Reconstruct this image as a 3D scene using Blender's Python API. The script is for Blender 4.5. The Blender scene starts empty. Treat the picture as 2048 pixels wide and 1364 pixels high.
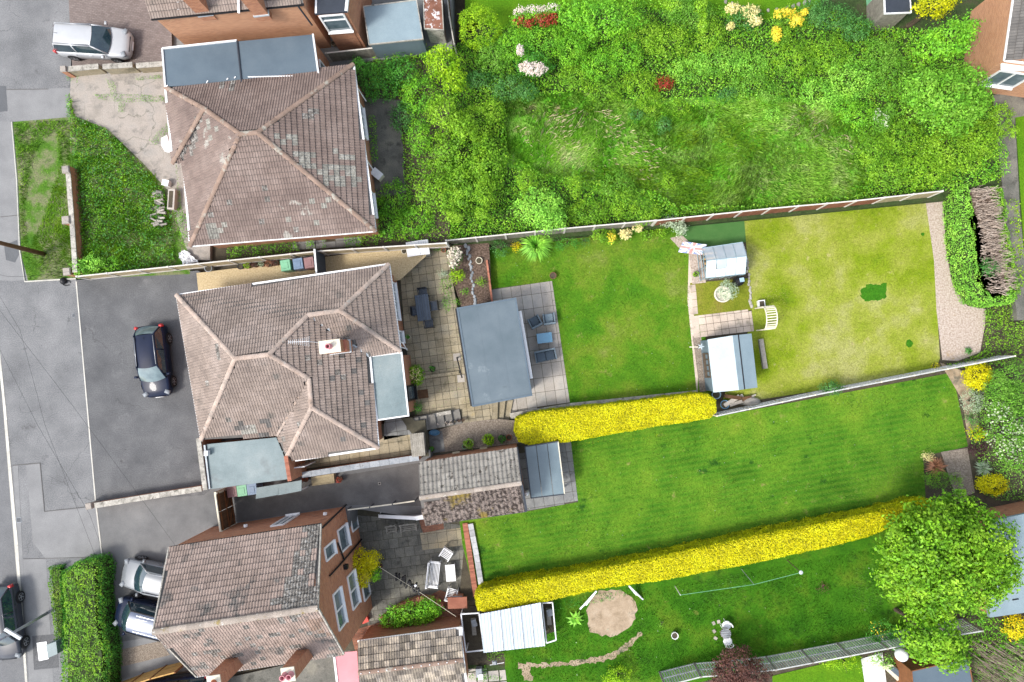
import bpy, math, random
import numpy as np
from mathutils import Vector, Matrix, Quaternion
rng = np.random.default_rng(11); random.seed(11)
S = bpy.context.scene
COL = S.collection
# ---------------------------------------------------------------- camera, sky, sun, exposure
CAM_H = 40.0
FPX = 2048 * 24 / 36                      # focal length in photo pixels
down = Vector(((1075 - 1024) / FPX, -(720 - 682) / FPX, -1)).normalized()
CAM_R = down.rotation_difference(Vector((0, 0, -1))).to_matrix()
cam_d = bpy.data.cameras.new('camera'); cam = bpy.data.objects.new('camera', cam_d); COL.objects.link(cam)
cam_d.lens = 24; cam_d.sensor_width = 36; cam_d.clip_end = 500; cam_d.clip_start = 0.5
cam.matrix_world = Matrix.Translation((0, 0, CAM_H)) @ CAM_R.to_4x4()
S.camera = cam
w = bpy.data.worlds.new('World'); S.world = w; w.use_nodes = True
nt = w.node_tree; nt.nodes.clear()
sky = nt.nodes.new('ShaderNodeTexSky'); sky.sky_type = 'NISHITA'; sky.sun_disc = False
SUN_EL, SUN_ROT = math.radians(52), math.radians(236)
sky.sun_elevation = SUN_EL; sky.sun_rotation = SUN_ROT; sky.air_density = 1.0; sky.dust_density = 2.5; sky.ozone_density = 1.0
bg = nt.nodes.new('ShaderNodeBackground'); bg.inputs['Strength'].default_value = 0.15
wo = nt.nodes.new('ShaderNodeOutputWorld')
hs = nt.nodes.new('ShaderNodeHueSaturation'); hs.inputs['Saturation'].default_value = .5      # thin bright cloud: a paler sky
nt.links.new(sky.outputs[0], hs.inputs['Color']); nt.links.new(hs.outputs[0], bg.inputs[0]); nt.links.new(bg.outputs[0], wo.inputs[0])
sd = bpy.data.lights.new('sun', 'SUN'); sun = bpy.data.objects.new('sun', sd); COL.objects.link(sun)
sd.energy = 1.6; sd.angle = math.radians(12); sd.color = (1.0, 0.95, 0.88)
sv = Vector((math.sin(SUN_ROT) * math.cos(SUN_EL), math.cos(SUN_ROT) * math.cos(SUN_EL), math.sin(SUN_EL)))
sun.rotation_euler = sv.to_track_quat('Z', 'Y').to_euler()
S.view_settings.view_transform = 'Standard'; S.view_settings.look = 'None'
S.view_settings.exposure = 1.1; S.view_settings.gamma = 1; S.view_settings.use_curve_mapping = False
try:
    S.cycles.max_bounces = 5; S.cycles.diffuse_bounces = 2; S.cycles.transparent_max_bounces = 8
except Exception: pass
# ---------------------------------------------------------------- helpers
def W(px, py, z=0.0):
    d = CAM_R @ Vector(((px - 1024) / FPX, -(py - 682) / FPX, -1))
    t = (z - CAM_H) / d.z
    return Vector((d.x * t, d.y * t, z))
def W2(px, py, z=0.0):
    p = W(px, py, z); return (p.x, p.y)
def ppm(z): return FPX / (CAM_H - z)       # pixels per metre at height z
FRONT, P2, REAR, P3, BASE = 0.0, -0.9, -1.4, -1.85, -2.0

def tag(o, label=None, cat=None, group=None, kind=None):
    if label: o['label'] = label
    if cat: o['category'] = cat
    if group: o['group'] = group
    if kind: o['kind'] = kind
    return o
def thing(name, label, cat, loc=(0, 0, 0), rz=0, group=None):
    o = bpy.data.objects.new(name, None); COL.objects.link(o)
    o.location = loc; o.rotation_euler = (0, 0, rz); o.empty_display_size = .2
    return tag(o, label, cat, group)
def par(o, root, world=True):
    o.parent = root
    if world and root.type == 'EMPTY' or (world and root.get('_w')):
        l = root.location; o.matrix_parent_inverse = Matrix.Translation((-l[0], -l[1], -l[2]))
    return o
class MB:
    def __init__(s): s.v = []; s.f = []; s.mi = []
    def add(s, vs, fs, m=0):
        b = len(s.v); s.v += [tuple(v) for v in vs]
        for f in fs: s.f.append(tuple(b + i for i in f)); s.mi.append(m)
        return s
    def box(s, c, d, rz=0, m=0, taper=1.0):
        x, y, z = d[0] / 2, d[1] / 2, d[2] / 2; ca, sa = math.cos(rz), math.sin(rz); vs = []
        for k, (i, j) in [(k, ij) for k in (-1, 1) for ij in ((-1, -1), (1, -1), (1, 1), (-1, 1))]:
            q = taper if k == 1 else 1
            a, b = i * x * q, j * y * q
            vs.append((c[0] + a * ca - b * sa, c[1] + a * sa + b * ca, c[2] + k * z))
        return s.add(vs, [(3, 2, 1, 0), (4, 5, 6, 7), (0, 1, 5, 4), (1, 2, 6, 5), (2, 3, 7, 6), (3, 0, 4, 7)], m)
    def beam(s, p, q, wd, h, m=0, up=Vector((0, 0, 1))):
        p, q = Vector(p), Vector(q); d = (q - p).normalized()
        sx = d.cross(up)
        if sx.length < 1e-4: sx = d.cross(Vector((0, 1, 0)))
        sx.normalize(); u = sx.cross(d); vs = []
        for e in (p, q):
            for i, j in ((-1, -1), (1, -1), (1, 1), (-1, 1)): vs.append(e + sx * i * wd / 2 + u * j * h / 2)
        return s.add(vs, [(0, 1, 2, 3), (7, 6, 5, 4), (4, 5, 1, 0), (5, 6, 2, 1), (6, 7, 3, 2), (7, 4, 0, 3)], m)
    def tube(s, pts, r, n=8, m=0, caps=True):
        pts = [Vector(p) for p in pts]; rr = r if isinstance(r, (list, tuple)) else [r] * len(pts); base = len(s.v)
        for i, p in enumerate(pts):
            d = (pts[min(i + 1, len(pts) - 1)] - pts[max(i - 1, 0)]).normalized()
            a = d.cross(Vector((0, 0, 1)))
            if a.length < 1e-3: a = Vector((1, 0, 0))
            a.normalize(); b = d.cross(a)
            for k in range(n):
                t = 2 * math.pi * k / n; s.v.append(tuple(p + (a * math.cos(t) + b * math.sin(t)) * rr[i]))
        for i in range(len(pts) - 1):
            for k in range(n):
                k2 = (k + 1) % n
                s.f.append((base + i * n + k, base + i * n + k2, base + (i + 1) * n + k2, base + (i + 1) * n + k)); s.mi.append(m)
        if caps:
            s.f.append(tuple(base + k for k in range(n))[::-1]); s.mi.append(m)
            e = base + (len(pts) - 1) * n; s.f.append(tuple(e + k for k in range(n))); s.mi.append(m)
        return s
    def lathe(s, c, prof, n=20, m=0):
        base = len(s.v)
        for r, z in prof:
            for k in range(n):
                t = 2 * math.pi * k / n; s.v.append((c[0] + r * math.cos(t), c[1] + r * math.sin(t), c[2] + z))
        for i in range(len(prof) - 1):
            for k in range(n):
                k2 = (k + 1) % n
                s.f.append((base + i * n + k, base + i * n + k2, base + (i + 1) * n + k2, base + (i + 1) * n + k)); s.mi.append(m)
        return s
    def prism(s, poly, z0, z1, m=0, bottom=False):
        poly = ccw(poly); n = len(poly)
        z1l = z1 if isinstance(z1, (list, tuple)) else [z1] * n
        vs = [(x, y, z0) for x, y in poly] + [(p[0], p[1], z1l[i]) for i, p in enumerate(poly)]
        fs = [tuple(range(n, 2 * n))] + [(i, (i + 1) % n, n + (i + 1) % n, n + i) for i in range(n)]
        if bottom: fs.append(tuple(range(n))[::-1])
        return s.add(vs, fs, m)
    def poly(s, pts, m=0): return s.add(pts, [tuple(range(len(pts)))], m)
    def mesh(s, name, mats, rot=0.0, smooth=False, uv=True):
        me = bpy.data.meshes.new(name); me.from_pydata(s.v, [], s.f)
        for mt in (mats if isinstance(mats, (list, tuple)) else [mats]): me.materials.append(mt)
        if len(set(s.mi)) > 1: me.polygons.foreach_set('material_index', s.mi)
        if smooth: me.polygons.foreach_set('use_smooth', [True] * len(s.f))
        if uv:
            lay = me.uv_layers.new(name='UVMap'); ca, sa = math.cos(rot), math.sin(rot)
            for p in me.polygons:
                n = p.normal
                if abs(n.z) > .985: t = Vector((ca, sa, 0)); b = Vector((-sa, ca, 0))
                else:
                    t = Vector((-n.y, n.x, 0)).normalized(); b = n.cross(t)
                for li in p.loop_indices:
                    c = me.vertices[me.loops[li].vertex_index].co
                    lay.data[li].uv = (c.dot(t), c.dot(b))
        return me
    def build(s, name, mats, parent=None, rot=0.0, smooth=False, world=True, uv=True):
        o = bpy.data.objects.new(name, s.mesh(name, mats, rot, smooth, uv)); COL.objects.link(o)
        if parent is not None: par(o, parent, world)
        return o
def inst(name, me, mw, parent):
    o = bpy.data.objects.new(name, me); COL.objects.link(o); o.matrix_basis = mw; par(o, parent); return o
def area(p): return .5 * sum(p[i][0] * p[(i + 1) % len(p)][1] - p[(i + 1) % len(p)][0] * p[i][1] for i in range(len(p)))
def ccw(p): p = [tuple(q[:2]) for q in p]; return p if area(p) > 0 else p[::-1]
def inpoly(x, y, P):
    c = False; j = len(P) - 1
    for i in range(len(P)):
        if (P[i][1] > y) != (P[j][1] > y) and x < (P[j][0] - P[i][0]) * (y - P[i][1]) / (P[j][1] - P[i][1]) + P[i][0]: c = not c
        j = i
    return c
def inpoly_np(x, y, P):
    c = np.zeros(len(x), bool); j = len(P) - 1
    for i in range(len(P)):
        xi, yi = P[i][:2]; xj, yj = P[j][:2]
        if yi != yj:
            c ^= ((yi > y) != (yj > y)) & (x < (xj - xi) * (y - yi) / (yj - yi) + xi)
        j = i
    return c
def offset(P, d):
    """shrink a polygon by d"""
    P = ccw(P); n = len(P); out = []
    for i in range(n):
        a, b, c = Vector(P[i - 1]), Vector(P[i]), Vector(P[(i + 1) % n])
        e1, e2 = (b - a).normalized(), (c - b).normalized()
        n1, n2 = Vector((-e1.y, e1.x)), Vector((-e2.y, e2.x))
        m = (n1 + n2); m.normalize(); k = d / max(.3, m.dot(n1)); q = b + m * k; out.append((q.x, q.y))
    return out
def clip(rect, P):
    """convex rect clipped to (assumed convex) P"""
    out = rect; P = ccw(P)
    for i in range(len(P)):
        a, b = P[i], P[(i + 1) % len(P)]; inp = out; out = []
        if not inp: return []
        sd_ = lambda q: (b[0] - a[0]) * (q[1] - a[1]) - (b[1] - a[1]) * (q[0] - a[0])
        for k in range(len(inp)):
            p, q = inp[k - 1], inp[k]; sp, sq = sd_(p), sd_(q)
            if (sp < 0) != (sq < 0):
                t = sp / (sp - sq); out.append((p[0] + (q[0] - p[0]) * t, p[1] + (q[1] - p[1]) * t))
            if sq >= 0: out.append(q)
    return out
# ---------------------------------------------------------------- materials
MATS = {}
def mk(name, cols, scale=1.0, detail=5, fine=0.0, fscale=25, isl=0.0, rough=.85, spec=.3, metal=0.0, bump=0.0, bscale=40,
       stains=(), brick=None, stripe=None, trans=0.0, distort=0.0, coat=0.0, crack=None, clear=0.0, lo=.3, hi=.7, wave=None):
    m = bpy.data.materials.new(name); m.use_nodes = True; t = m.node_tree; N = t.nodes; L = t.links; N.clear()
    out = N.new('ShaderNodeOutputMaterial'); geo = N.new('ShaderNodeNewGeometry'); pos = geo.outputs['Position']
    def noise(sc, det=4, vec=None, rgh=.6, dist=0.0):
        n = N.new('ShaderNodeTexNoise'); n.inputs['Scale'].default_value = sc; n.inputs['Detail'].default_value = det
        n.inputs['Roughness'].default_value = rgh; n.inputs['Distortion'].default_value = dist
        L.new(vec or pos, n.inputs['Vector']); return n.outputs['Fac']
    def ramp(fac, stops):
        r = N.new('ShaderNodeValToRGB'); e = r.color_ramp.elements
        while len(e) < len(stops): e.new(.5)
        for k, (p, c) in enumerate(stops): e[k].position = p; e[k].color = (*c, 1) if len(c) == 3 else c
        L.new(fac, r.inputs[0]); return r.outputs[0]
    def mixc(fac, a, b, mode='MIX'):
        x = N.new('ShaderNodeMix'); x.data_type = 'RGBA'; x.blend_type = mode; x.clamp_result = False
        for s_, v in ((0, fac), (6, a), (7, b)):
            if hasattr(v, 'node'): L.new(v, x.inputs[s_])
            else: x.inputs[s_].default_value = v if s_ == 0 else ((*v, 1) if len(v) == 3 else v)
        return x.outputs[2]
    def math_(op, a, b):
        x = N.new('ShaderNodeMath'); x.operation = op
        for i, v in enumerate((a, b)):
            if hasattr(v, 'node'): L.new(v, x.inputs[i])
            else: x.inputs[i].default_value = v
        return x.outputs[0]
    if len(cols) == 1: cols = [cols[0], cols[0]]
    k = len(cols)
    c = ramp(noise(scale, detail, dist=distort), [(lo + (hi - lo) * i / (k - 1), cols[i]) for i in range(k)])
    if brick:
        uv = N.new('ShaderNodeUVMap').outputs[0]
        b = N.new('ShaderNodeTexBrick'); L.new(uv, b.inputs['Vector']); b.inputs['Scale'].default_value = 1
        b.inputs['Brick Width'].default_value = brick['w']; b.inputs['Row Height'].default_value = brick['h']
        b.inputs['Mortar Size'].default_value = brick['m']; b.inputs['Mortar Smooth'].default_value = .3
        b.offset = brick.get('off', .5)
        b.inputs['Color1'].default_value = (*brick['c1'], 1); b.inputs['Color2'].default_value = (*brick['c2'], 1)
        b.inputs['Mortar'].default_value = (*brick['mc'], 1)
        c = mixc(brick.get('mix', .35), b.outputs['Color'], c, 'MIX')
        bfac = b.outputs['Fac']
    if stripe:   # (angle, width, colour, strength): mower bands lie in the turf itself
        mp = N.new('ShaderNodeMapping'); mp.inputs['Rotation'].default_value = (0, 0, stripe[0]); L.new(pos, mp.inputs[0])
        wv = N.new('ShaderNodeTexWave'); wv.inputs['Scale'].default_value = stripe[1]; wv.inputs['Distortion'].default_value = .8
        wv.inputs['Detail'].default_value = 2; L.new(mp.outputs[0], wv.inputs['Vector'])
        c = mixc(math_('MULTIPLY', wv.outputs['Fac'], stripe[3]), c, stripe[2])
    for (sc_, sscale, a, b_) in stains:
        f = ramp(noise(sscale, 6, rgh=.65), [(a, (0, 0, 0)), (b_, (1, 1, 1))]); c = mixc(f, c, sc_)
    if crack:
        vo = N.new('ShaderNodeTexVoronoi'); vo.feature = 'DISTANCE_TO_EDGE'; vo.inputs['Scale'].default_value = crack[0]
        ad = N.new('ShaderNodeVectorMath'); ad.operation = 'ADD'; L.new(pos, ad.inputs[0]); nz = N.new('ShaderNodeTexNoise'); nz.inputs['Scale'].default_value = 1.1; nz.inputs['Detail'].default_value = 5; L.new(pos, nz.inputs['Vector']); L.new(nz.outputs['Color'], ad.inputs[1])
        L.new(ad.outputs[0], vo.inputs['Vector']); f = ramp(vo.outputs['Distance'], [(0, (1, 1, 1)), (crack[1], (0, 0, 0))]); mk_ = ramp(noise(.35, 2), [(.50, (0, 0, 0)), (.56, (1, 1, 1))])
        c = mixc(math_('MULTIPLY', math_('MULTIPLY', f, mk_), .65), c, crack[2])
    if fine:
        f = ramp(noise(fscale, 3, rgh=.7), [(.3, (1 - fine,) * 3), (.7, (1 + fine,) * 3)]); c = mixc(1.0, c, f, 'MULTIPLY')
    if isl:
        oi = N.new('ShaderNodeObjectInfo')
        r = math_('FRACT', math_('ADD', oi.outputs['Random'], geo.outputs['Random Per Island']), 0)
        f = ramp(r, [(0, (1 - isl,) * 3), (1, (1 + isl,) * 3)]); c = mixc(1.0, c, f, 'MULTIPLY')
    p = N.new('ShaderNodeBsdfPrincipled'); L.new(c, p.inputs['Base Color'])
    p.inputs['Roughness'].default_value = rough; p.inputs['Specular IOR Level'].default_value = spec
    p.inputs['Metallic'].default_value = metal; p.inputs['Coat Weight'].default_value = coat
    if coat: p.inputs['Coat Roughness'].default_value = .06
    sh = p.outputs[0]
    if bump:
        bp = N.new('ShaderNodeBump'); bp.inputs['Strength'].default_value = bump; bp.inputs['Distance'].default_value = .03
        h = noise(bscale, 4)
        if brick: h = math_('SUBTRACT', h, math_('MULTIPLY', bfac, 1.5))
        L.new(h, bp.inputs['Height']); L.new(bp.outputs[0], p.inputs['Normal'])
    if trans:
        tr = N.new('ShaderNodeBsdfTranslucent'); L.new(c, tr.inputs[0]); x = N.new('ShaderNodeMixShader')
        x.inputs[0].default_value = trans; L.new(sh, x.inputs[1]); L.new(tr.outputs[0], x.inputs[2]); sh = x.outputs[0]
    if clear:
        tr = N.new('ShaderNodeBsdfTransparent'); x = N.new('ShaderNodeMixShader'); x.inputs[0].default_value = clear
        L.new(sh, x.inputs[1]); L.new(tr.outputs[0], x.inputs[2]); sh = x.outputs[0]
    L.new(sh, out.inputs[0]); MATS[name] = m; return m
def flat(name, c, rough=.6, **k): return mk(name, [tuple(v * .88 for v in c), tuple(min(1, v * 1.1) for v in c)], scale=2.5, rough=rough, **k)
M = {}
g = lambda v, t=0.0: (v * (1 - t), v, v * (1 + t))
M['tarmac'] = mk('pavement_tarmac', [(.120, .123, .127), (.160, .163, .167), (.205, .207, .21)], scale=.5, detail=9, fine=.30, fscale=16, bump=.3, bscale=60, crack=(.33, .006, (.05, .05, .05)), stains=[((.085, .085, .088), .9, .62, .72), ((.26, .26, .255), 5, .70, .73)])
M['road'] = mk('road_tarmac', [(.12, .123, .128), (.16, .163, .168)], scale=.6, detail=9, fine=.3, fscale=28, bump=.3, bscale=60)
M['tarmac_new'] = mk('drive_tarmac', [(.078, .080, .084), (.102, .104, .108), (.130, .132, .135)], scale=.6, detail=9, fine=.28, fscale=16, bump=.3, bscale=60, crack=(.2, .003, (.05, .05, .05)), stains=[((.155, .155, .158), .7, .60, .74), ((.06, .06, .06), 1.6, .66, .74)])
M['tarmac_old'] = mk('old_tarmac', [(.075, .072, .07), (.10, .097, .094), (.14, .137, .132)], scale=.6, fine=.2, fscale=25, bump=.3)
M['tarmac_drive3'] = mk('side_drive_tarmac', [(.105, .106, .107), (.14, .141, .141), (.18, .18, .178)], scale=.6, detail=9, fine=.2, fscale=25, bump=.3, stains=[((.07, .07, .07), .5, .66, .78)])
M['patch_dark'] = mk('patch_tarmac', [(.085, .090, .096), (.11, .115, .122)], scale=.8, fine=.2)
M['patch_light'] = mk('pale_tarmac', [(.17, .172, .175), (.225, .227, .228)], scale=.9, detail=8, fine=.2, fscale=25)
M['lichen'] = mk('lichen_tile', [(0.288, 0.28, 0.248), (0.192, 0.184, 0.16)], scale=7, detail=3, fine=.35, fscale=22, isl=.22, rough=.9, lo=.4, hi=.6)
M['tile_old'] = mk('dark_weathered_tile', [(.11, .10, .09), (.20, .185, .165), (.34, .33, .31)], scale=8, detail=3, fine=.3, fscale=25, isl=.2, rough=.9, lo=.4, hi=.66)
M['hedgecore'] = mk('hedge_core', [(.22, .24, .01), (.36, .36, .014)], scale=6, fine=.4)
M['kerb'] = mk('kerb_stone', [(.42, .41, .37), (.58, .56, .5)], scale=2, fine=.15, isl=.12)
M['coping'] = mk('stone_coping', [(.20, .19, .165), (.36, .34, .30), (.45, .43, .38)], scale=3, fine=.25, fscale=18, isl=.12, bump=.3, stains=[((.10, .095, .075), 4, .58, .68)])
M['coping_blue'] = mk('slate_coping', [(.20, .225, .25), (.36, .38, .40)], scale=3, fine=.2, isl=.1, stains=[((.12, .12, .12), 3, .6, .7)])
M['conc'] = mk('old_concrete', [(.25, .225, .195), (.33, .295, .26), (.27, .255, .235)], scale=.7, crack=(.45, .012, (.07, .075, .05)), fine=.16, fscale=14, bump=.3, stains=[((.2, .185, .165), 1.2, .54, .66), ((.12, .115, .10), 3.5, .66, .72)])
M['blockpave'] = mk('block_paving', [(.15, .115, .105), (.235, .195, .18)], scale=.6, fine=.15, bump=.5, bscale=30, brick=dict(w=.21, h=.105, m=.009, c1=(.15, .12, .11), c2=(.24, .195, .18), mc=(.075, .07, .06), mix=.45))
M['slab'] = mk('sandstone_slab', [(0.24, 0.2, 0.124), (0.328, 0.28, 0.192), (0.248, 0.224, 0.168)], scale=.9, fine=.2, fscale=16, isl=.16, bump=.25, stains=[((.14, .125, .085), 1.3, .56, .7), ((.36, .28, .13), .7, .62, .75)])
M['slab_pale'] = mk('pale_slab', [(0.326, 0.295, 0.255), (0.387, 0.352, 0.312), (0.29, 0.282, 0.264)], scale=1.0, fine=.12, fscale=16, isl=.13, bump=.2, stains=[((.24, .225, .2), 1.5, .58, .75)])
M['slab_pink'] = mk('pink_slab', [(.44, .36, .29), (.55, .46, .38)], scale=1.2, fine=.16, fscale=16, isl=.12, bump=.2, stains=[((.25, .22, .17), 2, .56, .68)])
M['slab_dark'] = mk('dark_slab', [(0.0899, 0.0911, 0.078), (0.142, 0.138, 0.12), (0.217, 0.207, 0.166)], scale=.7, fine=.25, fscale=16, isl=.22, bump=.3, stains=[((.045, .045, .038), 1.5, .55, .7), ((.25, .23, .17), .5, .66, .8)])
M['slab_grey'] = mk('grey_slab', [(.15, .155, .155), (.23, .23, .22)], scale=1, fine=.18, isl=.15, bump=.25, stains=[((.09, .09, .085), 1.5, .56, .7)])
M['slab_white'] = mk('white_slab', [(.6, .6, .6), (.72, .71, .70)], scale=1, fine=.1, isl=.06)
M['step_grey'] = mk('concrete_step', [(.13, .125, .115), (.20, .19, .17)], scale=2, fine=.2, isl=.08, bump=.2)
M['step_white'] = mk('pale_step', [(.42, .45, .46), (.6, .62, .62)], scale=2, fine=.15, isl=.05)
M['mortar'] = mk('dark_joint', [(.055, .052, .036), (.10, .09, .062)], scale=3, fine=.2)
M['brick'] = mk('red_brick', [(.37, .14, .07), (.48, .20, .10)], scale=2, fine=.2, bump=.4, brick=dict(w=.225, h=.075, m=.010, c1=(.33, .11, .055), c2=(.52, .22, .11), mc=(.35, .29, .22), mix=.2), stains=[((.16, .085, .055), 1.0, .6, .75)])
M['brick_orange'] = mk('orange_brick', [(.45, .21, .10), (.55, .28, .15)], scale=1, fine=.15, bump=.3, brick=dict(w=.225, h=.075, m=.010, c1=(.40, .16, .075), c2=(.56, .27, .14), mc=(.5, .4, .3), mix=.2))
M['brickpave'] = mk('brick_paving', [(.22, .10, .065), (.33, .16, .10)], scale=1, fine=.2, bump=.4, brick=dict(w=.21, h=.1, m=.010, c1=(.20, .08, .05), c2=(.34, .15, .09), mc=(.12, .1, .08), mix=.25), stains=[((.09, .05, .04), 1, .6, .7)])
M['brickred'] = mk('single_brick', [(.30, .11, .07), (.40, .17, .11)], scale=2, fine=.15, isl=.25)
tile_st = [((.13, .115, .10), 3.2, .60, .72), ((.05, .045, .04), 7, .70, .73)]
M['tile1'] = mk('brown_tile', [(.150, .112, .098), (.195, .148, .128), (.24, .188, .165)], scale=.6, fine=.12, fscale=12, isl=.10, rough=.8, stains=[((.33, .31, .275), .55, .64, .67), ((.045, .04, .035), 6, .71, .735)])
M['tile2'] = mk('pale_brown_tile', [(0.192, 0.154, 0.133), (0.246, 0.198, 0.169), (0.301, 0.248, 0.219)], scale=.5, fine=.14, fscale=12, isl=.12, rough=.8, stains=[((.14, .125, .11), .9, .60, .70), ((.05, .045, .04), 6, .70, .72)])
M['tile3'] = mk('buff_tile', [(.24, .185, .155), (.31, .24, .205), (.26, .21, .18)], scale=.5, fine=.18, fscale=12, isl=.17, rough=.8, stains=[((.13, .12, .11), .8, .56, .64), ((.05, .045, .04), 5, .66, .70)])
M['tile4'] = mk('striped_tile', [(.15, .135, .12), (.25, .215, .175), (.36, .31, .24)], scale=2.2, fine=.2, fscale=12, isl=.5, rough=.8)
M['tile5'] = mk('garage_tile', [(0.196, 0.183, 0.162), (0.281, 0.264, 0.234)], scale=1.5, fine=.22, fscale=14, isl=.12, rough=.85, stains=[((.075, .065, .055), 4.5, .58, .63)])
M['tile5b'] = mk('mossy_tile', [(.07, .052, .045), (.20, .165, .145), (.05, .038, .032)], scale=3.5, fine=.3, fscale=12, isl=.15, rough=.9, stains=[((.035, .026, .022), 5.0, .48, .56), ((.17, .125, .03), .75, .58, .66)])
M['tiledark'] = mk('dark_tile', [(.10, .095, .09), (.15, .14, .13)], scale=1, fine=.2, isl=.2)
M['ridge'] = mk('ridge_tile', [(.30, .225, .18), (.40, .32, .27), (.26, .22, .19)], scale=1.5, fine=.15, isl=.14, stains=[((.40, .385, .35), 2.5, .6, .7), ((.12, .11, .10), 5, .64, .7)])
M['ridge_dark'] = mk('brown_ridge_tile', [(.21, .145, .11), (.27, .195, .155)], scale=1.5, fine=.18, isl=.15, stains=[((.34, .32, .27), 1.2, .55, .62), ((.08, .075, .065), 3, .62, .68)])
M['ridge_moss'] = mk('lichen_ridge_tile', [(.34, .29, .25), (.28, .24, .2)], scale=2, fine=.3, isl=.15, stains=[((.5, .48, .44), 4, .6, .66), ((.2, .15, .04), 1.5, .56, .66)])
M['felt'] = mk('blue_grey_felt', [(0.0782, 0.109, 0.129), (0.101, 0.133, 0.156), (0.124, 0.158, 0.179)], scale=.5, fine=.07, fscale=20, rough=.55, stains=[((.21, .25, .27), .55, .58, .70), ((.07, .095, .11), 1.1, .62, .72), ((.3, .33, .34), 3.5, .70, .75)])
M['felt2'] = mk('slate_felt', [(0.0748, 0.106, 0.136), (0.088, 0.123, 0.154), (0.101, 0.136, 0.167)], scale=.7, fine=.1, fscale=20, rough=.6, stains=[((.25, .25, .22), 1.2, .74, .8)])
M['felt3'] = mk('green_grey_felt', [(.12, .165, .175), (.165, .215, .225), (.21, .255, .26)], scale=.7, fine=.12, fscale=16, rough=.5, stains=[((.10, .115, .12), .5, .58, .72), ((.34, .33, .28), 1.0, .66, .74)])
M['felt_shed'] = mk('pale_shed_felt', [(0.357, 0.425, 0.459), (0.425, 0.489, 0.518)], scale=1.2, fine=.1, fscale=20)
M['felt_shed2'] = mk('shed_felt', [(.19, .255, .29), (.23, .30, .335)], scale=1.2, fine=.1)
M['shedwall'] = mk('blue_grey_boards', [(.11, .155, .185), (.14, .185, .215)], scale=1.5, fine=.1)
M['glassroof'] = mk('tinted_panel', [(.11, .155, .18), (.16, .215, .24)], scale=.5, fine=.06, rough=.25, spec=.5)
M['lead'] = mk('lead_sheet', [(.38, .42, .45), (.52, .56, .58)], scale=4, fine=.15, rough=.5)
M['white'] = mk('white_upvc', [(.74, .75, .76), (.82, .82, .82)], scale=2, rough=.4)
M['whitepaint'] = mk('white_paint', [(.60, .62, .64), (.78, .79, .8)], scale=3, fine=.1)
M['cream'] = mk('cream_paint', [(.60, .55, .42), (.7, .65, .53)], scale=3, fine=.08)
M['metal_roof'] = mk('pale_metal_sheet', [(0.425, 0.484, 0.535), (0.51, 0.57, 0.62)], scale=.8, fine=.06, rough=.45, isl=.04)
M['glass'] = mk('window_glass', [(.05, .085, .10), (.16, .21, .235)], scale=1.3, rough=.06, spec=.9)
M['carglass'] = mk('car_glass', [(.012, .03, .045), (.03, .055, .065)], scale=2.0, rough=.04, spec=1.0, coat=.5)
M['carglass_pale'] = mk('windscreen_glass', [(.05, .09, .10), (.12, .18, .19)], scale=2.0, rough=.05, spec=1.0, coat=.6)
M['ghglass'] = mk('greenhouse_glass', [(.46, .56, .62), (.62, .70, .75)], scale=.9, rough=.12, spec=.7, clear=.30)
M['ghwhite'] = mk('whitened_glass', [(.74, .78, .82), (.8, .84, .88)], scale=.9, rough=.15, spec=.7, clear=.12)
M['alu'] = flat('aluminium_bar', (.30, .40, .44), .4, metal=.2)
M['post'] = mk('concrete_post', [(.50, .47, .42), (.64, .61, .56)], scale=4, fine=.1)
M['fence_grey'] = mk('weathered_boards', [(.15, .138, .115), (.27, .25, .21)], scale=5, fine=.3, fscale=30, isl=.15)
M['fence_red'] = mk('red_brown_boards', [(.17, .06, .035), (.26, .105, .062)], scale=4, fine=.25, fscale=30, isl=.15)
M['fence_tan'] = mk('tan_boards', [(.27, .22, .13), (.36, .30, .19)], scale=4, fine=.2, isl=.1)
M['fence_gold'] = mk('new_pine_boards', [(.42, .24, .07), (.56, .34, .12)], scale=3, fine=.15, isl=.12)
M['fence_white'] = mk('silvered_boards', [(.36, .37, .36), (.55, .56, .54)], scale=4, fine=.2, isl=.12)
M['wood_dark'] = mk('dark_brown_wood', [(.075, .04, .02), (.13, .07, .035)], scale=4, fine=.2, isl=.15)
M['wood_grey'] = mk('grey_timber', [(.20, .185, .155), (.33, .31, .27)], scale=4, fine=.3, isl=.15)
M['wood_teak'] = mk('oiled_decking', [(.14, .055, .02), (.22, .09, .035)], scale=4, fine=.2, isl=.12)
M['blue_wood'] = flat('blue_black_paint', (.035, .05, .085), .5)
M['charcoal'] = flat('charcoal_metal', (.035, .042, .055), .45)
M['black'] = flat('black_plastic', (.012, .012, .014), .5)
M['slatblue'] = flat('blue_grey_slat', (.06, .08, .11), .5, isl=.1)
M['rattan'] = mk('grey_rattan', [(.125, .165, .195), (.17, .215, .245)], scale=8, fine=.15, fscale=60)
M['cushion'] = mk('slate_cushion', [(.085, .115, .145), (.11, .145, .175)], scale=3, fine=.08)
M['cush_pale'] = mk('pale_cushion', [(.17, .23, .27), (.21, .27, .31)], scale=3, fine=.08)
M['blueglass'] = mk('blue_table_glass', [(.13, .30, .44), (.16, .35, .50)], scale=2, rough=.12, spec=.6)
M['bin_green'] = flat('green_plastic', (.17, .40, .24), .45); M['bin_blue'] = flat('blue_grey_plastic', (.14, .20, .29), .45)
M['bin_brown'] = flat('maroon_plastic', (.24, .13, .13), .45)
M['terra'] = flat('terracotta', (.40, .13, .065), .8); M['terra_dark'] = flat('old_terracotta', (.16, .075, .05), .85)
M['pink'] = mk('pink_sheet', [(.50, .19, .22), (.58, .25, .28)], scale=.6, rough=.5)
M['redplastic'] = flat('red_plastic', (.55, .04, .02), .4)
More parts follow.
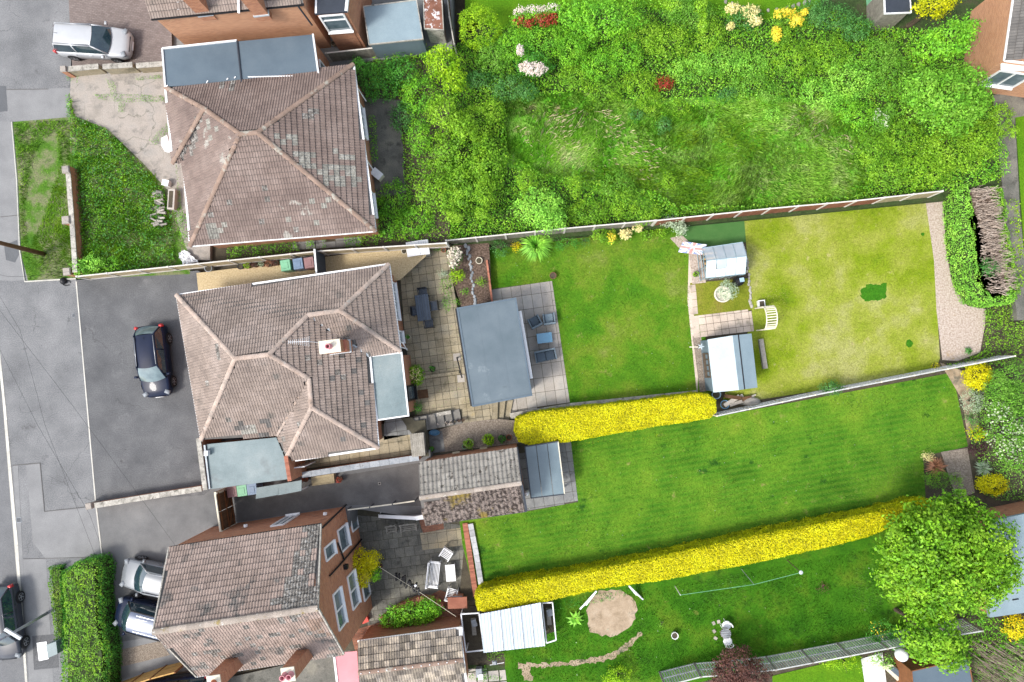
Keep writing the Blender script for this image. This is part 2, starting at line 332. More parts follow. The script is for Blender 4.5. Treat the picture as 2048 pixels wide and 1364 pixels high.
M['skyblue'] = flat('blue_plastic', (.12, .26, .40), .5)
M['paleblue'] = flat('pale_blue_box', (.35, .50, .60), .5)
M['tyre'] = flat('rubber', (.015, .015, .016), .8); M['rim'] = flat('alloy', (.32, .33, .35), .3, metal=.6)
M['paint_silver'] = mk('silver_paint', [(0.393, 0.405, 0.423), (0.452, 0.465, 0.476)], scale=1, rough=.34, metal=.15, coat=.25)
M['paint_navy'] = mk('navy_paint', [(.006, .011, .028), (.009, .015, .040)], scale=1, rough=.35, spec=.15, metal=.0, coat=.15)
M['paint_pale'] = mk('pale_silver_paint', [(0.175, 0.189, 0.203), (0.217, 0.231, 0.245)], scale=1, rough=.34, metal=.15, coat=.25)
M['paint_dark'] = mk('dark_grey_paint', [(.02, .024, .035), (.03, .035, .05)], scale=1, rough=.4, metal=.0, coat=.5)
M['vanroof'] = mk('van_roof_paint', [(0.0975, 0.124, 0.188), (0.135, 0.161, 0.225)], scale=1, rough=.3, metal=.05, coat=.2)
M['lamp_red'] = flat('red_lens', (.45, .02, .02), .2, coat=.6); M['lamp_clear'] = flat('clear_lens', (.22, .24, .26), .35)
# soils, gravels, turf
M['soil'] = mk('dark_soil', [(.045, .038, .026), (.085, .07, .045)], scale=2, fine=.35, fscale=20, bump=.6)
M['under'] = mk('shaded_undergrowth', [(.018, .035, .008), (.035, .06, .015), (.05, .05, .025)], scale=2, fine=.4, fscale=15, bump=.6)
M['mulch'] = mk('bark_mulch', [(.05, .032, .022), (.11, .075, .055), (.17, .12, .095)], scale=9, fine=.35, fscale=30, bump=.8, lo=.35, hi=.65)
M['gravel_gold'] = mk('golden_gravel', [(.36, .27, .14), (.47, .37, .215), (.56, .46, .30)], scale=12, fine=.22, fscale=40, bump=.8)
M['gravel_grey'] = mk('grey_gravel', [(.13, .105, .08), (.23, .19, .15), (.36, .31, .26)], scale=14, fine=.3, fscale=40, bump=.8)
M['gravel_pink'] = mk('pale_bark_chips', [(0.288, 0.224, 0.177), (0.418, 0.343, 0.286), (0.504, 0.434, 0.374)], scale=10, fine=.22, fscale=30, bump=.8, lo=.35, hi=.65, stains=[((.35, .24, .12), 1.2, .64, .72)])
M['bare'] = mk('bare_earth', [(.22, .165, .105), (.34, .26, .18), (.40, .32, .235)], scale=1.5, fine=.16, fscale=22, bump=.4, stains=[((.13, .12, .09), .9, .55, .68)])
T = dict(fine=.32, fscale=14, bump=.8, bscale=22, rough=.9, spec=.1)
M['lawn2'] = mk('patchy_lawn', [(0.0431, 0.144, 0.00749), (0.0718, 0.181, 0.00936), (0.122, 0.202, 0.0168), (0.172, 0.211, 0.0468)], scale=.42, detail=6, lo=.32, hi=.72, stains=[((.23, .215, .07), 1.6, .62, .76)], **T)
M['lawn_dry'] = mk('dry_lawn', [(0.0959, 0.176, 0.00672), (0.17, 0.235, 0.0118), (0.244, 0.277, 0.042), (0.296, 0.302, 0.101)], scale=.30, detail=6, lo=.34, hi=.68, stains=[((.40, .34, .17), 1.4, .62, .78)], **T)
M['lawn3'] = mk('striped_lawn', [(0.0276, 0.105, 0.00596), (0.0511, 0.158, 0.00994), (0.0944, 0.206, 0.0139), (0.15, 0.236, 0.0199)], scale=.35, detail=6, lo=.32, hi=.72, stripe=(math.radians(80), .9, (.12, .22, .018), .35), stains=[((.22, .21, .07), 1.4, .62, .76), ((.02, .075, .008), 1.0, .62, .70)], **T)
M['lawn4'] = mk('lush_lawn', [(0.0242, 0.1, 0.00437), (0.0415, 0.14, 0.00612), (0.083, 0.162, 0.0105)], scale=.6, detail=6, lo=.34, hi=.68, stains=[((.02, .065, .006), .9, .58, .70), ((.13, .17, .03), 1.3, .66, .76)], **T)
M['lawn_bright'] = mk('bright_lawn', [(.06, .17, .006), (.10, .21, .008)], scale=.8, **T)
M['dullwhite'] = mk('weathered_white', [(.33, .34, .35), (.46, .47, .48)], scale=4, fine=.2, isl=.2)
M['verge'] = mk('rough_verge', [(0.0425, 0.119, 0.0127), (0.068, 0.153, 0.017), (0.17, 0.178, 0.0935), (0.0425, 0.111, 0.0127)], scale=.8, detail=6, stains=[((.26, .245, .19), .7, .62, .70)], **T)
M['turf_fake'] = mk('artificial_turf', [(.045, .135, .03), (.065, .16, .04)], scale=1.5, fine=.14, fscale=30)
M['moss_lawn'] = mk('mossy_lawn', [(.115, .155, .01), (.17, .19, .02), (.21, .17, .045)], scale=.7, **T)
M['meadow'] = mk('meadow_turf', [(0.0782, 0.298, 0.0166), (0.127, 0.373, 0.0276), (0.215, 0.397, 0.069), (0.0978, 0.323, 0.0206)], scale=.8, stains=[((.33, .29, .16), 1.2, .58, .70), ((.035, .10, .01), 1.0, .60, .70)], **T)
M['patchgreen'] = mk('lush_patch', [(.028, .13, .006), (.045, .16, .008)], scale=3, **T)
# foliage
def leaf(name, cols, scale=1.4, isl=.38, rough=.5, trans=.25, **k): M[name] = mk(name + '_foliage', cols, scale=scale, isl=isl, rough=rough, spec=.25, trans=trans, **k)
leaf('mid', [(0.0889, 0.313, 0.0217), (0.179, 0.475, 0.027), (0.306, 0.627, 0.0323)])
leaf('dark', [(0.0438, 0.203, 0.0281), (0.0836, 0.316, 0.0338), (0.149, 0.43, 0.0449)])
leaf('lime', [(0.156, 0.358, 0.00936), (0.266, 0.499, 0.0125), (0.422, 0.624, 0.0187)])
leaf('paletree', [(0.0892, 0.301, 0.0168), (0.166, 0.411, 0.0294), (0.281, 0.531, 0.0588)])
leaf('yellowgreen', [(0.133, 0.323, 0.015), (0.224, 0.439, 0.021), (0.347, 0.578, 0.045)])
leaf('blueg', [(0.0455, 0.165, 0.028), (0.078, 0.242, 0.048), (0.156, 0.352, 0.096)])
leaf('olive', [(0.0861, 0.266, 0.0195), (0.155, 0.375, 0.0325), (0.233, 0.46, 0.065)])
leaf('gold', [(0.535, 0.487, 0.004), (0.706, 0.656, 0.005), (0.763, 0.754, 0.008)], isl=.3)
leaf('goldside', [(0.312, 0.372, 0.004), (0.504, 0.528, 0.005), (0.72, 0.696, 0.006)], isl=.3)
leaf('goldorange', [(0.675, 0.54, 0.006), (0.85, 0.72, 0.009), (0.525, 0.54, 0.009)])
leaf('red', [(0.264, 0.03, 0.018), (0.384, 0.06, 0.03), (0.168, 0.072, 0.024)])
leaf('purple', [(0.065, 0.0286, 0.026), (0.13, 0.0585, 0.0455), (0.195, 0.0975, 0.065)])
leaf('plum', [(0.042, 0.0096, 0.0216), (0.078, 0.0168, 0.036)])
leaf('whitefl', [(0.682, 0.616, 0.484), (0.814, 0.748, 0.638)], isl=.2)
leaf('pinkfl', [(0.726, 0.605, 0.528), (0.814, 0.726, 0.66)], isl=.2)
leaf('creamfl', [(0.748, 0.66, 0.242), (0.85, 0.77, 0.396)], isl=.2)
leaf('yellowfl', [(0.825, 0.638, 0.033), (0.85, 0.726, 0.088)], isl=.2)
leaf('varieg', [(0.374, 0.462, 0.286), (0.572, 0.638, 0.418)], isl=.3)
leaf('silver', [(0.308, 0.418, 0.264), (0.506, 0.594, 0.418)], isl=.3)
leaf('bronze', [(0.3, 0.135, 0.075), (0.48, 0.24, 0.135)], isl=.3)
leaf('hedgeg', [(0.0999, 0.265, 0.0185), (0.183, 0.398, 0.0232), (0.31, 0.551, 0.0277)])
leaf('hedgeg2', [(0.146, 0.404, 0.041), (0.267, 0.606, 0.0655), (0.427, 0.758, 0.0983)])
leaf('treebig', [(0.0764, 0.233, 0.0116), (0.171, 0.383, 0.0155), (0.339, 0.566, 0.0348)], scale=.8, isl=.45)
leaf('grassblade', [(0.11, 0.349, 0.018), (0.187, 0.444, 0.03), (0.284, 0.497, 0.072), (0.438, 0.538, 0.216)], scale=.45, isl=.3, detail=6)
leaf('grassgreen', [(0.0785, 0.204, 0.0102), (0.131, 0.286, 0.0136), (0.209, 0.337, 0.0213)], scale=.7, isl=.3)
leaf('straw', [(0.45, 0.39, 0.225), (0.63, 0.555, 0.36)], isl=.3)
M['twig'] = mk('dead_twig', [(.22, .165, .13), (.36, .29, .235), (.46, .39, .33)], scale=3, isl=.35)
M['bark'] = mk('bark', [(.06, .045, .03), (.11, .085, .06)], scale=5, fine=.3)
# ---------------------------------------------------------------- builders
def proj(v):
    d = CAM_R.transposed() @ (Vector(v) - Vector((0, 0, CAM_H)))
    return 1024 + FPX * d.x / -d.z, 682 - FPX * d.y / -d.z
def vnoise(x, y, sc, seed=0):
    x = x * sc + seed * 17.3; y = y * sc + seed * 9.1
    xi = np.floor(x).astype(int); yi = np.floor(y).astype(int); fx = x - xi; fy = y - yi
    fx = fx * fx * (3 - 2 * fx); fy = fy * fy * (3 - 2 * fy)
    def h(a, b):
        n = (a * 374761393 + b * 668265263 + seed * 974711) & 0x7fffffff
        n = ((n ^ (n >> 13)) * 1274126177) & 0x7fffffff
        return ((n ^ (n >> 16)) & 0xffff) / 65535.0
    return (h(xi, yi) * (1 - fx) + h(xi + 1, yi) * fx) * (1 - fy) + (h(xi, yi + 1) * (1 - fx) + h(xi + 1, yi + 1) * fx) * fy
def leaves(name, C, Nn, size, mat, parent, aspect=.5, droop=0.0):
    n = len(C)
    if n == 0: return None
    Nn = Nn / (np.linalg.norm(Nn, axis=1, keepdims=True) + 1e-9)
    R = rng.normal(size=(n, 3)); T_ = np.cross(Nn, R); T_ /= np.linalg.norm(T_, axis=1, keepdims=True) + 1e-9
    B = np.cross(Nn, T_); s = (size * rng.uniform(.6, 1.35, n))[:, None] * .5
    V = np.empty((n, 4, 3)); V[:, 0] = C - T_ * s; V[:, 1] = C + B * s * aspect + Nn * s * .15
    V[:, 2] = C + T_ * s - Nn * s * .2; V[:, 3] = C - B * s * aspect + Nn * s * .15
    me = bpy.data.meshes.new(name); me.vertices.add(n * 4); me.vertices.foreach_set('co', V.ravel())
    me.loops.add(n * 4); me.loops.foreach_set('vertex_index', np.arange(n * 4, dtype=np.int32))
    me.polygons.add(n); me.polygons.foreach_set('loop_start', np.arange(0, n * 4, 4, dtype=np.int32))
    me.polygons.foreach_set('loop_total', np.full(n, 4, dtype=np.int32)); me.materials.append(mat); me.update(calc_edges=True)
    o = bpy.data.objects.new(name, me); COL.objects.link(o)
    if parent is not None: par(o, parent)
    return o
def blob_pts(c, r, dens, clump, low=-.25, inner=.62):
    """leaf points gathered in clumps over an ellipsoid"""
    A = 4 * math.pi * ((r[0] * r[1]) ** 1.6 / 3 + (r[0] * r[2]) ** 1.6 / 3 + (r[1] * r[2]) ** 1.6 / 3) ** (1 / 1.6) * .7
    n = max(30, int(A * dens)); kc = max(6, int(A / (clump * clump) * 1.25))
    d = rng.normal(size=(kc * 3, 3)); d /= np.linalg.norm(d, axis=1, keepdims=True); d = d[d[:, 2] > low][:kc]; kc = len(d)
    rad = rng.uniform(inner, 1.0, kc)[:, None]; lump = 1 + .10 * np.sin(d[:, :1] * 5 + c[0]) * np.cos(d[:, 1:2] * 6 + c[1])
    cc = d * rad * lump
    idx = rng.integers(0, kc, n); off = rng.normal(size=(n, 3)) * clump * .42
    P = np.array(c) + cc[idx] * np.array(r) + off
    Nn = d[idx] * .7 + rng.normal(size=(n, 3)) * .55 + np.array([0, 0, .55]) + off / clump * .6
    return P, Nn
def stem_mb(c, zg, h, spread, r0=.06, limbs=4):
    mb = MB(); x, y = c; mb.tube([(x, y, zg - .05), (x + .05, y, zg + h * .3), (x, y + .04, zg + h * .55)], [r0, r0 * .75, r0 * .5], 6)
    for k in range(limbs):
        a = 2 * math.pi * k / limbs + random.random(); q = spread * random.uniform(.35, .65)
        mb.tube([(x, y, zg + h * .22), (x + q * .4 * math.cos(a), y + q * .4 * math.sin(a), zg + h * .45), (x + q * math.cos(a), y + q * math.sin(a), zg + h * .68)], [r0 * .55, r0 * .35, r0 * .15], 5)
    return mb
def shrub(name, label, cat, blobs, zg, h, mat, dens=260, size=.10, clump=.22, group=None, extra=None, stem=.05, low=-.25, aspect=.5, inner=.62):
    """blobs: (px, py, rx_px, ry_px[, relative height]); the crown stands on a stem with limbs"""
    zc = zg + h * .58; c0 = W(blobs[0][0], blobs[0][1], zc)
    t = thing(name, label, cat, (c0.x, c0.y, zg), 0, group); Ps = []; Ns = []
    for b in blobs:
        hh = h * (b[4] if len(b) > 4 else 1); z = zg + hh * .58; c = W(b[0], b[1], z); k = ppm(z)
        P, Nn = blob_pts(c, (b[2] / k, b[3] / k, hh * .42), dens, clump, low, inner); Ps.append(P); Ns.append(Nn)
    P = np.concatenate(Ps); P[:, 2] = np.maximum(P[:, 2], zg + .02)
    leaves('foliage', P, np.concatenate(Ns), size, M[mat], t, aspect)
    for e in (extra or []):     # (part name, material, blobs, density, size, label)
        Ps = []; Ns = []
        for b in e[2]:
            z = zg + h * (b[4] if len(b) > 4 else .8); c = W(b[0], b[1], z); k = ppm(z)
            P, Nn = blob_pts(c, (b[2] / k, b[3] / k, h * .22), e[3], clump * .6, 0.0); Ps.append(P); Ns.append(Nn)
        o = leaves(e[0], np.concatenate(Ps), np.concatenate(Ns), e[4], M[e[1]], t, .8)
        if len(e) > 5: tag(o, e[5])
    rr = blobs[0][2] / ppm(zc)
    stem_mb((c0.x, c0.y), zg, h, rr, max(.015, stem)).build('stem', M['bark'], t, uv=False)
    return t
def sample_poly(P, dens):
    P = [tuple(p[:2]) for p in P]; xs = [p[0] for p in P]; ys = [p[1] for p in P]
    A = (max(xs) - min(xs)) * (max(ys) - min(ys)); n = int(A * dens)
    x = rng.uniform(min(xs), max(xs), n); y = rng.uniform(min(ys), max(ys), n); k = inpoly_np(x, y, P); return x[k], y[k]
def hedge(name, label, outline, zg, zt, mtop, mside, dens=420, size=.075, group=None, lump=.10, round_=.25):
    P = ccw([W2(a, b, zt) for a, b in outline]); c = np.mean(np.array(P), axis=0)
    t = thing(name, label, 'hedge', (c[0], c[1], zg), 0, group)
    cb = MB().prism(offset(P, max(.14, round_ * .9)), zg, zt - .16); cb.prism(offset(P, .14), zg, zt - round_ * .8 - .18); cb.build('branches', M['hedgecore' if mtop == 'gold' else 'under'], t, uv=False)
    x, y = sample_poly(P, dens); arr = np.array(P); nxt = np.roll(arr, -1, axis=0)
    dmin = np.full(len(x), 9.)
    for a, b in zip(arr, nxt):
        e = b - a; l2 = (e ** 2).sum() + 1e-9; tt = np.clip(((x - a[0]) * e[0] + (y - a[1]) * e[1]) / l2, 0, 1)
        dmin = np.minimum(dmin, np.hypot(x - a[0] - tt * e[0], y - a[1] - tt * e[1]))
    edge = np.clip(1 - dmin / max(round_, .01), 0, 1) ** 2 * round_ * .8
    z = zt - edge + (vnoise(x, y, 1.6, 3) - .5) * lump + (vnoise(x, y, 5, 4) - .5) * lump * .9 - rng.uniform(0, .07, len(x))
    C = np.stack([x, y, z], 1); Nn = rng.normal(size=C.shape) * .36 + np.array([0, 0, .9])
    leaves('foliage', C, Nn, size, M[mtop], t)
    Cs = []; Ns = []
    for a, b in zip(arr, nxt):
        e = b - a; L = np.hypot(*e); n = int(L * (zt - zg) * dens * .8)
        if n < 1: continue
        nn = np.array([e[1], -e[0]]) / (L + 1e-9); s = rng.uniform(0, 1, n); zz = rng.uniform(zg, zt - .05, n)
        px = a[0] + e[0] * s; py = a[1] + e[1] * s; o_ = (vnoise(px + zz, py - zz, 2.5, 5) - .6) * .16 + rng.uniform(-.1, .05, n)
        o_ += -.10 * np.clip((zz - zt + .3) / .3, 0, 1)
        Cs.append(np.stack([px + nn[0] * o_, py + nn[1] * o_, zz], 1)); Ns.append(rng.normal(size=(n, 3)) * .6 + np.array([nn[0], nn[1], .25]))
    o = leaves('side_foliage', np.concatenate(Cs), np.concatenate(Ns), size, M[mside], t)
    return t
def ground_cover(name, label, polys, holes, zg, hmin, hmax, mat, dens, size, seed=1, aspect=.5, sc=.5, cat='undergrowth', up=.6, group=None):
    Cs = []
    for P in polys:
        P = [W2(a, b, zg + hmin) for a, b in P]; x, y = sample_poly(P, dens); k = np.ones(len(x), bool)
        for Hh in holes: k &= ~inpoly_np(x, y, [W2(a, b, zg) for a, b in Hh])
        x = x[k]; y = y[k]
        h = hmin + (hmax - hmin) * np.clip(vnoise(x, y, sc, seed) * .6 + vnoise(x, y, sc * 2.7, seed + 1) * .4 + (vnoise(x, y, sc * 8, seed + 2) - .5) * .25, 0, 1)
        keep = rng.random(len(x)) < .35 + 1.2 * vnoise(x, y, sc * 5, seed + 5)
        z = zg + h - rng.uniform(0, 1, len(x)) ** 2 * h * .5
        Cs.append(np.stack([x, y, z], 1)[keep])
    C = np.concatenate(Cs); o = leaves(name, C, rng.normal(size=C.shape) * .6 + np.array([0, 0, up]), size, M[mat], None, aspect)
    return tag(o, label, cat, group, 'stuff')
def blades(name, label, polys, holes, zg, h, mat, dens, lean=(.3, .1), wd=.018, cat='grass', zf=None, seed=3):
    Cs = []
    for P in polys:
        P = [W2(a, b, zg) for a, b in P]; x, y = sample_poly(P, dens); k = np.ones(len(x), bool)
        for Hh in holes: k &= ~inpoly_np(x, y, [W2(a, b, zg) for a, b in Hh])
        k &= rng.random(len(x)) < .25 + 1.3 * vnoise(x, y, 1.3, seed)
        Cs.append(np.stack([x[k], y[k]], 1))
    C = np.concatenate(Cs); n = len(C); hh = h * rng.uniform(.5, 1.3, n)
    th = vnoise(C[:, 0], C[:, 1], .35, seed + 4) * 7 + rng.normal(size=n) * .7; ln = hh * rng.uniform(.4, 1.1, n)
    dx = np.cos(th) * ln + lean[0] * hh; dy = np.sin(th) * ln + lean[1] * hh
    wx = -np.sin(th) * wd; wy = np.cos(th) * wd; V = np.empty((n, 4, 3)); z0 = zg
    V[:, 0] = np.stack([C[:, 0] - wx, C[:, 1] - wy, np.full(n, z0)], 1); V[:, 1] = np.stack([C[:, 0] + wx, C[:, 1] + wy, np.full(n, z0)], 1)
    V[:, 2] = np.stack([C[:, 0] + dx * .6 + wx * .8, C[:, 1] + dy * .6 + wy * .8, z0 + hh * .75], 1)
    V[:, 3] = np.stack([C[:, 0] + dx, C[:, 1] + dy, z0 + hh * .9], 1)
    me = bpy.data.meshes.new(name); me.vertices.add(n * 4); me.vertices.foreach_set('co', V.ravel())
    me.loops.add(n * 4); me.loops.foreach_set('vertex_index', np.arange(n * 4, dtype=np.int32))
    me.polygons.add(n); me.polygons.foreach_set('loop_start', np.arange(0, n * 4, 4, dtype=np.int32))
    me.polygons.foreach_set('loop_total', np.full(n, 4, dtype=np.int32)); me.materials.append(M[mat]); me.update(calc_edges=True)
    o = bpy.data.objects.new(name, me); COL.objects.link(o); return tag(o, label, cat, None, 'stuff')
# --- ground
def rag(px, j=3.0, step=7):
    out = []
    for i in range(len(px)):
        a, b = px[i], px[(i + 1) % len(px)]; n = max(1, int(math.dist(a, b) / step))
        for k in range(n):
            f = k / n; out.append((a[0] + (b[0] - a[0]) * f + random.uniform(-j, j), a[1] + (b[1] - a[1]) * f + random.uniform(-j, j)))
    return out
def G(name, px, z, mat, depth=None, rot=0.0, kind='structure', label=None, cat=None):
    mb = MB(); P = [W2(a, b, z) for a, b in px]; mb.prism(P, BASE - .05 if depth is None else z - depth, z)
    o = mb.build(name, M[mat], rot=rot); return tag(o, label, cat, None, kind)
def frame2(pa, pb, z):
    a, b = W(*pa, z), W(*pb, z); u = (b - a).normalized(); return a, u, Vector((-u.y, u.x, 0))
def pave(parent, px, z, du, dv, line, gap=.022, mat='slab', name='slab', bond=0.0, h=.02, jit=.0, limit=300, cut=()):
    P = ccw([W2(a, b, z) for a, b in px]); a, u, v = frame2(*line, z)
    Q = [((p[0] - a.x) * u.x + (p[1] - a.y) * u.y, (p[0] - a.x) * v.x + (p[1] - a.y) * v.y) for p in P]
    i0, i1 = math.floor(min(q[0] for q in Q) / du) - 1, math.ceil(max(q[0] for q in Q) / du) + 1
    j0, j1 = math.floor(min(q[1] for q in Q) / dv), math.ceil(max(q[1] for q in Q) / dv)
    full = MB().box((0, 0, 0), (du - gap, dv - gap, h)); me = full.mesh(name, M[mat])
    ang = math.atan2(u.y, u.x); cnt = 0
    for j in range(j0, j1):
        for i in range(i0, i1):
            x0 = (i + bond * (j % 2)) * du + gap / 2; y0 = j * dv + gap / 2
            r = [(x0, y0), (x0 + du - gap, y0), (x0 + du - gap, y0 + dv - gap), (x0, y0 + dv - gap)]
            cx, cy = x0 + (du - gap) / 2, y0 + (dv - gap) / 2; wc = a + u * cx + v * cy
            if any(inpoly(wc.x, wc.y, [W2(q[0], q[1], z) for q in c_]) for c_ in cut): continue
            c = clip(r, Q)
            if len(c) < 3: continue
            ar = abs(area(c)); fullA = (du - gap) * (dv - gap)
            if ar < fullA * .12: continue
            cnt += 1
            dz = random.uniform(-1, 1) * jit
            if ar > fullA * .985:
                o = bpy.data.objects.new(name, me); o.matrix_basis = Matrix.Translation(wc + Vector((0, 0, h / 2 + dz))) @ Matrix.Rotation(ang, 4, 'Z')
                COL.objects.link(o); par(o, parent)
            else:
                MB().prism([(a.x + u.x * p[0] + v.x * p[1], a.y + u.y * p[0] + v.y * p[1]) for p in c], z + .001, z + h + dz).build(name, M[mat], parent)
    return cnt
# --- roofs
TILES = {}
def tile_mesh(mat, tw, tl, prof='roman'):
    k = (mat, tw, tl, prof)
    if k in TILES: return TILES[k]
    if prof == 'roman': xs = [(-.5, .0), (-.42, .028), (-.30, .034), (-.2, .004), (.0, .0), (.08, .028), (.2, .034), (.3, .004), (.5, .0)]
    elif prof == 'corr': xs = [(-.5, .02), (-.35, .035), (-.15, .035), (0, .02), (.15, .0), (.35, .0), (.5, .02)]
    else: xs = [(-.5, .0), (.5, .0)]
    mb = MB(); vs = []; n = len(xs); g_ = .985
    for x, z in xs: vs.append((x * tw * g_, -tl / 2 + .016, z + .046))
    for x, z in xs: vs.append((x * tw * g_, tl / 2 - .010, z + .006))
    for x, z in xs: vs.append((x * tw * g_, -tl / 2 + .02, -.025))
    fs = [(i, i + 1, n + i + 1, n + i) for i in range(n - 1)] + [(2 * n + i, 2 * n + i + 1, i + 1, i) for i in range(n - 1)]
    mb.add(vs, fs); me = mb.mesh('tile', M[mat], uv=False); TILES[k] = (me, np.array(vs), fs); return TILES[k]
def roof(root, V, planes, ridges, ridgemat, tw=.30, tl=.30, gutters=(), cap_r=.13, first=300, inset=0.0, gut='white', name='tile', patches=()):
    """planes: (names, tile material, profile); ridges: (a, b); V: name -> world Vector"""
    mats_all = []; deck = MB()
    for names, mat, prof in planes:
        pts = [V[k] for k in names]
        n = Vector((0, 0, 0))
        for i in range(len(pts)):
            a, b = pts[i], pts[(i + 1) % len(pts)]; n += Vector(((a.y - b.y) * (a.z + b.z), (a.z - b.z) * (a.x + b.x), (a.x - b.x) * (a.y + b.y)))
        n.normalize()
        if n.z < 0: n = -n; 
        o = sum(pts, Vector()) / len(pts)
        t = Vector((-n.y, n.x, 0)).normalized(); b = n.cross(t)
        if b.z < 0: t, b = -t, -b
        deck.poly([p - n * .03 for p in pts] if (pts[1] - pts[0]).cross(pts[2] - pts[1]).z > 0 else [p - n * .03 for p in pts[::-1]])
        Q = [((p - o).dot(t), (p - o).dot(b)) for p in pts]; v0 = min(q[1] for q in Q); u0 = min(q[0] for q in Q); u1 = max(q[0] for q in Q); v1 = max(q[1] for q in Q)
        nu = int((u1 - u0) / tw) + 1; nv = int((v1 - v0) / tl) + 1
        for j in range(nv):
            for i in range(nu):
                u = u0 + (i + .5) * tw; v = v0 + (j + .5) * tl
                hit = sum(inpoly(u + a_ * tw, v + b_ * tl, Q) for a_ in (-.3, .3) for b_ in (-.3, .3))
                if hit >= 3:
                    p = o + t * u + b * v
                    mw = Matrix((t, b, n)).transposed().to_4x4(); mw.translation = p
                    m2 = mat; pq = proj(p)
                    for poly_, pm_, pr_ in patches:
                        if inpoly(pq[0], pq[1], poly_) and random.random() < pr_: m2 = pm_
                    mats_all.append(((p - Vector((0, 0, CAM_H))).length, m2, prof, mw, p))
    deck.build('roof_deck', M['tiledark'], root, uv=False)
    vis = [m for m in mats_all if -5 < proj(m[4])[0] < 2053 and -5 < proj(m[4])[1] < 1369]; vis.sort(key=lambda m: m[0])
    ids = {id(m) for m in vis[:first]}
    for m in vis[:first]:
        inst(name, tile_mesh(m[1], tw, tl, m[2])[0], m[3], root)
    rest = {}
    for m in mats_all:
        if id(m) not in ids: rest.setdefault((m[1], m[2]), []).append(m[3])
    for (mat, prof), L in rest.items():
        me0, vs, fs = tile_mesh(mat, tw, tl, prof); mb = MB(); k = len(vs); base = np.c_[vs, np.ones(k)]
        A = np.concatenate([(base @ np.array(mw).T)[:, :3] for mw in L]); mb.v = [tuple(r) for r in A]
        mb.f = [tuple(i + q * k for i in f) for q in range(len(L)) for f in fs]; mb.mi = [0] * len(mb.f)
        tag(mb.build('tiling', M[mat], root, uv=False), kind='stuff')
    # half-round caps
    cm = MB(); n = 7; vs = []
    for y, r in ((-.5, 1.06), (.5, .94)):
        for k in range(n):
            a = math.pi * k / (n - 1); vs.append((math.cos(a) * cap_r * r, y * .43, math.sin(a) * cap_r * .62 * r))
    cm.add(vs, [(i, i + 1, n + i + 1, n + i) for i in range(n - 1)] + [tuple(range(n))[::-1], tuple(range(n, 2 * n))]); cme = cm.mesh('ridge_tile', M[ridgemat], uv=False)
    for a, b in ridges:
        p, q = V[a], V[b]; L = (q - p).length; k = max(1, round(L / .42)); d = (q - p).normalized(); sx = d.cross(Vector((0, 0, 1))).normalized(); up = sx.cross(d)
        for i in range(k):
            c = p + (q - p) * ((i + .5) / k) + up * .015; mw = Matrix((sx, d, up)).transposed().to_4x4(); mw.translation = c
            inst('ridge_tile', cme, mw @ Matrix.Diagonal((1, L / k / .42, 1, 1)), root)
    for a, b in gutters:
        gm = MB(); p, q = (V[a] if isinstance(a, str) else a), (V[b] if isinstance(b, str) else b)
        gm.beam(p + Vector((0, 0, -.05)), q + Vector((0, 0, -.05)), .11, .09); gm.build('gutter', M[gut], root, uv=False)
def walls(root, P, z0, z1, mat='brick', name='wall'):
    P = ccw(P); n = len(P)
    for i in range(n):
        a, b = P[i], P[(i + 1) % n]; e = Vector((b[0] - a[0], b[1] - a[1])).normalized(); nn = Vector((-e.y, e.x)) * .2
        a1 = (a[0], a[1]); b1 = (b[0] - e.x * .2, b[1] - e.y * .2)
        MB().prism([a1, b1, (b1[0] + nn.x, b1[1] + nn.y), (a1[0] + nn.x, a1[1] + nn.y)], z0, z1).build(name, M[mat], root)
def window(root, a, b, s0, s1, z0, z1, cen, mull=1, frame='white', door=False, transom=False, name=None):
    """a, b: world xy of the wall line; s0..s1 metres along it"""
    a = Vector(a[:2]); b = Vector(b[:2]); e = (b - a).normalized(); n = Vector((-e.y, e.x))
    if n.dot(a - Vector(cen[:2])) < 0: n = -n
    p0 = a + e * s0; p1 = a + e * s1; f = MB(); o = n * .03
    P = lambda q, z, k=0.0: Vector((q.x + n.x * (.03 + k), q.y + n.y * (.03 + k), z)); upv = Vector((n.x, n.y, 0))
    f.beam(P(p0, z0), P(p1, z0), .09, .09); f.beam(P(p0, z1), P(p1, z1), .09, .09)
    f.beam(P(p0, z0), P(p0, z1), .09, .088, up=upv); f.beam(P(p1, z0), P(p1, z1), .09, .088, up=upv)
    for k in range(1, mull + 1):
        q = p0 + (p1 - p0) * k / (mull + 1); f.beam(P(q, z0), P(q, z1), .07, .07, up=upv)
    if transom: zz = z0 + (z1 - z0) * .7; f.beam(P(p0, zz), P(p1, zz), .06, .06)
    fo = f.build(name or ('door' if door else 'window'), M[frame], root, uv=False)
    g_ = MB(); g_.poly([P(p0, z0, -.02), P(p1, z0, -.02), P(p1, z1, -.02), P(p0, z1, -.02)]); go = g_.build('pane', M['glass'], uv=False)
    go.parent = fo; go.matrix_parent_inverse = Matrix.Identity(4) if fo.parent is None else (Matrix.Translation(-Vector(fo.parent.location)) @ Matrix.Identity(4)) @ Matrix.Translation(fo.parent.location)
    sl = MB(); sl.beam(P(p0 - e * .06, z0 - .07, .05), P(p1 + e * .06, z0 - .07, .05), .16, .05); so = sl.build('sill', M[frame], uv=False); so.parent = fo; so.matrix_parent_inverse = go.matrix_parent_inverse
    return fo
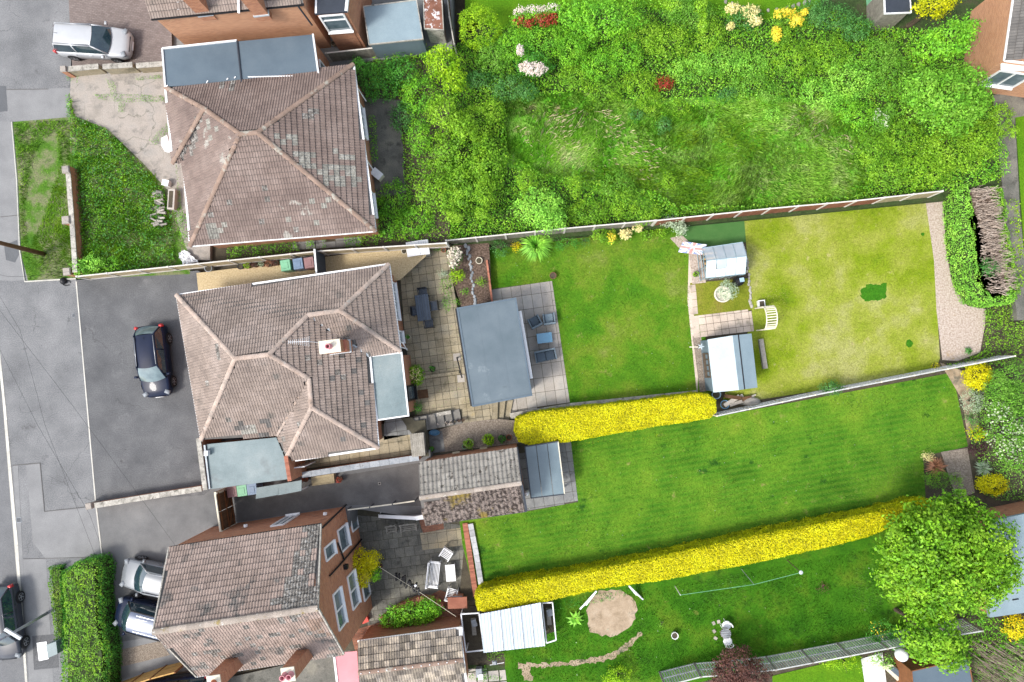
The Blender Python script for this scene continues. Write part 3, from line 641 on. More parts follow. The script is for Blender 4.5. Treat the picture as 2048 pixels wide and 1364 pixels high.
# --- fences
def fence(name, label, path, zg, zt, bay=1.83, post='post', panel='fence_grey', pw=.10, group=None, style='vert', rail='post', board=True, thing_cat='fence', mats=None):
    pts = [W(a, b, zt) for a, b in path]; t = thing(name, label, thing_cat, (pts[0].x, pts[0].y, zg), 0, group)
    seg = [(pts[i], pts[i + 1]) for i in range(len(pts) - 1)]; Ltot = sum((b - a).length for a, b in seg)
    def at(s):
        for a, b in seg:
            l = (b - a).length
            if s <= l + 1e-6: return a + (b - a) * (s / l)
            s -= l
        return seg[-1][1]
    n = max(1, round(Ltot / bay)); P = [at(Ltot * i / n) for i in range(n + 1)]
    pm = MB().box((0, 0, (zt - zg) / 2), (pw, pw, zt - zg + .06)).mesh('post', M[post], uv=False)
    for i, p in enumerate(P):
        e = (P[min(i + 1, n)] - P[max(i - 1, 0)]); mw = Matrix.Translation((p.x, p.y, zg)) @ Matrix.Rotation(math.atan2(e.y, e.x), 4, 'Z'); inst('post', pm, mw, t)
    for i in range(n):
        a, b = P[i], P[i + 1]; e = (b - a).normalized(); a2 = a + e * pw * .55; b2 = b - e * pw * .55; L = (b2 - a2).length
        mt = mats[min(len(mats) - 1, int(i * len(mats) / n))] if mats else panel
        mb = MB()
        if board: MB().beam((a2.x, a2.y, zg + .15), (b2.x, b2.y, zg + .15), .05, .28).build('gravel_board', M[post], t, uv=False)
        z0 = zg + (.31 if board else .06)
        if style == 'vert':
            k = max(3, round(L / .14)); 
            for j in range(k):
                c = a2 + (b2 - a2) * ((j + .5) / k); mb.box((c.x, c.y, (z0 + zt - .05) / 2), (L / k * 1.04, .022 + .012 * (j % 2), zt - .05 - z0 + random.uniform(-.015, .015)), math.atan2(e.y, e.x))
        elif style == 'lap':
            k = max(3, round((zt - z0) / .16)); sd_ = Vector((-e.y, e.x, 0))
            for j in range(k):
                z = z0 + (zt - z0) * (j + .5) / k; o_ = sd_ * (.008 * (j % 2)); mb.beam((a2.x + o_.x, a2.y + o_.y, z), (b2.x + o_.x, b2.y + o_.y, z), .028, (zt - z0) / k * 1.0)
        elif style == 'trellis':
            k = max(3, round(L / .15))
            for j in range(k + 1):
                c = a2 + (b2 - a2) * (j / k); mb.box((c.x, c.y, (z0 + zt) / 2), (.09, .02, zt - z0 - .04), math.atan2(e.y, e.x))
        mb.build('panel', M[mt], t, uv=False)
        if rail:
            rl = MB(); rl.beam((a2.x, a2.y, zt - .01), (b2.x, b2.y, zt - .01), .07, .035)
            if style in ('trellis', 'rail'):
                sd_ = Vector((-e.y, e.x, 0)) * .03
                for z in (z0 + .05, (z0 + zt) / 2): rl.beam((a2.x + sd_.x, a2.y + sd_.y, z), (b2.x + sd_.x, b2.y + sd_.y, z), .05, .07)
            rl.build('rail', M[rail], t, uv=False)
    return t
def lowwall(name, label, path, zg, zt, wd, mat='brick', cop='coping', cop_len=.6, cat='wall', group=None, piers=()):
    pts = [W(a, b, zt) for a, b in path]; c = pts[0]; t = thing(name, label, cat, (c.x, c.y, zg), 0, group)
    for a, b in zip(pts[:-1], pts[1:]):
        MB().beam((a.x, a.y, (zg + zt) / 2), (b.x, b.y, (zg + zt) / 2), wd, zt - zg).build('wall', M[mat], t)
        if cop:
            L = (b - a).length; k = max(1, round(L / cop_len)); e = (b - a).normalized()
            me = MB().box((0, 0, 0), (L / k - .012, wd + .07, .06)).mesh('coping_stone', M[cop], uv=False)
            for i in range(k):
                p = a + (b - a) * ((i + .5) / k); inst('coping_stone', me, Matrix.Translation((p.x, p.y, zt + .031 + random.uniform(0, .006))) @ Matrix.Rotation(math.atan2(e.y, e.x), 4, 'Z'), t)
    for (px, py, s, h, m) in piers:
        p = W(px, py, zt + h); mb = MB().box((p.x, p.y, (zg + zt + h) / 2), (s, s, zt + h - zg), math.atan2((pts[1] - pts[0]).y, (pts[1] - pts[0]).x)); po = mb.build('pier', M[m], t)
        cb = MB().box((p.x, p.y, zt + h + .04), (s * 1.15, s * 1.15, .08), math.atan2((pts[1] - pts[0]).y, (pts[1] - pts[0]).x), taper=.85).build('pier_cap', M['conc'], t, uv=False)
    return t
# --- cars (x forward)
def car(label, px, py, ang, L=4.3, Wd=1.8, Hh=1.5, paint='paint_silver', roofmat=None, glassmat='carglass', style='hatch', cat='car', group='cars parked by the houses', zg=0.0, name='car', bars=False):
    c = W(px, py, zg + Hh * .6); t = thing(name, label, cat, (c.x, c.y, zg), 0, group); rot = Matrix.Translation((c.x, c.y, zg)) @ Matrix.Rotation(ang, 4, 'Z')
    roofmat = roofmat or paint; hw = Wd / 2
    def put(mb, nm, mat, smooth=True, root=t):
        me = mb.mesh(nm, M[mat] if isinstance(mat, str) else [M[k] for k in mat], smooth=smooth, uv=False); o = bpy.data.objects.new(nm, me); COL.objects.link(o); o.parent = root
        o.matrix_parent_inverse = Matrix.Identity(4)
        if root is t: o.matrix_basis = Matrix.Rotation(ang, 4, 'Z')
        return o
    belt = Hh * .61; hood0 = Hh * .45; st = []
    # x fraction, half width factor, top height
    prof = [(-.5, .70, hood0 * .9), (-.49, .84, belt * .86), (-.465, .93, belt * .97), (-.40, .985, belt), (-.2, 1, belt * .995), (0, 1, belt * .985), (.14, 1, belt * .97), (.22, .99, belt * .955), (.32, .975, belt * .90), (.41, .94, belt * .83), (.46, .87, belt * .76), (.487, .76, belt * .66), (.5, .60, hood0 * .8)]
    mb = MB(); n = 13
    for xf, wf, zt in prof:
        x = xf * L; wv = hw * wf; zb = .22 if abs(xf) < .47 else .30; row = [(-.9, zb), (-.99, zb + .12), (-1.0, (zb + zt) * .5), (-.985, zt - .10), (-.93, zt - .03), (-.80, zt + .005), (0, zt + .035)]
        row = row + [(-a, z) for a, z in row[:-1][::-1]]
        for a, z in row: mb.v.append((x, a * wv, z))
    for i in range(len(prof) - 1):
        for k in range(n - 1): mb.f.append((i * n + k, (i + 1) * n + k, (i + 1) * n + k + 1, i * n + k + 1)); mb.mi.append(0)
    mb.f.append(tuple(range(n))); mb.mi.append(0); e = (len(prof) - 1) * n; mb.f.append(tuple(e + k for k in range(n))[::-1]); mb.mi.append(0)
    put(mb, 'body', paint)
    # cabin frame points
    if style == 'van': xb0, xr0, xr1, xb1 = .33 * L, .20 * L, -.46 * L, -.485 * L
    elif style == 'suv': xb0, xr0, xr1, xb1 = .255 * L, .09 * L, -.41 * L, -.475 * L
    else: xb0, xr0, xr1, xb1 = .25 * L, .08 * L, -.36 * L, -.465 * L
    wb, wr = hw * .90, hw * .70; zb = belt * .97; zr = Hh * .955
    roof_ = MB(); ns = 8; m_ = 9
    for i in range(ns + 1):
        u = i / ns; x = xr0 + (xr1 - xr0) * u; wv = wr * (1 - .10 * abs(2 * u - 1) ** 3); crown = Hh * .045 * (1 - (2 * u - .9) ** 2 * .8)
        for k in range(m_):
            a = -1 + 2 * k / (m_ - 1); roof_.v.append((x + (.05 * L if i == 0 else 0) * (1 - a * a) * .35, a * wv, zr + crown * (1 - abs(a) ** 2.5) - (.03 if abs(a) == 1 else 0)))
    for i in range(ns):
        for k in range(m_ - 1): roof_.f.append((i * m_ + k, i * m_ + k + 1, (i + 1) * m_ + k + 1, (i + 1) * m_ + k)); roof_.mi.append(0)
    ro = put(roof_, 'roof', roofmat)
    def strip(pa, pb, bow, bowx, nm, mat):
        q = MB(); rows = 5; cs = 9
        for i in range(rows + 1):
            u = i / rows
            for k in range(cs):
                a = -1 + 2 * k / (cs - 1); wv = pa[1] + (pb[1] - pa[1]) * u; q.v.append((pa[0] + (pb[0] - pa[0]) * u + bowx * (1 - a * a) * (1 - u * .5), a * wv, pa[2] + (pb[2] - pa[2]) * u + bow * math.sin(math.pi * u) + .02 * (1 - a * a)))
        for i in range(rows):
            for k in range(cs - 1): q.f.append((i * cs + k, i * cs + k + 1, (i + 1) * cs + k + 1, (i + 1) * cs + k)); q.mi.append(0)
        return put(q, nm, mat)
    strip((xb0, wb * .93, zb + .03), (xr0, wr * .92, zr - .01), .05, .16, 'windscreen', glassmat)
    strip((xb1, wb * .84, zb), (xr1, wr * .86, zr - .01), .04, -.09, 'rear_window', glassmat)
    for s in (1, -1):
        q = MB(); xs = [xb0 - .05, xr0, (xr0 + xr1) / 2, xr1, xb1 + .06]; top = [zb + .02, zr - .02, zr - .005, zr - .03, zb + .02]; wt = [wb, wr, wr * 1.02, wr * .95, wb * .90]
        for i in range(5): q.v.append((xs[i], s * wb * (1 if i < 4 else .93), zb - .01)); q.v.append((xs[i], s * wt[i], top[i]))
        for i in range(4): q.f.append((2 * i, 2 * i + 2, 2 * i + 3, 2 * i + 1)); q.mi.append(0)
        put(q, 'side_window', 'carglass', smooth=False)
        q = MB(); 
        for (a, b) in (((xb0, wb * .97, zb), (xr0, wr * .97, zr)), ((xb1 + .02, wb * .88, zb), (xr1, wr * .93, zr)), ((xr0, wr * 1.0, zr), (xr1, wr * .96, zr - .01)), (((xr0 + xr1) / 2, wb * .985, zb), ((xr0 + xr1) / 2 - .03, wr * 1.0, zr))):
            q.beam((a[0], s * a[1], a[2] + .005), (b[0], s * b[1], b[2]), .07, .05)
        put(q, 'pillar', paint if style != 'van' else 'black')
        q = MB().box((xb0 - .22, s * (hw + .09), zb + .06), (.13, .2, .13)); put(q, 'mirror', paint)
        q = MB().box((.445 * L, s * hw * .74, belt * .80), (.26, .34, .10), rz=-s * .5, taper=.8); put(q, 'headlight', 'lamp_clear')
        q = MB().box((-.472 * L, s * hw * .84, belt * .90), (.20, .22, .20), rz=s * .4, taper=.8); put(q, 'tail_light', 'lamp_red')
        for xd in (.02, -.2):
            q = MB().box((xd * L, s * (hw + .005), belt * .86), (.2, .035, .035)); put(q, 'door_handle', paint)
        if bars:
            q = MB().beam((xr0 - .1, s * wr * .93, zr + .06), (xr1 + .1, s * wr * .90, zr + .06), .035, .035); put(q, 'roof_rail', 'rim')
        for xw in (.31, -.29):
            r = .33; tm = MB(); 
            tm.tube([(0, -.11, 0), (0, -.10, 0), (0, .10, 0), (0, .11, 0)], [r * .93, r, r, r * .93], 20)
            to = put(tm, 'wheel', 'tyre'); to.matrix_basis = Matrix.Rotation(ang, 4, 'Z') @ Matrix.Translation((xw * L, s * (hw - .075), r))
            rm = MB(); 
            for k in range(5):
                a = 2 * math.pi * k / 5; rm.beam((0, s * .118, 0), (math.cos(a) * r * .64, s * .115, math.sin(a) * r * .64), .05, .012, up=Vector((0, 1, 0)))
            rm.tube([(0, s * .10, 0), (0, s * .122, 0)], r * .16, 10)
            rm.lathe((0, 0, 0), [(r * .60, 0), (r * .68, 0)], 16)
            rm.v[-32:] = [(x, s * .117, y) for x, y, z in rm.v[-32:]]
            ri = put(rm, 'rim', 'rim', smooth=False, root=to)
            ar = MB(); k0 = 14; vs = []
            for rr_ in (r * .98, r * 1.16):
                for k in range(k0 + 1): a = math.pi * k / k0; vs.append((xw * L + rr_ * math.cos(a), s * (hw * 1.004), r + rr_ * math.sin(a) * 1.0))
            ar.add(vs, [(k, k + 1, k0 + 2 + k, k0 + 1 + k) for k in range(k0)]); put(ar, 'wheel_arch', 'black', smooth=False)
    q = MB().box((.493 * L, 0, belt * .58), (.05, Wd * .5, .14)); put(q, 'grille', 'black')
    q = MB().box((.505 * L, 0, .36), (.03, .52, .11)); put(q, 'number_plate', 'white')
    q = MB().tube([(xr1 + .25, 0, zr + Hh * .03), (xr1 + .12, 0, zr + .16)], .012, 5); put(q, 'aerial', 'black')
    if style == 'van':
        for k in range(6):
            q = MB().box(((xr0 + xr1) / 2 - .05, (k - 2.5) * wr * .29, zr + Hh * .035 - abs(k - 2.5) * .008), ((xr0 - xr1) * .78, .05, .03)); put(q, 'roof_rib', roofmat, smooth=False)
    return t
# --- small things
def pot(label, px, py, r_px, zg, h=.3, mat='terra', plant=None, ps=.07, name='plant_pot', group=None, ph=.35, pr=1.0, cat='plant pot'):
    c = W(px, py, zg + h); r = r_px / ppm(zg); t = thing(name, label, cat, (c.x, c.y, zg), 0, group); c = (c.x, c.y, zg)
    MB().lathe(c, [(r * .55, 0), (r * .72, .01), (r * .95, h * .8), (r, h), (r * .88, h), (r * .80, h * .86)], 16).build('pot', M[mat], t, smooth=True, uv=False)
    MB().lathe(c, [(0.001, h * .84), (r * .82, h * .84)], 16).build('compost', M['soil'], t, uv=False)
    if plant:
        P, N_ = blob_pts((c[0], c[1], zg + h + ph * .5), (r * pr, r * pr, ph * .5), 400, .08, -.6); leaves('plant', P, N_, ps, M[plant], t)
    return t
def bin_(label, px, py, ang, mat, zg, group='wheelie bins'):
    c = W(px, py, zg + 1.0); t = thing('wheelie_bin', label, 'bin', (c.x, c.y, zg), ang, group)
    o = MB().box((0, 0, .50), (.50, .55, .88), taper=1.12).build('body', M[mat], t, world=False); 
    MB().box((0, .02, .99), (.60, .66, .07), taper=.93).build('lid', M[mat], t, world=False, uv=False)
    MB().box((0, 0, 1.035), (.34, .38, .025), taper=.9).build('lid_panel', M[mat], t, world=False, uv=False)
    MB().beam((-.25, .36, .95), (.25, .36, .95), .04, .04).build('handle', M['black'], t, world=False, uv=False)
    for s in (-1, 1): MB().tube([(s * .24, .27, .1), (s * .29, .27, .1)], .1, 10).build('wheel', M['tyre'], t, world=False, uv=False)
    return t
def copy_tree(root, loc, rz, label=None, group=None):
    r = root.copy(); COL.objects.link(r); r.location = loc; r.rotation_euler = (0, 0, rz)
    if label: r['label'] = label
    if group: r['group'] = group
    for ch in list(root.children):
        c = ch.copy(); COL.objects.link(c); c.parent = r
        for g_ in ch.children: d = g_.copy(); COL.objects.link(d); d.parent = c
    return r
def flatroof(root, px, z, th, mat, trim='white', tw=.08, name='roof', rot=0.0, seams=0, line=None):
    P = ccw([W2(a, b, z) for a, b in px]); MB().prism(offset(P, .02), z - th, z, bottom=True).build(name, M[mat], root, rot=rot)
    if trim:
        n = len(P)
        for i in range(n):
            a, b = P[i], P[(i + 1) % n]; e = Vector((b[0] - a[0], b[1] - a[1], 0)).normalized() * tw * .5
            MB().beam(Vector((a[0], a[1], z - .03)) - e * .98, Vector((b[0], b[1], z - .03)) - e, tw, .12).build('roof_edge', M[trim], root, uv=False)
    return P
# ================================================================ THE GROUND
tag(MB().prism([(-150, -150), (150, -150), (150, 150), (-150, 150)], BASE - 1, BASE).build('ground', M['soil']), kind='structure')
G('road', [(-900, -700), (-70, -700), (-62, 0), (-9, 640), (8, 810), (33, 1090), (52, 1364), (75, 1700), (-900, 1700)], -.12, 'road')
pav = G('pavement', [(-60, -300), (142, -300), (142, 150), (140, 240), (152, 560), (190, 1004), (203, 1115), (232, 1700), (76, 1700), (53, 1364), (34, 1090), (9, 810), (-8, 640), (-61, 0)], FRONT, 'tarmac')
kerb = bpy.data.objects.new('kerb', MB().prism([W2(-9, 640, 0), W2(-6, 640, 0), W2(55, 1380, 0), W2(52, 1380, 0)], -.3, -.02).mesh('kerb', M['kerb'])); COL.objects.link(kerb); tag(kerb, kind='structure')
kp = [(-62, 0), (-9, 640), (9, 810), (34, 1090), (54, 1380)]
for (a, b) in zip(kp[:-1], kp[1:]):
    p, q = W(*a, 0), W(*b, 0); L = (q - p).length; n = max(1, int(L / .915)); e = (q - p).normalized()
    me = MB().box((0, 0, 0), (L / n - .012, .15, .20)).mesh('kerb_stone', M['kerb'])
    for i in range(n):
        c = p + (q - p) * (i + .5) / n; inst('kerb_stone', me, Matrix.Translation((c.x, c.y, -.085 + random.uniform(0, .008))) @ Matrix.Rotation(math.atan2(e.y, e.x), 4, 'Z'), kerb)
SH = .02
def seam(pts, wd=.05):
    for a, b in zip(pts[:-1], pts[1:]):
        p, q = W(*a, .012), W(*b, .012); tag(MB().beam(p, q, wd, .012).build('tarmac_seam', M['tarmac_old'], uv=False), kind='structure')
seam([(25, 931), (80, 926), (89, 1023), (172, 1014)], .045); seam([(13, 179), (96, 178)], .04); seam([(47, 1118), (200, 1114)], .03); seam([(0, 434), (38, 430)], .03)
def iron(label, px, py, z, sx, sy, a=.1, m='coping_blue'):
    c = W(px, py, z); t = thing('drain_cover', label, 'cover', c); MB().box(c + Vector((0, 0, .006)), (sx, sy, .02), a).build('frame', M[m], t, uv=False); MB().box(c + Vector((0, 0, .012)), (sx * .8, sy * .8, .02), a).build('lid', M['patch_dark'], t, uv=False); return t
iron('small faint grey stop tap cover beside the parking edge line', 147, 631, FRONT, .16, .22)
iron('dark square gully cover by the kerb above the green hedge', 38, 1040, FRONT, .3, .3)
def sheet(name, px, z, mat, rot=0.0, layer=1): return G(name, px, z + .004 * layer, mat, depth=SH, rot=rot)
sheet('pavement_patch', [(-10, 172), (12, 172), (15, 222), (-8, 225)], 0, 'patch_dark')
sheet('pavement_patch', [(12, 180), (60, 178), (140, 176), (141, 236), (90, 240), (25, 242), (17, 222)], 0, 'patch_light')
sheet('pavement_patch', [(8, 490), (34, 480), (38, 510), (30, 525), (12, 520)], 0, 'patch_dark', layer=2)
sheet('pavement_patch', [(-30, 240), (25, 243), (40, 400), (60, 560), (20, 562), (-10, 560)], 0, 'patch_light')
sheet('pavement_patch', [(52, 930), (80, 927), (89, 1023), (150, 1018), (192, 1012), (200, 1112), (92, 1118), (78, 1100), (66, 1085)], 0, 'patch_light')
sheet('pavement_patch', [(26, 930), (36, 930), (50, 1200), (43, 1200)], 0, 'patch_light', layer=2)
sheet('pavement_patch', [(150, 838), (172, 837), (178, 910), (152, 912), (148, 876), (160, 862), (159, 840)], 0, 'tarmac', layer=1)
sheet('pavement_patch', [(64, 1272), (112, 1268), (118, 1335), (68, 1340)], 0, 'tarmac_new', layer=2)
sheet('pavement_patch', [(42, 1118), (92, 1118), (108, 1380), (60, 1380)], 0, 'patch_light')
drive2 = G('tarmac_drive', [(152, 560), (396, 541), (520, 640), (520, 900), (408, 990), (192, 1006)], .0, 'tarmac_new', label=None)
drive2.location.z = .0015
G('side_drive', [(190, 1004), (405, 975), (860, 900), (870, 1040), (700, 1016), (690, 1200), (235, 1400), (205, 1115)], -.002, 'tarmac_drive3')
sheet('inner_drive', [(462, 985), (600, 965), (842, 925), (852, 1012), (700, 1010), (470, 1045)], 0, 'tarmac_old')
for px in ([(151, 563), (153.2, 563), (192, 1003), (189.8, 1003)], [(191, 1015), (193.5, 1015), (205.5, 1116), (203, 1116)]):
    tag(G('drive_edging', px, .012, 'kerb', depth=.03), kind='structure')
G('side_passage', [(500, 900), (640, 860), (850, 840), (858, 925), (600, 950), (480, 980)], -.003, 'mortar')
G('front_concrete', [(142, 145), (335, 140), (420, 250), (420, 520), (345, 520), (345, 420), (330, 375), (285, 325), (215, 258), (150, 235), (140, 190)], .002, 'conc')
bp = sheet('block_drive', [(134, -60), (340, -60), (345, 140), (145, 145)], 0, 'blockpave', rot=math.radians(6))
G('front_garden', [(136, 185), (150, 232), (215, 258), (285, 325), (335, 380), (350, 430), (380, 520), (380, 548), (150, 558)], .003, 'verge')
G('grass_verge', [(24, 244), (140, 234), (145, 330), (152, 556), (56, 562), (40, 500), (34, 360)], .02, 'verge')
tag(MB().tube([W(24, 244, .03), W(34, 360, .03), (W(40, 500, .03)), W(50, 563, .03), W(152, 557, .03)], .05, 6).build('verge_edging', M['kerb']), kind='structure')
G('house_plot', [(300, 140), (640, 60), (760, 120), (900, 120), (900, 490), (380, 548), (360, 540)], -.3, 'soil')
G('top_yard', [(340, -200), (900, -200), (905, 100), (650, 135), (340, 150)], -.25, 'slab_grey')
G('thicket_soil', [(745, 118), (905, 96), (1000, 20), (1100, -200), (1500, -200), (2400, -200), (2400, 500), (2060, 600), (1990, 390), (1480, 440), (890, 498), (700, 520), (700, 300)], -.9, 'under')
G('meadow', [(1000, 195), (1150, 182), (1260, 200), (1500, 190), (1650, 200), (1725, 255), (1750, 330), (1735, 398), (1500, 420), (1330, 430), (1190, 385), (1005, 330)], -.892, 'meadow')
G('far_lawn', [(930, -150), (1660, -150), (1640, 20), (1500, 45), (1440, 30), (1250, 10), (1060, 18), (1010, 60), (930, 40)], -.85, 'lawn_bright')
G('east_path', [(726, 195), (800, 200), (812, 385), (740, 400)], -.25, 'slab_dark')
G('right_path', [(1985, 190), (2060, 180), (2060, 230), (2030, 235), (2040, 420), (2060, 640), (2035, 640), (2010, 420)], -.86, 'slab_dark')
G('right_lawn', [(2030, 215), (2100, 200), (2120, 560), (2055, 600)], -.87, 'lawn_bright')
# rear gardens
G('rear_soil', [(860, 470), (1900, 380), (2400, 330), (2400, 1500), (930, 1500), (920, 1180), (935, 1020), (930, 840)], REAR - .02, 'soil')
G('garden_lawn', [(975, 500), (1370, 448), (1400, 560), (1425, 810), (1000, 840), (975, 620)], REAR, 'lawn2')
G('dry_lawn', [(1488, 435), (1850, 395), (1868, 520), (1880, 716), (1870, 745), (1515, 800), (1440, 815), (1505, 640)], REAR, 'lawn_dry')
G('long_lawn', [(915, 1010), (1000, 860), (1440, 832), (1905, 745), (1936, 893), (1846, 912), (1852, 1010), (950, 1190), (925, 1090)], REAR + .0, 'lawn3')
G('bottom_lawn', [(930, 1215), (1100, 1180), (1860, 1010), (1900, 1150), (1900, 1290), (1700, 1300), (1530, 1330), (1345, 1380), (1010, 1400), (1010, 1310)], REAR - .003, 'lawn4')
G('small_lawn', [(1545, 1352), (1720, 1310), (1740, 1420), (1545, 1420)], REAR + .01, 'lawn_bright')
G('white_path', [(1722, 1318), (1765, 1305), (1780, 1420), (1738, 1420)], REAR + .02, 'slab_white')
sheet('artificial_turf', [(1364, 448), (1488, 434), (1492, 484), (1400, 494), (1378, 483), (1364, 470)], REAR, 'turf_fake', layer=2)
sheet('moss_lawn', [(1380, 566), (1500, 556), (1504, 620), (1388, 632)], REAR, 'moss_lawn', layer=2)
sheet('lush_patch', rag([(1722, 578), (1738, 568), (1756, 570), (1772, 567), (1775, 580), (1770, 596), (1748, 602), (1730, 603), (1721, 592)], 2.2, 4), REAR, 'patchgreen', layer=2)
for c in ((1818, 687, 8), (1846, 468, 4)): sheet('lush_patch', [(c[0] + c[2] * random.uniform(.7, 1.2) * math.cos(a * .8), c[1] + c[2] * random.uniform(.7, 1.2) * math.sin(a * .8)) for a in range(8)], REAR, 'patchgreen', layer=2)
sheet('gravel_strip', [(1850, 393), (1885, 388), (1892, 500), (1905, 570), (1935, 612), (1972, 618), (1970, 650), (1960, 705), (1915, 722), (1885, 720), (1873, 620), (1868, 520)], REAR, 'gravel_pink', layer=1)
sheet('gravel_spot', [(1340, 476), (1366, 470), (1384, 490), (1382, 505), (1362, 500)], REAR, 'gravel_pink', layer=1)
sheet('planting_bed', [(1880, 725), (1920, 740), (1940, 745), (1960, 860), (1935, 870), (1925, 800)], REAR, 'bare', layer=2)
sheet('soil_square', [(1882, 904), (1935, 896), (1950, 985), (1915, 1000), (1900, 960)], REAR, 'gravel_grey', layer=2)
sheet('bare_circle', rag([(1172 + 0, 1225), (1178, 1200), (1200, 1180), (1240, 1178), (1266, 1195), (1275, 1220), (1262, 1250), (1235, 1272), (1205, 1272), (1180, 1262)]), REAR, 'bare', layer=2)
sheet('worn_track', rag([(1035, 1325), (1100, 1328), (1160, 1320), (1215, 1308), (1270, 1275), (1282, 1262), (1284, 1268), (1262, 1292), (1225, 1318), (1165, 1330), (1060, 1335), (1065, 1360), (1050, 1364)], 3.2, 5), REAR, 'bare', layer=1)
# patio beside the bungalow
patio = G('patio', [(780, 480), (892, 472), (905, 560), (920, 640), (950, 812), (965, 845), (985, 870), (1050, 880), (1050, 905), (840, 935), (740, 925), (745, 540)], P2, 'mortar')
ul = ((800, 600), (900, 586))
pave(patio, [(786, 545), (790, 500), (893, 488), (905, 560), (918, 640), (946, 812), (925, 818), (822, 832), (812, 700)], P2, .45, .45, ul, mat='slab', cut=([(780, 480), (830, 480), (830, 512), (780, 515)],), limit=300)
pave(patio, [(925, 818), (946, 812), (985, 806), (984, 838), (925, 846)], P2, .45, .45, ul, mat='slab')
sheet('gold_gravel', [(393, 546), (640, 515), (800, 494), (850, 490), (852, 512), (800, 560), (640, 580), (400, 620)], FRONT, 'gravel_gold')
sheet('step_gravel', [(867, 862), (940, 842), (998, 838), (1040, 842), (1045, 885), (880, 905)], P2, 'gravel_grey', layer=3)
passage = G('passage_paving', [(600, 918), (770, 890), (768, 840), (824, 835), (852, 870), (858, 912), (604, 945)], -.001, 'mortar')
pave(passage, [(610, 905), (770, 872), (845, 868), (852, 905), (606, 938)], 0, .60, .60, ((620, 930), (850, 896)), mat='slab')
pave(passage, [(768, 838), (800, 834), (824, 868), (768, 880)], 0, .60, .60, ((620, 930), (850, 896)), mat='slab_grey')
terrace = G('terrace', [(925, 600), (982, 578), (1104, 562), (1140, 808), (1000, 835), (960, 835)], REAR + .002, 'mortar')
pave(terrace, [(980, 580), (1104, 562), (1140, 808), (1003, 828)], REAR, .60, .85, ((985, 600), (1105, 583)), mat='slab_pale', bond=0)
gp = G('greenhouse_path', [(1378, 500), (1400, 495), (1400, 560), (1395, 800), (1385, 700), (1375, 600)], REAR + .003, 'slab_pink')
pave(gp, [(1381, 568), (1391, 567), (1396, 630), (1386, 632)], REAR + .003, .42, .45, ((1381, 600), (1395, 598)), mat='slab_pink')
pave(gp, [(1381, 633), (1502, 618), (1508, 662), (1386, 676)], REAR + .003, .43, .43, ((1384, 652), (1505, 636)), mat='slab_pink')
sheet('mossy_gravel', [(1385, 672), (1402, 670), (1414, 782), (1400, 784)], REAR, 'gravel_grey', layer=3)
sheet('shed_gravel', [(1378, 505), (1400, 498), (1412, 565), (1385, 568)], REAR, 'gravel_pink', layer=3)
gslab = G('garage_paving', [(1030, 870), (1140, 868), (1156, 1004), (1048, 1024)], REAR + .003, 'mortar')
pave(gslab, [(1030, 880), (1140, 868), (1156, 1004), (1048, 1022)], REAR + .003, .60, .60, ((1050, 1018), (1154, 1002)), mat='slab_grey')
lowpatio = G('lower_patio', [(600, 1000), (870, 990), (965, 1050), (975, 1250), (980, 1330), (700, 1420), (600, 1300)], P3, 'mortar')
pave(lowpatio, [(698, 1024), (838, 1040), (940, 1048), (962, 1215), (930, 1222), (740, 1262), (715, 1180)], P3, .60, .60, ((760, 1100), (930, 1078)), mat='slab_dark', bond=.5, h=.02)
pave(lowpatio, [(840, 1066), (925, 1055), (932, 1090), (845, 1100)], P3 + .022, .60, .60, ((760, 1100), (930, 1078)), mat='slab', h=.01)
sheet('brick_paving', [(700, 1262), (760, 1245), (800, 1222), (880, 1180), (945, 1205), (935, 1300), (715, 1320)], P3, 'brickpave', rot=.15, layer=8)
sheet('brick_paving', [(838, 1040), (885, 1036), (888, 1058), (846, 1066)], P3, 'brickpave', rot=.15, layer=9)
bt = G('bottom_paving', [(925, 1330), (1010, 1330), (1016, 1420), (925, 1420)], REAR - .01, 'under')
pave(bt, [(928, 1338), (1010, 1336), (1018, 1400), (930, 1400)], REAR, .68, .68, ((930, 1345), (1012, 1338)), mat='slab_pale', gap=.07)
G('south_gap', [(420, 1364), (700, 1300), (720, 1500), (380, 1500)], P3 + .01, 'slab_dark')
G('south_drive', [(200, 1290), (330, 1270), (420, 1360), (420, 1500), (200, 1500)], .001, 'patch_light')
kb = sheet('pebble_strip', [(240, 1300), (320, 1282), (340, 1310), (240, 1334)], .004, 'gravel_grey', layer=2)
# low stone edge behind the hedge, bed edging
tag(lowwall('stone_edging', 'mossy stone edging along the lawn behind the clipped yellow hedge', [(1020, 832), (1140, 812), (1395, 786)], REAR, REAR + .25, .28, mat='coping', cop='coping', cat='edging', cop_len=.9))
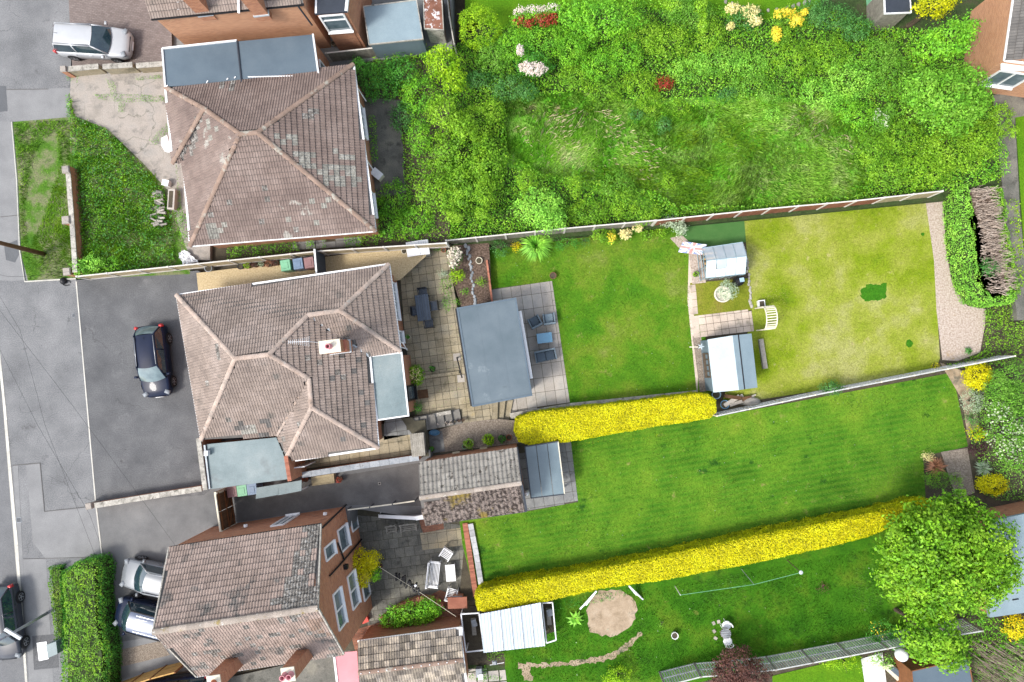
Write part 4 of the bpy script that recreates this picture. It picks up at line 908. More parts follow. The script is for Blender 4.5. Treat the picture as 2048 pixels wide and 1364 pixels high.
# planting bed left of the first lawn
sheet('bark_bed', [(893, 492), (978, 486), (984, 600), (925, 620), (905, 560)], P2 + .0, 'mulch', layer=4)
be = thing('brick_edging', 'row of terracotta bricks edging the bark bed beside the lawn', 'edging', W(980, 520, P2))
me = MB().box((0, 0, 0), (.22, .11, .10)).mesh('brick', M['brickred'])
for i in range(17):
    p = W(974 + i * .65, 524 + i * 5.0, P2 + .1); inst('brick', me, Matrix.Translation(p) @ Matrix.Rotation(math.radians(-84 + random.uniform(-4, 4)), 4, 'Z'), be)
def rocks(name, label, line, zg, n, size, mat='coping_blue', cat='rockery', jit=3):
    t = thing(name, label, cat, W(line[0][0], line[0][1], zg)); k = len(line) - 1
    for i in range(n):
        u = i / (n - 1) * k; j = min(k - 1, int(u)); f = u - j
        px = line[j][0] * (1 - f) + line[j + 1][0] * f + random.uniform(-jit, jit); py = line[j][1] * (1 - f) + line[j + 1][1] * f
        p = W(px, py, zg); s = size * random.uniform(.7, 1.3); mb = MB(); m_ = 7; vs = []
        for ring, (r, z) in enumerate(((1, 0), (1.02, .35), (.6, .62))):
            for q in range(m_): a = 2 * math.pi * q / m_; rr = s * r * random.uniform(.75, 1.1); vs.append((p.x + rr * math.cos(a) * .7, p.y + rr * math.sin(a), zg + z * s))
        fs = [(r * m_ + q, r * m_ + (q + 1) % m_, (r + 1) * m_ + (q + 1) % m_, (r + 1) * m_ + q) for r in range(2) for q in range(m_)] + [tuple(range(2 * m_, 3 * m_))]
        mb.add(vs, fs).build('stone', M[mat], t, uv=False)
    return t
rocks('stone_row', 'wavy line of grey stones dividing the bark bed', [(934, 492), (940, 525), (945, 560), (948, 608)], P2, 20, .13)
rocks('stone_row', 'mossy stone border between the shed plot and the dry lawn', [(1487, 490), (1494, 530), (1499, 575), (1502, 612)], REAR, 22, .12, 'coping', jit=2)
# ================================================================ HOUSES
def Vd(d): return {k: W(*v) for k, v in d.items()}
def px2wall(px, py, A, B):
    """point where the ray through a photo pixel meets the vertical plane through A, B"""
    A, B = Vector(A[:2]), Vector(B[:2]); e = (B - A).normalized(); n = Vector((-e.y, e.x))
    d = CAM_R @ Vector(((px - 1024) / FPX, -(py - 682) / FPX, -1)); d2 = Vector((d.x, d.y)); t = n.dot(A) / n.dot(d2)
    return (d2 * t - A).dot(e), CAM_H + d.z * t
def win_px(root, A, B, a, b, cen, **k):
    s0, z0 = px2wall(*a, A, B); s1, z1 = px2wall(*b, A, B)
    return window(root, A, B, min(s0, s1), max(s0, s1), min(z0, z1), max(z0, z1), cen, **k)
# --- bungalow with the weathered hipped roof (upper left)
h1 = thing('bungalow', 'brick bungalow with brown hipped roof patched with grey lichen, beside the overgrown garden', 'house', W(540, 300, 0))
V = Vd(dict(A=(330, 174, 2.9), B=(707, 128, 2.9), C=(751, 462, 2.6), D=(380, 492, 2.6), E=(366, 326, 2.65), Bw=(345, 327, 2.7), K=(408, 217, 4.1), J1=(480, 268, 5.2), J2=(515, 265, 5.2)))
roof(h1, V, [(('A', 'B', 'J2', 'J1', 'K'), 'tile1', 'roman'), (('B', 'C', 'J2'), 'tile1', 'roman'), (('C', 'D', 'J1', 'J2'), 'tile1', 'roman'), (('D', 'E', 'K', 'J1'), 'tile1', 'roman'), (('Bw', 'A', 'K'), 'tile1', 'roman'), (('E', 'Bw', 'K'), 'tile1', 'roman')],
     [('D', 'J1'), ('J1', 'J2'), ('J2', 'B'), ('J2', 'C'), ('K', 'J1'), ('K', 'A'), ('K', 'Bw')], 'ridge_dark', gutters=[('B', 'C'), ('C', 'D'), ('A', 'Bw'), ('E', 'D')],
     patches=[([(545, 268), (590, 272), (640, 330), (700, 325), (722, 345), (716, 372), (650, 372), (600, 325)], 'lichen', .72), ([(664, 300), (712, 310), (712, 322), (668, 318)], 'lichen', .8), ([(590, 300), (625, 300), (640, 345), (600, 330)], 'lichen', .5), ([(415, 450), (450, 448), (452, 476), (418, 478)], 'lichen', .8), ([(540, 390), (690, 390), (700, 450), (540, 460)], 'lichen', .07), ([(385, 400), (480, 330), (620, 400), (600, 470), (385, 480)], 'tile_old', .03), ([(395, 225), (412, 222), (385, 310), (358, 322)], 'tile_old', .7), ([(412, 235), (440, 245), (425, 290), (402, 280)], 'lichen', .3), ([(440, 160), (470, 160), (470, 180), (440, 180)], 'tile_old', .6), ([(590, 225), (640, 220), (640, 240), (590, 240)], 'tile_old', .5)])
f1 = offset([V[k][:2] for k in ('A', 'B', 'C', 'D', 'E', 'Bw')], .32); cen1 = np.mean(np.array(f1), axis=0)
walls(h1, f1, -.95, 2.62)
for nm, px in (('roof', [(326, 99), (474, 82), (482, 166), (331, 174)]), ('roof', [(475, 82), (626, 68), (636, 147), (483, 165)])):
    P = flatroof(h1, px, 3.0 + (.06 if px[0][0] > 400 else 0), .16, 'felt2', trim=None, name='flat_roof', rot=.13)
    P = offset(P, .12); walls(h1, P, -.4, 2.84)
for a, b, z in (((325, 97), (331, 174), 3.02), ((325, 97), (474, 81), 3.04), ((626, 68), (637, 147), 3.08)):
    MB().beam(W(*a, z), W(*b, z), .09, .10).build('roof_edge', M['whitepaint'], h1, uv=False)
MB().beam(W(474, 81, 3.1), W(483, 165, 3.1), .07, .06).build('roof_edge', M['charcoal'], h1, uv=False)
MB().beam(W(496, 154, 3.1), W(585, 152, 3.1), .05, .05).build('roof_batten', M['white'], h1, uv=False)
for p in ((415, 163), (455, 158), (470, 155), (413, 167), (334, 172)): c = W(*p, 3.03); MB().box(c, (.12, .05, .05), .9).build('roof_clip', M['white'], h1, uv=False)
A_, B_ = W(707, 128, 2.9), W(751, 462, 2.6); e_ = sorted([(max(p[0] for p in (f1[i], f1[(i + 1) % len(f1)])) + min(p[0] for p in (f1[i], f1[(i + 1) % len(f1)])), i) for i in range(len(f1))])[-1][1]
EA, EB = f1[e_], f1[(e_ + 1) % len(f1)]
if EA[1] < EB[1]: EA, EB = EB, EA
Le = math.dist(EA, EB)
window(h1, EA, EB, .15 * Le, .36 * Le, .6, 2.2, cen1, mull=2); window(h1, EA, EB, .74 * Le, .90 * Le, .7, 2.2, cen1, mull=1)
P1 = [W2(475, 82, 3.06), W2(626, 68, 3.06), W2(636, 147, 3.06), W2(483, 165, 3.06)]; P1 = offset(P1, .12); xs = sorted(P1, key=lambda p: -p[0])[:2]; xs.sort(key=lambda p: -p[1])
window(h1, xs[0], xs[1], .9, 1.45, 1.0, 2.1, cen1, mull=0); window(h1, xs[0], xs[1], 1.65, 2.2, .0, 2.1, cen1, mull=0, door=True)
MB().tube([W(708, 165, 2.5), W(732, 202, .6)], .035, 6).build('downpipe', M['white'], h1, uv=False)
MB().tube([W(724, 306, 2.5), W(745, 338, .3)], .045, 6).build('downpipe', M['white'], h1, uv=False)
MB().tube([W(727, 452, 2.5), W(745, 468, -.4)], .035, 6).build('downpipe', M['white'], h1, uv=False)
t = thing('storage_box', 'white box on the dark path at the foot of a white downpipe', 'box', W(753, 348, -.25))
c = W(754, 348, .2); MB().box((c.x, c.y, 0.0), (.62, .42, .5), math.radians(-40), taper=.95).build('box', M['cream'], t, uv=False); MB().box((c.x, c.y, .28), (.66, .46, .06), math.radians(-40)).build('lid', M['whitepaint'], t, uv=False)
pave(G('side_steps', [(590, 475), (740, 462), (742, 492), (590, 500)], -.28, 'soil'), [(585, 478), (722, 466), (722, 492), (585, 500)], -.28, .62, .60, ((590, 490), (720, 478)), mat='slab_grey', jit=.04)
# --- bungalow in the middle
h2 = thing('bungalow', 'brick bungalow with pale brown many-hipped roof, chimney and aerial, behind the navy car', 'house', W(580, 740, 0))
V = Vd(dict(A=(353, 590, 2.4), B=(778, 528, 2.4), C=(801, 703, 2.4), K=(740, 713, 2.4), D=(757, 896, 2.4), G=(572, 917, 2.4), S=(590, 921, 2.4), F=(402, 880, 2.4), Vv=(554, 872, 2.4), J1=(470, 717, 4.9), J2=(538, 709, 4.95), J3=(616, 630, 3.95), J4=(680, 621, 3.95), J5=(618, 757, 4.0), J6=(623, 815, 4.0)))
roof(h2, V, [(('A', 'B', 'J4', 'J3', 'J2', 'J1'), 'tile2', 'roman'), (('A', 'J1', 'F'), 'tile2', 'roman'), (('F', 'J1', 'J2', 'J5', 'Vv'), 'tile2', 'roman'), (('Vv', 'J5', 'J6', 'G'), 'tile2', 'roman'),
     (('G', 'J6', 'D', 'S'), 'tile2', 'roman'), (('J2', 'J3', 'K', 'D', 'J6', 'J5'), 'tile2', 'roman'), (('J3', 'J4', 'C', 'K'), 'tile2', 'roman'), (('J4', 'B', 'C'), 'tile2', 'roman')],
     [('A', 'J1'), ('F', 'J1'), ('J1', 'J2'), ('J2', 'J3'), ('J3', 'J4'), ('J4', 'B'), ('J4', 'C'), ('J2', 'J5'), ('J5', 'J6'), ('J6', 'G'), ('J6', 'D')], 'ridge', gutters=[('A', 'B'), ('B', 'C'), ('K', 'D'), ('D', 'S'), ('A', 'F')],
     patches=[([(466, 842), (490, 838), (492, 858), (470, 878)], 'tiledark', .7), ([(478, 848), (510, 842), (514, 868), (480, 876)], 'lichen', .7), ([(525, 835), (560, 832), (560, 872), (520, 870)], 'tiledark', .25), ([(360, 590), (770, 540), (750, 890), (410, 880)], 'tile_old', .012), ([(640, 690), (740, 640), (740, 880), (650, 880)], 'tiledark', .06)])
for a, b in (('J3', 'K'), ('J5', 'Vv')):
    p, q = V[a], V[b]; MB().beam(p + Vector((0, 0, -.02)) + (q - p) * .06, q + Vector((0, 0, .03)), .13, .05).build('valley_gutter', M['lead' if a == 'J3' else 'ridge'], h2, uv=False)
f2 = offset([V[k][:2] for k in ('A', 'B', 'C', 'K', 'D', 'S', 'G', 'Vv', 'F')], .30); cen2 = (-13.0, -.5)
walls(h2, f2, -.95, 2.36)
P = flatroof(h2, [(412, 888), (553, 874), (566, 905), (584, 958), (421, 979)], 2.3, .2, 'felt3', trim=None, name='flat_roof', rot=.13); walls(h2, offset(P, .1), -.1, 2.1)
P = flatroof(h2, [(738, 713), (803, 705), (817, 831), (755, 840)], 2.3, .2, 'felt3', name='flat_roof', rot=.13); P6 = offset(P, .12); walls(h2, P6, -.95, 2.1)
def coping_run(root, a, b, z, wd, mat, L0=.6, zb=1.6, wm='brick', nm='coping_stone'):
    p, q = W(*a, z), W(*b, z); e = (q - p).normalized(); L = (q - p).length; k = max(1, round(L / L0)); MB().beam((p.x, p.y, (zb + z) / 2), (q.x, q.y, (zb + z) / 2), wd * .85, z - zb - .02).build('parapet', M[wm], root)
    me = MB().box((0, 0, 0), (L / k - .01, wd, .06)).mesh(nm, M[mat])
    for i in range(k): inst(nm, me, Matrix.Translation(p + (q - p) * (i + .5) / k + Vector((0, 0, .02 + random.uniform(0, .006)))) @ Matrix.Rotation(math.atan2(e.y, e.x), 4, 'Z'), root)
coping_run(h2, (397, 876), (411, 980), 2.45, .26, 'coping', zb=0, L0=.75); coping_run(h2, (572, 912), (580, 962), 2.6, .22, 'brickred', L0=.085, zb=0, nm='brick')
for a_, b_ in (((412, 925), (570, 902)), ((415, 950), (578, 928))): MB().beam(W(*a_, 2.302), W(*b_, 2.302), .05, .008).build('lap_seam', M['felt3'], h2, uv=False)
for a_, b_ in (((742, 738), (806, 730)), ((746, 768), (810, 760)), ((750, 800), (813, 792))): MB().beam(W(*a_, 2.302), W(*b_, 2.302), .05, .008).build('lap_seam', M['felt3'], h2, uv=False)
c = W(414, 906, 2.5); MB().box(c, (.22, .28, .3)).build('vent_box', M['whitepaint'], h2, uv=False)
MB().beam(W(409, 890, 2.38), W(419, 978, 2.38), .10, .05).build('flashing', M['lead'], h2, uv=False)
win_px(h2, W2(585, 925, 0), W2(612, 921, 0), (591, 940), (614, 918), cen2, mull=0, name='door') if False else None
c = W(603, 931, 1.2); t_ = MB().box((c.x, c.y, 1.0), (.85, .06, 1.9), .13).build('door', M['white'], h2, uv=False)
# east wall windows
def edge_near(F_, px, py, z):
    q = W(px, py, z); best = None
    for i in range(len(F_)):
        a, b = Vector(F_[i]), Vector(F_[(i + 1) % len(F_)]); m_ = (a + b) / 2; d = (Vector((q.x, q.y)) - m_).length
        if best is None or d < best[0]: best = (d, a, b)
    return (best[1], best[2]) if best[1].y > best[2].y else (best[2], best[1])
a, b = edge_near(f2, 792, 620, 1.5); L = (b - a).length
window(h2, a, b, .12 * L, .62 * L, .2, 1.9, cen2, mull=3); window(h2, a, b, .78 * L, .93 * L, -.1, 1.9, cen2, mull=0)
a, b = edge_near(P6, 815, 770, 1.5); L = (b - a).length; window(h2, a, b, .55 * L, .80 * L, -.8, 1.4, cen2, mull=0, frame='black', door=True)
for p, q in (((801, 694), (814, 698)), ((806, 686), (814, 700))): MB().tube([W(*p, 2.2), W(*q, .9)], .035, 6).build('downpipe', M['white'], h2, uv=False)
# chimney
def chimney(root, px, py, z0, z1, wx, wy, ang, cap='cream', pots=1, potmat='terra', pm=None):
    c = W(px, py, z1); ch = MB().box((c.x, c.y, (z0 + z1) / 2), (wx, wy, z1 - z0), ang).build('chimney', M['brick'], root)
    cp = MB().box((c.x, c.y, z1 + .035), (wx * 1.06, wy * 1.08, .07), ang).build('chimney_cap', M[cap], uv=False); cp.parent = ch
    for k in range(pots):
        o = (k - (pots - 1) / 2) * wx * .5; q = (c.x + o * math.cos(ang), c.y + o * math.sin(ang), z1 + .07)
        po = MB().lathe(q, [(.16, 0), (.13, .1), (.12, .32), (.145, .36), (.1, .36), (.09, .05)], 14).build('chimney_pot', M[pm or potmat], uv=False, smooth=True); po.parent = ch
    fl = MB().box((c.x, c.y, z0 + .55), (wx * 1.12, wy * 1.14, .12), ang).build('flashing', M['lead'], uv=False); fl.parent = ch
    return c
chimney(h2, 660, 693, 3.0, 5.35, 1.05, .62, .12, potmat='pink', pots=1)
c = W(678, 692, 4.55); MB().box(c, (.85, .58, .35), .12).build('chimney_shoulder', M['brickred'], h2)
ae = MB(); p, q = W(618, 683, 5.9), W(577, 684, 5.9); ae.tube([W(642, 686, 5.2), p], .015, 5); ae.tube([p, q], .014, 5)
for k in range(11):
    u = k / 10; c = p + (q - p) * u; hl = .10 + .16 * (1 - u) ** 1.5; ae.tube([c + Vector((0, -hl, 0)), c + Vector((0, hl, 0))], .009, 4)
ae.build('aerial', M['whitepaint'], h2, uv=False)
# --- two-storey gabled house (lower left)
h3 = thing('gabled_house', 'brick house with buff tiled gable roof and white windows facing the lower patio', 'house', W(520, 1180, 0))
V = Vd(dict(NW=(338, 1095, 4.6), NE=(642, 1048, 4.6), RW=(306, 1264, 7.4), RE=(636, 1216, 7.4), SE=(688, 1308, 4.6), SW=(393, 1353, 4.6)))
roof(h3, V, [(('NW', 'NE', 'RE', 'RW'), 'tile3', 'roman'), (('RW', 'RE', 'SE', 'SW'), 'tile3', 'roman')], [('RW', 'RE')], 'ridge_moss', gutters=[('SW', 'SE')], cap_r=.16, tw=.30, tl=.33, gut='lead',
     patches=[([(606, 1050), (642, 1048), (638, 1212), (530, 1216), (585, 1150)], 'tile_old', .85), ([(585, 1110), (610, 1108), (610, 1200), (560, 1210)], 'tile_old', .6), ([(310, 1265), (636, 1216), (688, 1308), (395, 1352)], 'tile_old', .16), ([(600, 1225), (650, 1230), (660, 1270), (620, 1260)], 'ridge_dark', .5)])
MB().beam(V['NW'] + Vector((0, 0, -.06)), V['NE'] + Vector((0, 0, -.06)), .09, .08).build('gutter', M['black'], h3, uv=False)
f3 = [V['NW'][:2], V['NE'][:2], V['SE'][:2], V['SW'][:2]]; f3 = offset(f3, .06); e3 = (Vector(f3[0]) - Vector(f3[1]))
F3 = ccw(f3); cen3 = tuple(np.mean(np.array(F3), axis=0))
walls(h3, F3, P3 - .1, 4.58)
for a, r, b in (('NE', 'RE', 'SE'), ('NW', 'RW', 'SW')):
    pa, pr, pb = [V[k] + (Vector((cen3[0], cen3[1], 0)) - Vector((V[k].x, V[k].y, 0))).normalized() * .08 for k in (a, r, b)]
    d_ = (Vector((cen3[0], cen3[1], 0)) - Vector((pr.x, pr.y, 0))).normalized() * .2; d_.y = 0
    mb = MB(); v = [pa, pb, pr]; v = [Vector((q.x, q.y, q.z - .04)) for q in v]; mb.add(v + [q + d_ for q in v], [(0, 1, 2), (5, 4, 3), (0, 3, 4, 1), (1, 4, 5, 2), (2, 5, 3, 0)]); mb.build('gable', M['brick'], h3)
    for k0, k1 in ((a, r), (r, b)): MB().beam(V[k0] + Vector((0, 0, -.0)), V[k1] + Vector((0, 0, -.0)), .07, .10).build('verge', M['coping'], h3, uv=False)
EA3, EB3 = sorted([p for p in F3], key=lambda p: -p[0])[:2]
if EA3[1] < EB3[1]: EA3, EB3 = EB3, EA3
for a, b, mu, dr in (((647.4, 1097.3), (669, 1106.6), 0, 0), ((699.5, 1035.7), (716.4, 1052.6), 0, 1), ((674, 1062), (697.7, 1090), 0, 0), ((693.6, 1154.8), (717.2, 1204), 1, 0), ((664.9, 1190.8), (690.5, 1244), 1, 0), ((723.4, 1174.3), (739.8, 1186.7), 0, 1)):
    win_px(h3, EA3, EB3, a, b, cen3, mull=mu, door=bool(dr), frame='white')
pp = MB()
def wp(px, py, A, B, off=.08):
    s, z = px2wall(px, py, A, B); A = Vector(A[:2]); B = Vector(B[:2]); e = (B - A).normalized(); n = Vector((-e.y, e.x))
    if n.dot(A - Vector(cen3)) < 0: n = -n
    q = A + e * s + n * off; return Vector((q.x, q.y, z))
MB().tube([wp(673, 1086, EA3, EB3), wp(686, 1120, EA3, EB3)], .05, 6).build('drainpipe', M['black'], h3, uv=False)
MB().tube([wp(656.7, 1152, EA3, EB3), wp(686, 1120, EA3, EB3), wp(722, 1078, EA3, EB3)], .05, 6).build('drainpipe', M['black'], h3, uv=False)
MB().tube([wp(642, 1056, EA3, EB3), wp(700, 1000, EA3, EB3)], .05, 6).build('drainpipe', M['black'], h3, uv=False)
MB().box(wp(688, 1134, EA3, EB3, .12), (.2, .25, .3)).build('hopper', M['black'], h3, uv=False)
nw = sorted(F3, key=lambda p: -p[1])[:2]; nw.sort(key=lambda p: p[0])
win_px(h3, nw[0], nw[1], (541.7, 1054), (597, 1030.7), cen3, mull=1)
for p in ((491.5, 1056), (650.5, 1032)):
    c = wp(*p, nw[0], nw[1], .06); MB().tube([c, c + Vector((0, .14, 0))], .11, 12).build('flue', M['white'], h3, uv=False)
chimney(h3, 577, 1348, 3.8, 7.35, .62, .62, .15, pots=2, potmat='pink'); chimney(h3, 429, 1364, 3.8, 7.35, .62, .62, .15, pots=1)
# --- top left house
h0 = thing('gabled_house', 'orange brick house with tiled eaves at the top left beside the block paving', 'house', W(450, 10, 0))
SW_, SE_ = W(302, 38, 5.0), W(607, 8, 5.0); e = (SE_ - SW_).normalized(); n_ = Vector((-e.y, e.x, 0))
V = dict(SW=SW_, SE=SE_, RW=SW_ + n_ * 3.6 + Vector((0, 0, 2.3)), RE=SE_ + n_ * 3.6 + Vector((0, 0, 2.3)), NW=SW_ + n_ * 7.2, NE=SE_ + n_ * 7.2)
roof(h0, V, [(('SW', 'SE', 'RE', 'RW'), 'tile2', 'roman'), (('RW', 'RE', 'NE', 'NW'), 'tile2', 'roman')], [('RW', 'RE')], 'ridge', tw=.3, tl=.33, gutters=[('SW', 'SE')], gut='black')
F0 = offset([V[k][:2] for k in ('SW', 'SE', 'NE', 'NW')], .12); walls(h0, F0, -.3, 4.95, 'brick_orange')
for px in (388, 508):
    chimney(h0, px - 28, 22 - 55, 4.2, 7.3, .75, .6, .1, pots=1); c = W(px - 12, 24, 4.95); MB().beam(c + Vector((-.45, -.1, .1)), c + Vector((-.3, .5, .5)), .12, .05).build('flashing', M['whitepaint'], h0, uv=False)
MB().tube([W(596, 12, 4.9), W(624, 50, 3.0)], .05, 6).build('downpipe', M['charcoal'], h0, uv=False)
sx, bx = W(632, 27, 4.2), W(692, 22, 4.2); P = [(sx.x, sx.y), (bx.x, bx.y), (bx.x + .3, bx.y + 3), (sx.x, sx.y + 3)]
walls(h0, P, -.3, 4.1, 'brick'); MB().prism(offset(P, -.05), 4.1, 4.22).build('flat_roof', M['charcoal'], h0, uv=False)
window(h0, P[0], P[1], .10, 1.42, 2.2, 3.95, (sx.x + 1, sx.y + 2), mull=0, transom=True); MB().beam((sx.x, sx.y, 4.15), (sx.x + .0, sx.y + 3, 4.15), .1, .16).build('fascia', M['white'], h0, uv=False); MB().beam((bx.x, bx.y, 4.15), (bx.x + .3, bx.y + 3, 4.15), .14, .16).build('fascia', M['white'], h0, uv=False)
# --- top right house
hr = thing('brick_house', 'orange brick house with dark tiled roof at the top right corner', 'house', W(2020, 60, -.9))
a, b = W(2010, 120, 3.2), W(2036, -60, 3.2); e = (b - a).normalized(); n_ = Vector((e.y, -e.x, 0))
V = dict(SW=a, NW=b, NR=b + n_ * 4 + Vector((0, 0, 2.4)), SR=a + n_ * 4 + Vector((0, 0, 2.4)), SE=a + n_ * 8, NE=b + n_ * 8)
roof(hr, V, [(('NW', 'SW', 'SR', 'NR'), 'tiledark', 'roman'), (('NR', 'SR', 'SE', 'NE'), 'tiledark', 'roman')], [('SR', 'NR')], 'ridge_dark', gutters=[('SW', 'NW'), ('SW', 'SE')], tw=.33, tl=.36)
Fr = offset([V[k][:2] for k in ('SW', 'NW', 'NE', 'SE')], .1); walls(hr, Fr, -1.0, 3.15, 'brick_orange')
Fs = sorted(Fr, key=lambda p: p[1])[:2]; Fs.sort(key=lambda p: p[0]); cr = np.mean(np.array(Fr), axis=0)
window(hr, Fs[0], Fs[1], .5, 2.3, .2, 1.9, cr, mull=1); MB().beam(V['SW'] + Vector((.2, -.1, -.6)), V['SW'] + Vector((2.6, -.1, -.6)), .5, .12).build('canopy', M['white'], hr, uv=False)
# --- garages, sheds, garden room
t = thing('garden_room', 'flat roofed garden room with smooth blue-grey felt between patio and terrace', 'garden room', W(990, 705, REAR))
P = flatroof(t, [(915, 617), (1031, 597), (1063, 790), (946, 812)], 1.6, .22, 'felt', trim='felt2', tw=.10, name='flat_roof', rot=.13); walls(t, offset(P, .14), REAR - .1, 1.4, 'shedwall')
MB().beam(W(913, 617, 1.54), W(944, 812, 1.54), .16, .14).build('gutter', M['black'], t, uv=False)  # shadow in the gap towards the patio, put in as a solid black beam
for a_, b_ in (((953, 611), (983, 806)), ((992, 604), (1022, 799))): MB().beam(W(*a_, 1.602), W(*b_, 1.602), .05, .008).build('lap_seam', M['felt'], t, uv=False)
MB().beam(W(1040, 622, 1.25), W(1063, 757, 1.25), .16, .16).build('awning', M['white'], t, uv=False)
Pg = offset(P, .14); xs = sorted(Pg, key=lambda p: -p[0])[:2]; xs.sort(key=lambda p: -p[1]); L = math.dist(*xs)
window(t, xs[0], xs[1], .15 * L, .8 * L, REAR + .1, .9, np.mean(np.array(Pg), axis=0), mull=3, frame='charcoal', door=True)
t = thing('brick_garage', 'brick garage with grey ribbed roof, far slope dark with moss', 'garage', W(945, 970, 0))
V = Vd(dict(NW=(837, 925, 2.2), NE=(1034, 895, 2.2), RW=(839, 996, 3.25), RE=(1043, 966, 3.25), SW=(851, 1050, 2.2), SE=(1053, 1022, 2.2)))
roof(t, V, [(('NW', 'NE', 'RE', 'RW'), 'tile5', 'corr'), (('RW', 'RE', 'SE', 'SW'), 'tile5b', 'corr')], [('RW', 'RE')], 'ridge_moss', tw=.24, tl=.42, gutters=[('SW', 'SE'), ('NE', 'RE'), ('RE', 'SE')], gut='charcoal')
F5 = offset([V[k][:2] for k in ('NW', 'NE', 'SE', 'SW')], .12); walls(t, F5, P3 - .1, 2.15)
cg = np.mean(np.array(F5), axis=0)
for (a, b) in (('NE', 'SE'), ('NW', 'SW')):
    r = V['RE' if 'E' in a else 'RW']; dx = -.14 if 'E' in a else .14; mb = MB(); v = [V[a] + Vector((dx, -.1, -.05)), V[b] + Vector((dx, .1, -.05)), r + Vector((dx, 0, -.06))]; mb.add(v + [q + Vector((dx, 0, 0)) for q in v], [(0, 1, 2), (5, 4, 3), (0, 3, 4, 1), (1, 4, 5, 2), (2, 5, 3, 0)]); mb.build('gable', M['brick'], t)
MB().beam(W(1036, 918, 2.1), W(1043, 956, 2.1), .04, .06).build('batten', M['white'], t, uv=False)
for p in ((912, 905), (967, 896)):
    c = W(*p, .4); MB().box((c.x, c.y, .4), (.42, .10, .16), .14).build('air_brick', M['slab'], t, uv=False)
t = thing('glass_canopy', 'low blue-grey panelled canopy behind the brick garage', 'canopy', W(1090, 940, REAR))
for k in range(3):
    u0, u1 = k / 3, (k + 1) / 3; lp = lambda a, b, u: (a[0] + (b[0] - a[0]) * u, a[1] + (b[1] - a[1]) * u)
    q = [lp((1050, 893), (1116, 883), u0 + .01), lp((1050, 893), (1116, 883), u1 - .01), lp((1062, 996), (1129, 988), u1 - .01), lp((1062, 996), (1129, 988), u0 + .01)]
    MB().prism([W2(*c, .5) for c in q], .46, .50, bottom=True).build('panel', M['glassroof'], t, uv=False)
for a, b in (((1050, 893), (1116, 883)), ((1116, 883), (1129, 988)), ((1129, 988), (1062, 996)), ((1062, 996), (1050, 893))): MB().beam(W(*a, .46), W(*b, .46), .06, .12).build('frame', M['cream'] if a[0] == 1116 else M['charcoal'], t, uv=False)
for p in ((1052, 893), (1115, 884), (1127, 987), (1064, 995)): c = W(*p, .4); MB().box((c.x, c.y, (REAR + .4) / 2), (.08, .08, .4 - REAR)).build('post', M['charcoal'], t, uv=False)
c = W(1054, 986, REAR + .6); t = thing('garden_lamp', 'white globe on a short post beside the garage canopy', 'lamp', (c.x, c.y, REAR)); MB().tube([(c.x, c.y, REAR), (c.x, c.y, REAR + .5)], .04, 8).build('post', M['black'], t, uv=False)
mb = MB().lathe((c.x, c.y, REAR + .6), [(.001, -.16)] + [(.16 * math.cos(a), .16 * math.sin(a)) for a in np.linspace(-1.4, 1.4, 9)] + [(.001, .16)], 16); mb.build('globe', M['white'], t, smooth=True, uv=False)
t = thing('brick_garage', 'outbuilding with cream and brown striped tiles and white gutter beside the lower patio', 'garage', W(820, 1310, P3))
V = Vd(dict(NW=(715, 1283, .6), NE=(919, 1256, .6), RW=(717, 1346, 1.35), RE=(927, 1320, 1.35), SW=(722, 1402, .6), SE=(934, 1378, .6)))
roof(t, V, [(('NW', 'NE', 'RE', 'RW'), 'tile4', 'roman'), (('RW', 'RE', 'SE', 'SW'), 'tile4', 'roman')], [('RW', 'RE')], 'ridge_dark', tw=.30, tl=.40, gutters=[('NW', 'NE'), ('NE', 'RE'), ('RE', 'SE')])
F6 = offset([V[k][:2] for k in ('NW', 'NE', 'SE', 'SW')], .10); walls(t, F6, P3 - .1, .56)
pl = W(922, 1262, .7); MB().box(pl, (.18, .5, .2)).build('gutter_box', M['white'], t, uv=False)
for k in range(12):
    p = W(722 + k * 17.2, 1347 - k * 2.2, 1.46); MB().lathe(p, [(.035, 0), (.03, .03), (.001, .035)], 8).build('roof_bolt', M['white'], t, uv=False)
t = thing('canopy', 'pink translucent canopy beside the striped outbuilding', 'canopy', W(695, 1335, P3)); MB().prism([W2(670, 1306, 0), W2(714, 1302, 0), W2(722, 1420, 0), W2(682, 1420, 0)], -.04, 0, bottom=True).build('panel', M['pink'], t, uv=False)
for p in ((674, 1310), (712, 1306), (716, 1390)): c = W(*p, -.1); MB().box((c.x, c.y, (P3 - .1) / 2), (.08, .08, -.1 - P3)).build('post', M['whitepaint'], t, uv=False)
MB().beam(W(668, 1308, -.0), W(680, 1410, -.0), .12, .1).build('edge_trim', M['white'], t, uv=False)
# garden shed
t = thing('garden_shed', 'blue-grey garden shed with pale felt roof beside the paved strip', 'shed', W(1458, 728, REAR))
V = Vd(dict(a=(1415, 679, .55), b=(1427, 785, .55), c=(1465, 671, 1.0), d=(1478, 780, 1.0), e=(1503, 667, .6), f=(1515, 775, .6)))
for q, m_ in ((('a', 'b', 'd', 'c'), 'felt_shed'), (('c', 'd', 'f', 'e'), 'felt_shed2')):
    mb = MB(); v = [V[k] for k in q]; mb.add(v + [x - Vector((0, 0, .05)) for x in v], [(0, 1, 2, 3), (7, 6, 5, 4), (0, 4, 5, 1), (1, 5, 6, 2), (2, 6, 7, 3), (3, 7, 4, 0)]); mb.build('roof', M[m_], t)
MB().beam(V['c'] + (V['e'] - V['c']) * .30 + Vector((0, 0, .01)), V['d'] + (V['f'] - V['d']) * .30 + Vector((0, 0, .01)), .06, .02).build('roof_batten', M['black'], t, uv=False)
Fs_ = offset([V[k][:2] for k in ('a', 'e', 'f', 'b')], .05); Fs_ = ccw(Fs_)
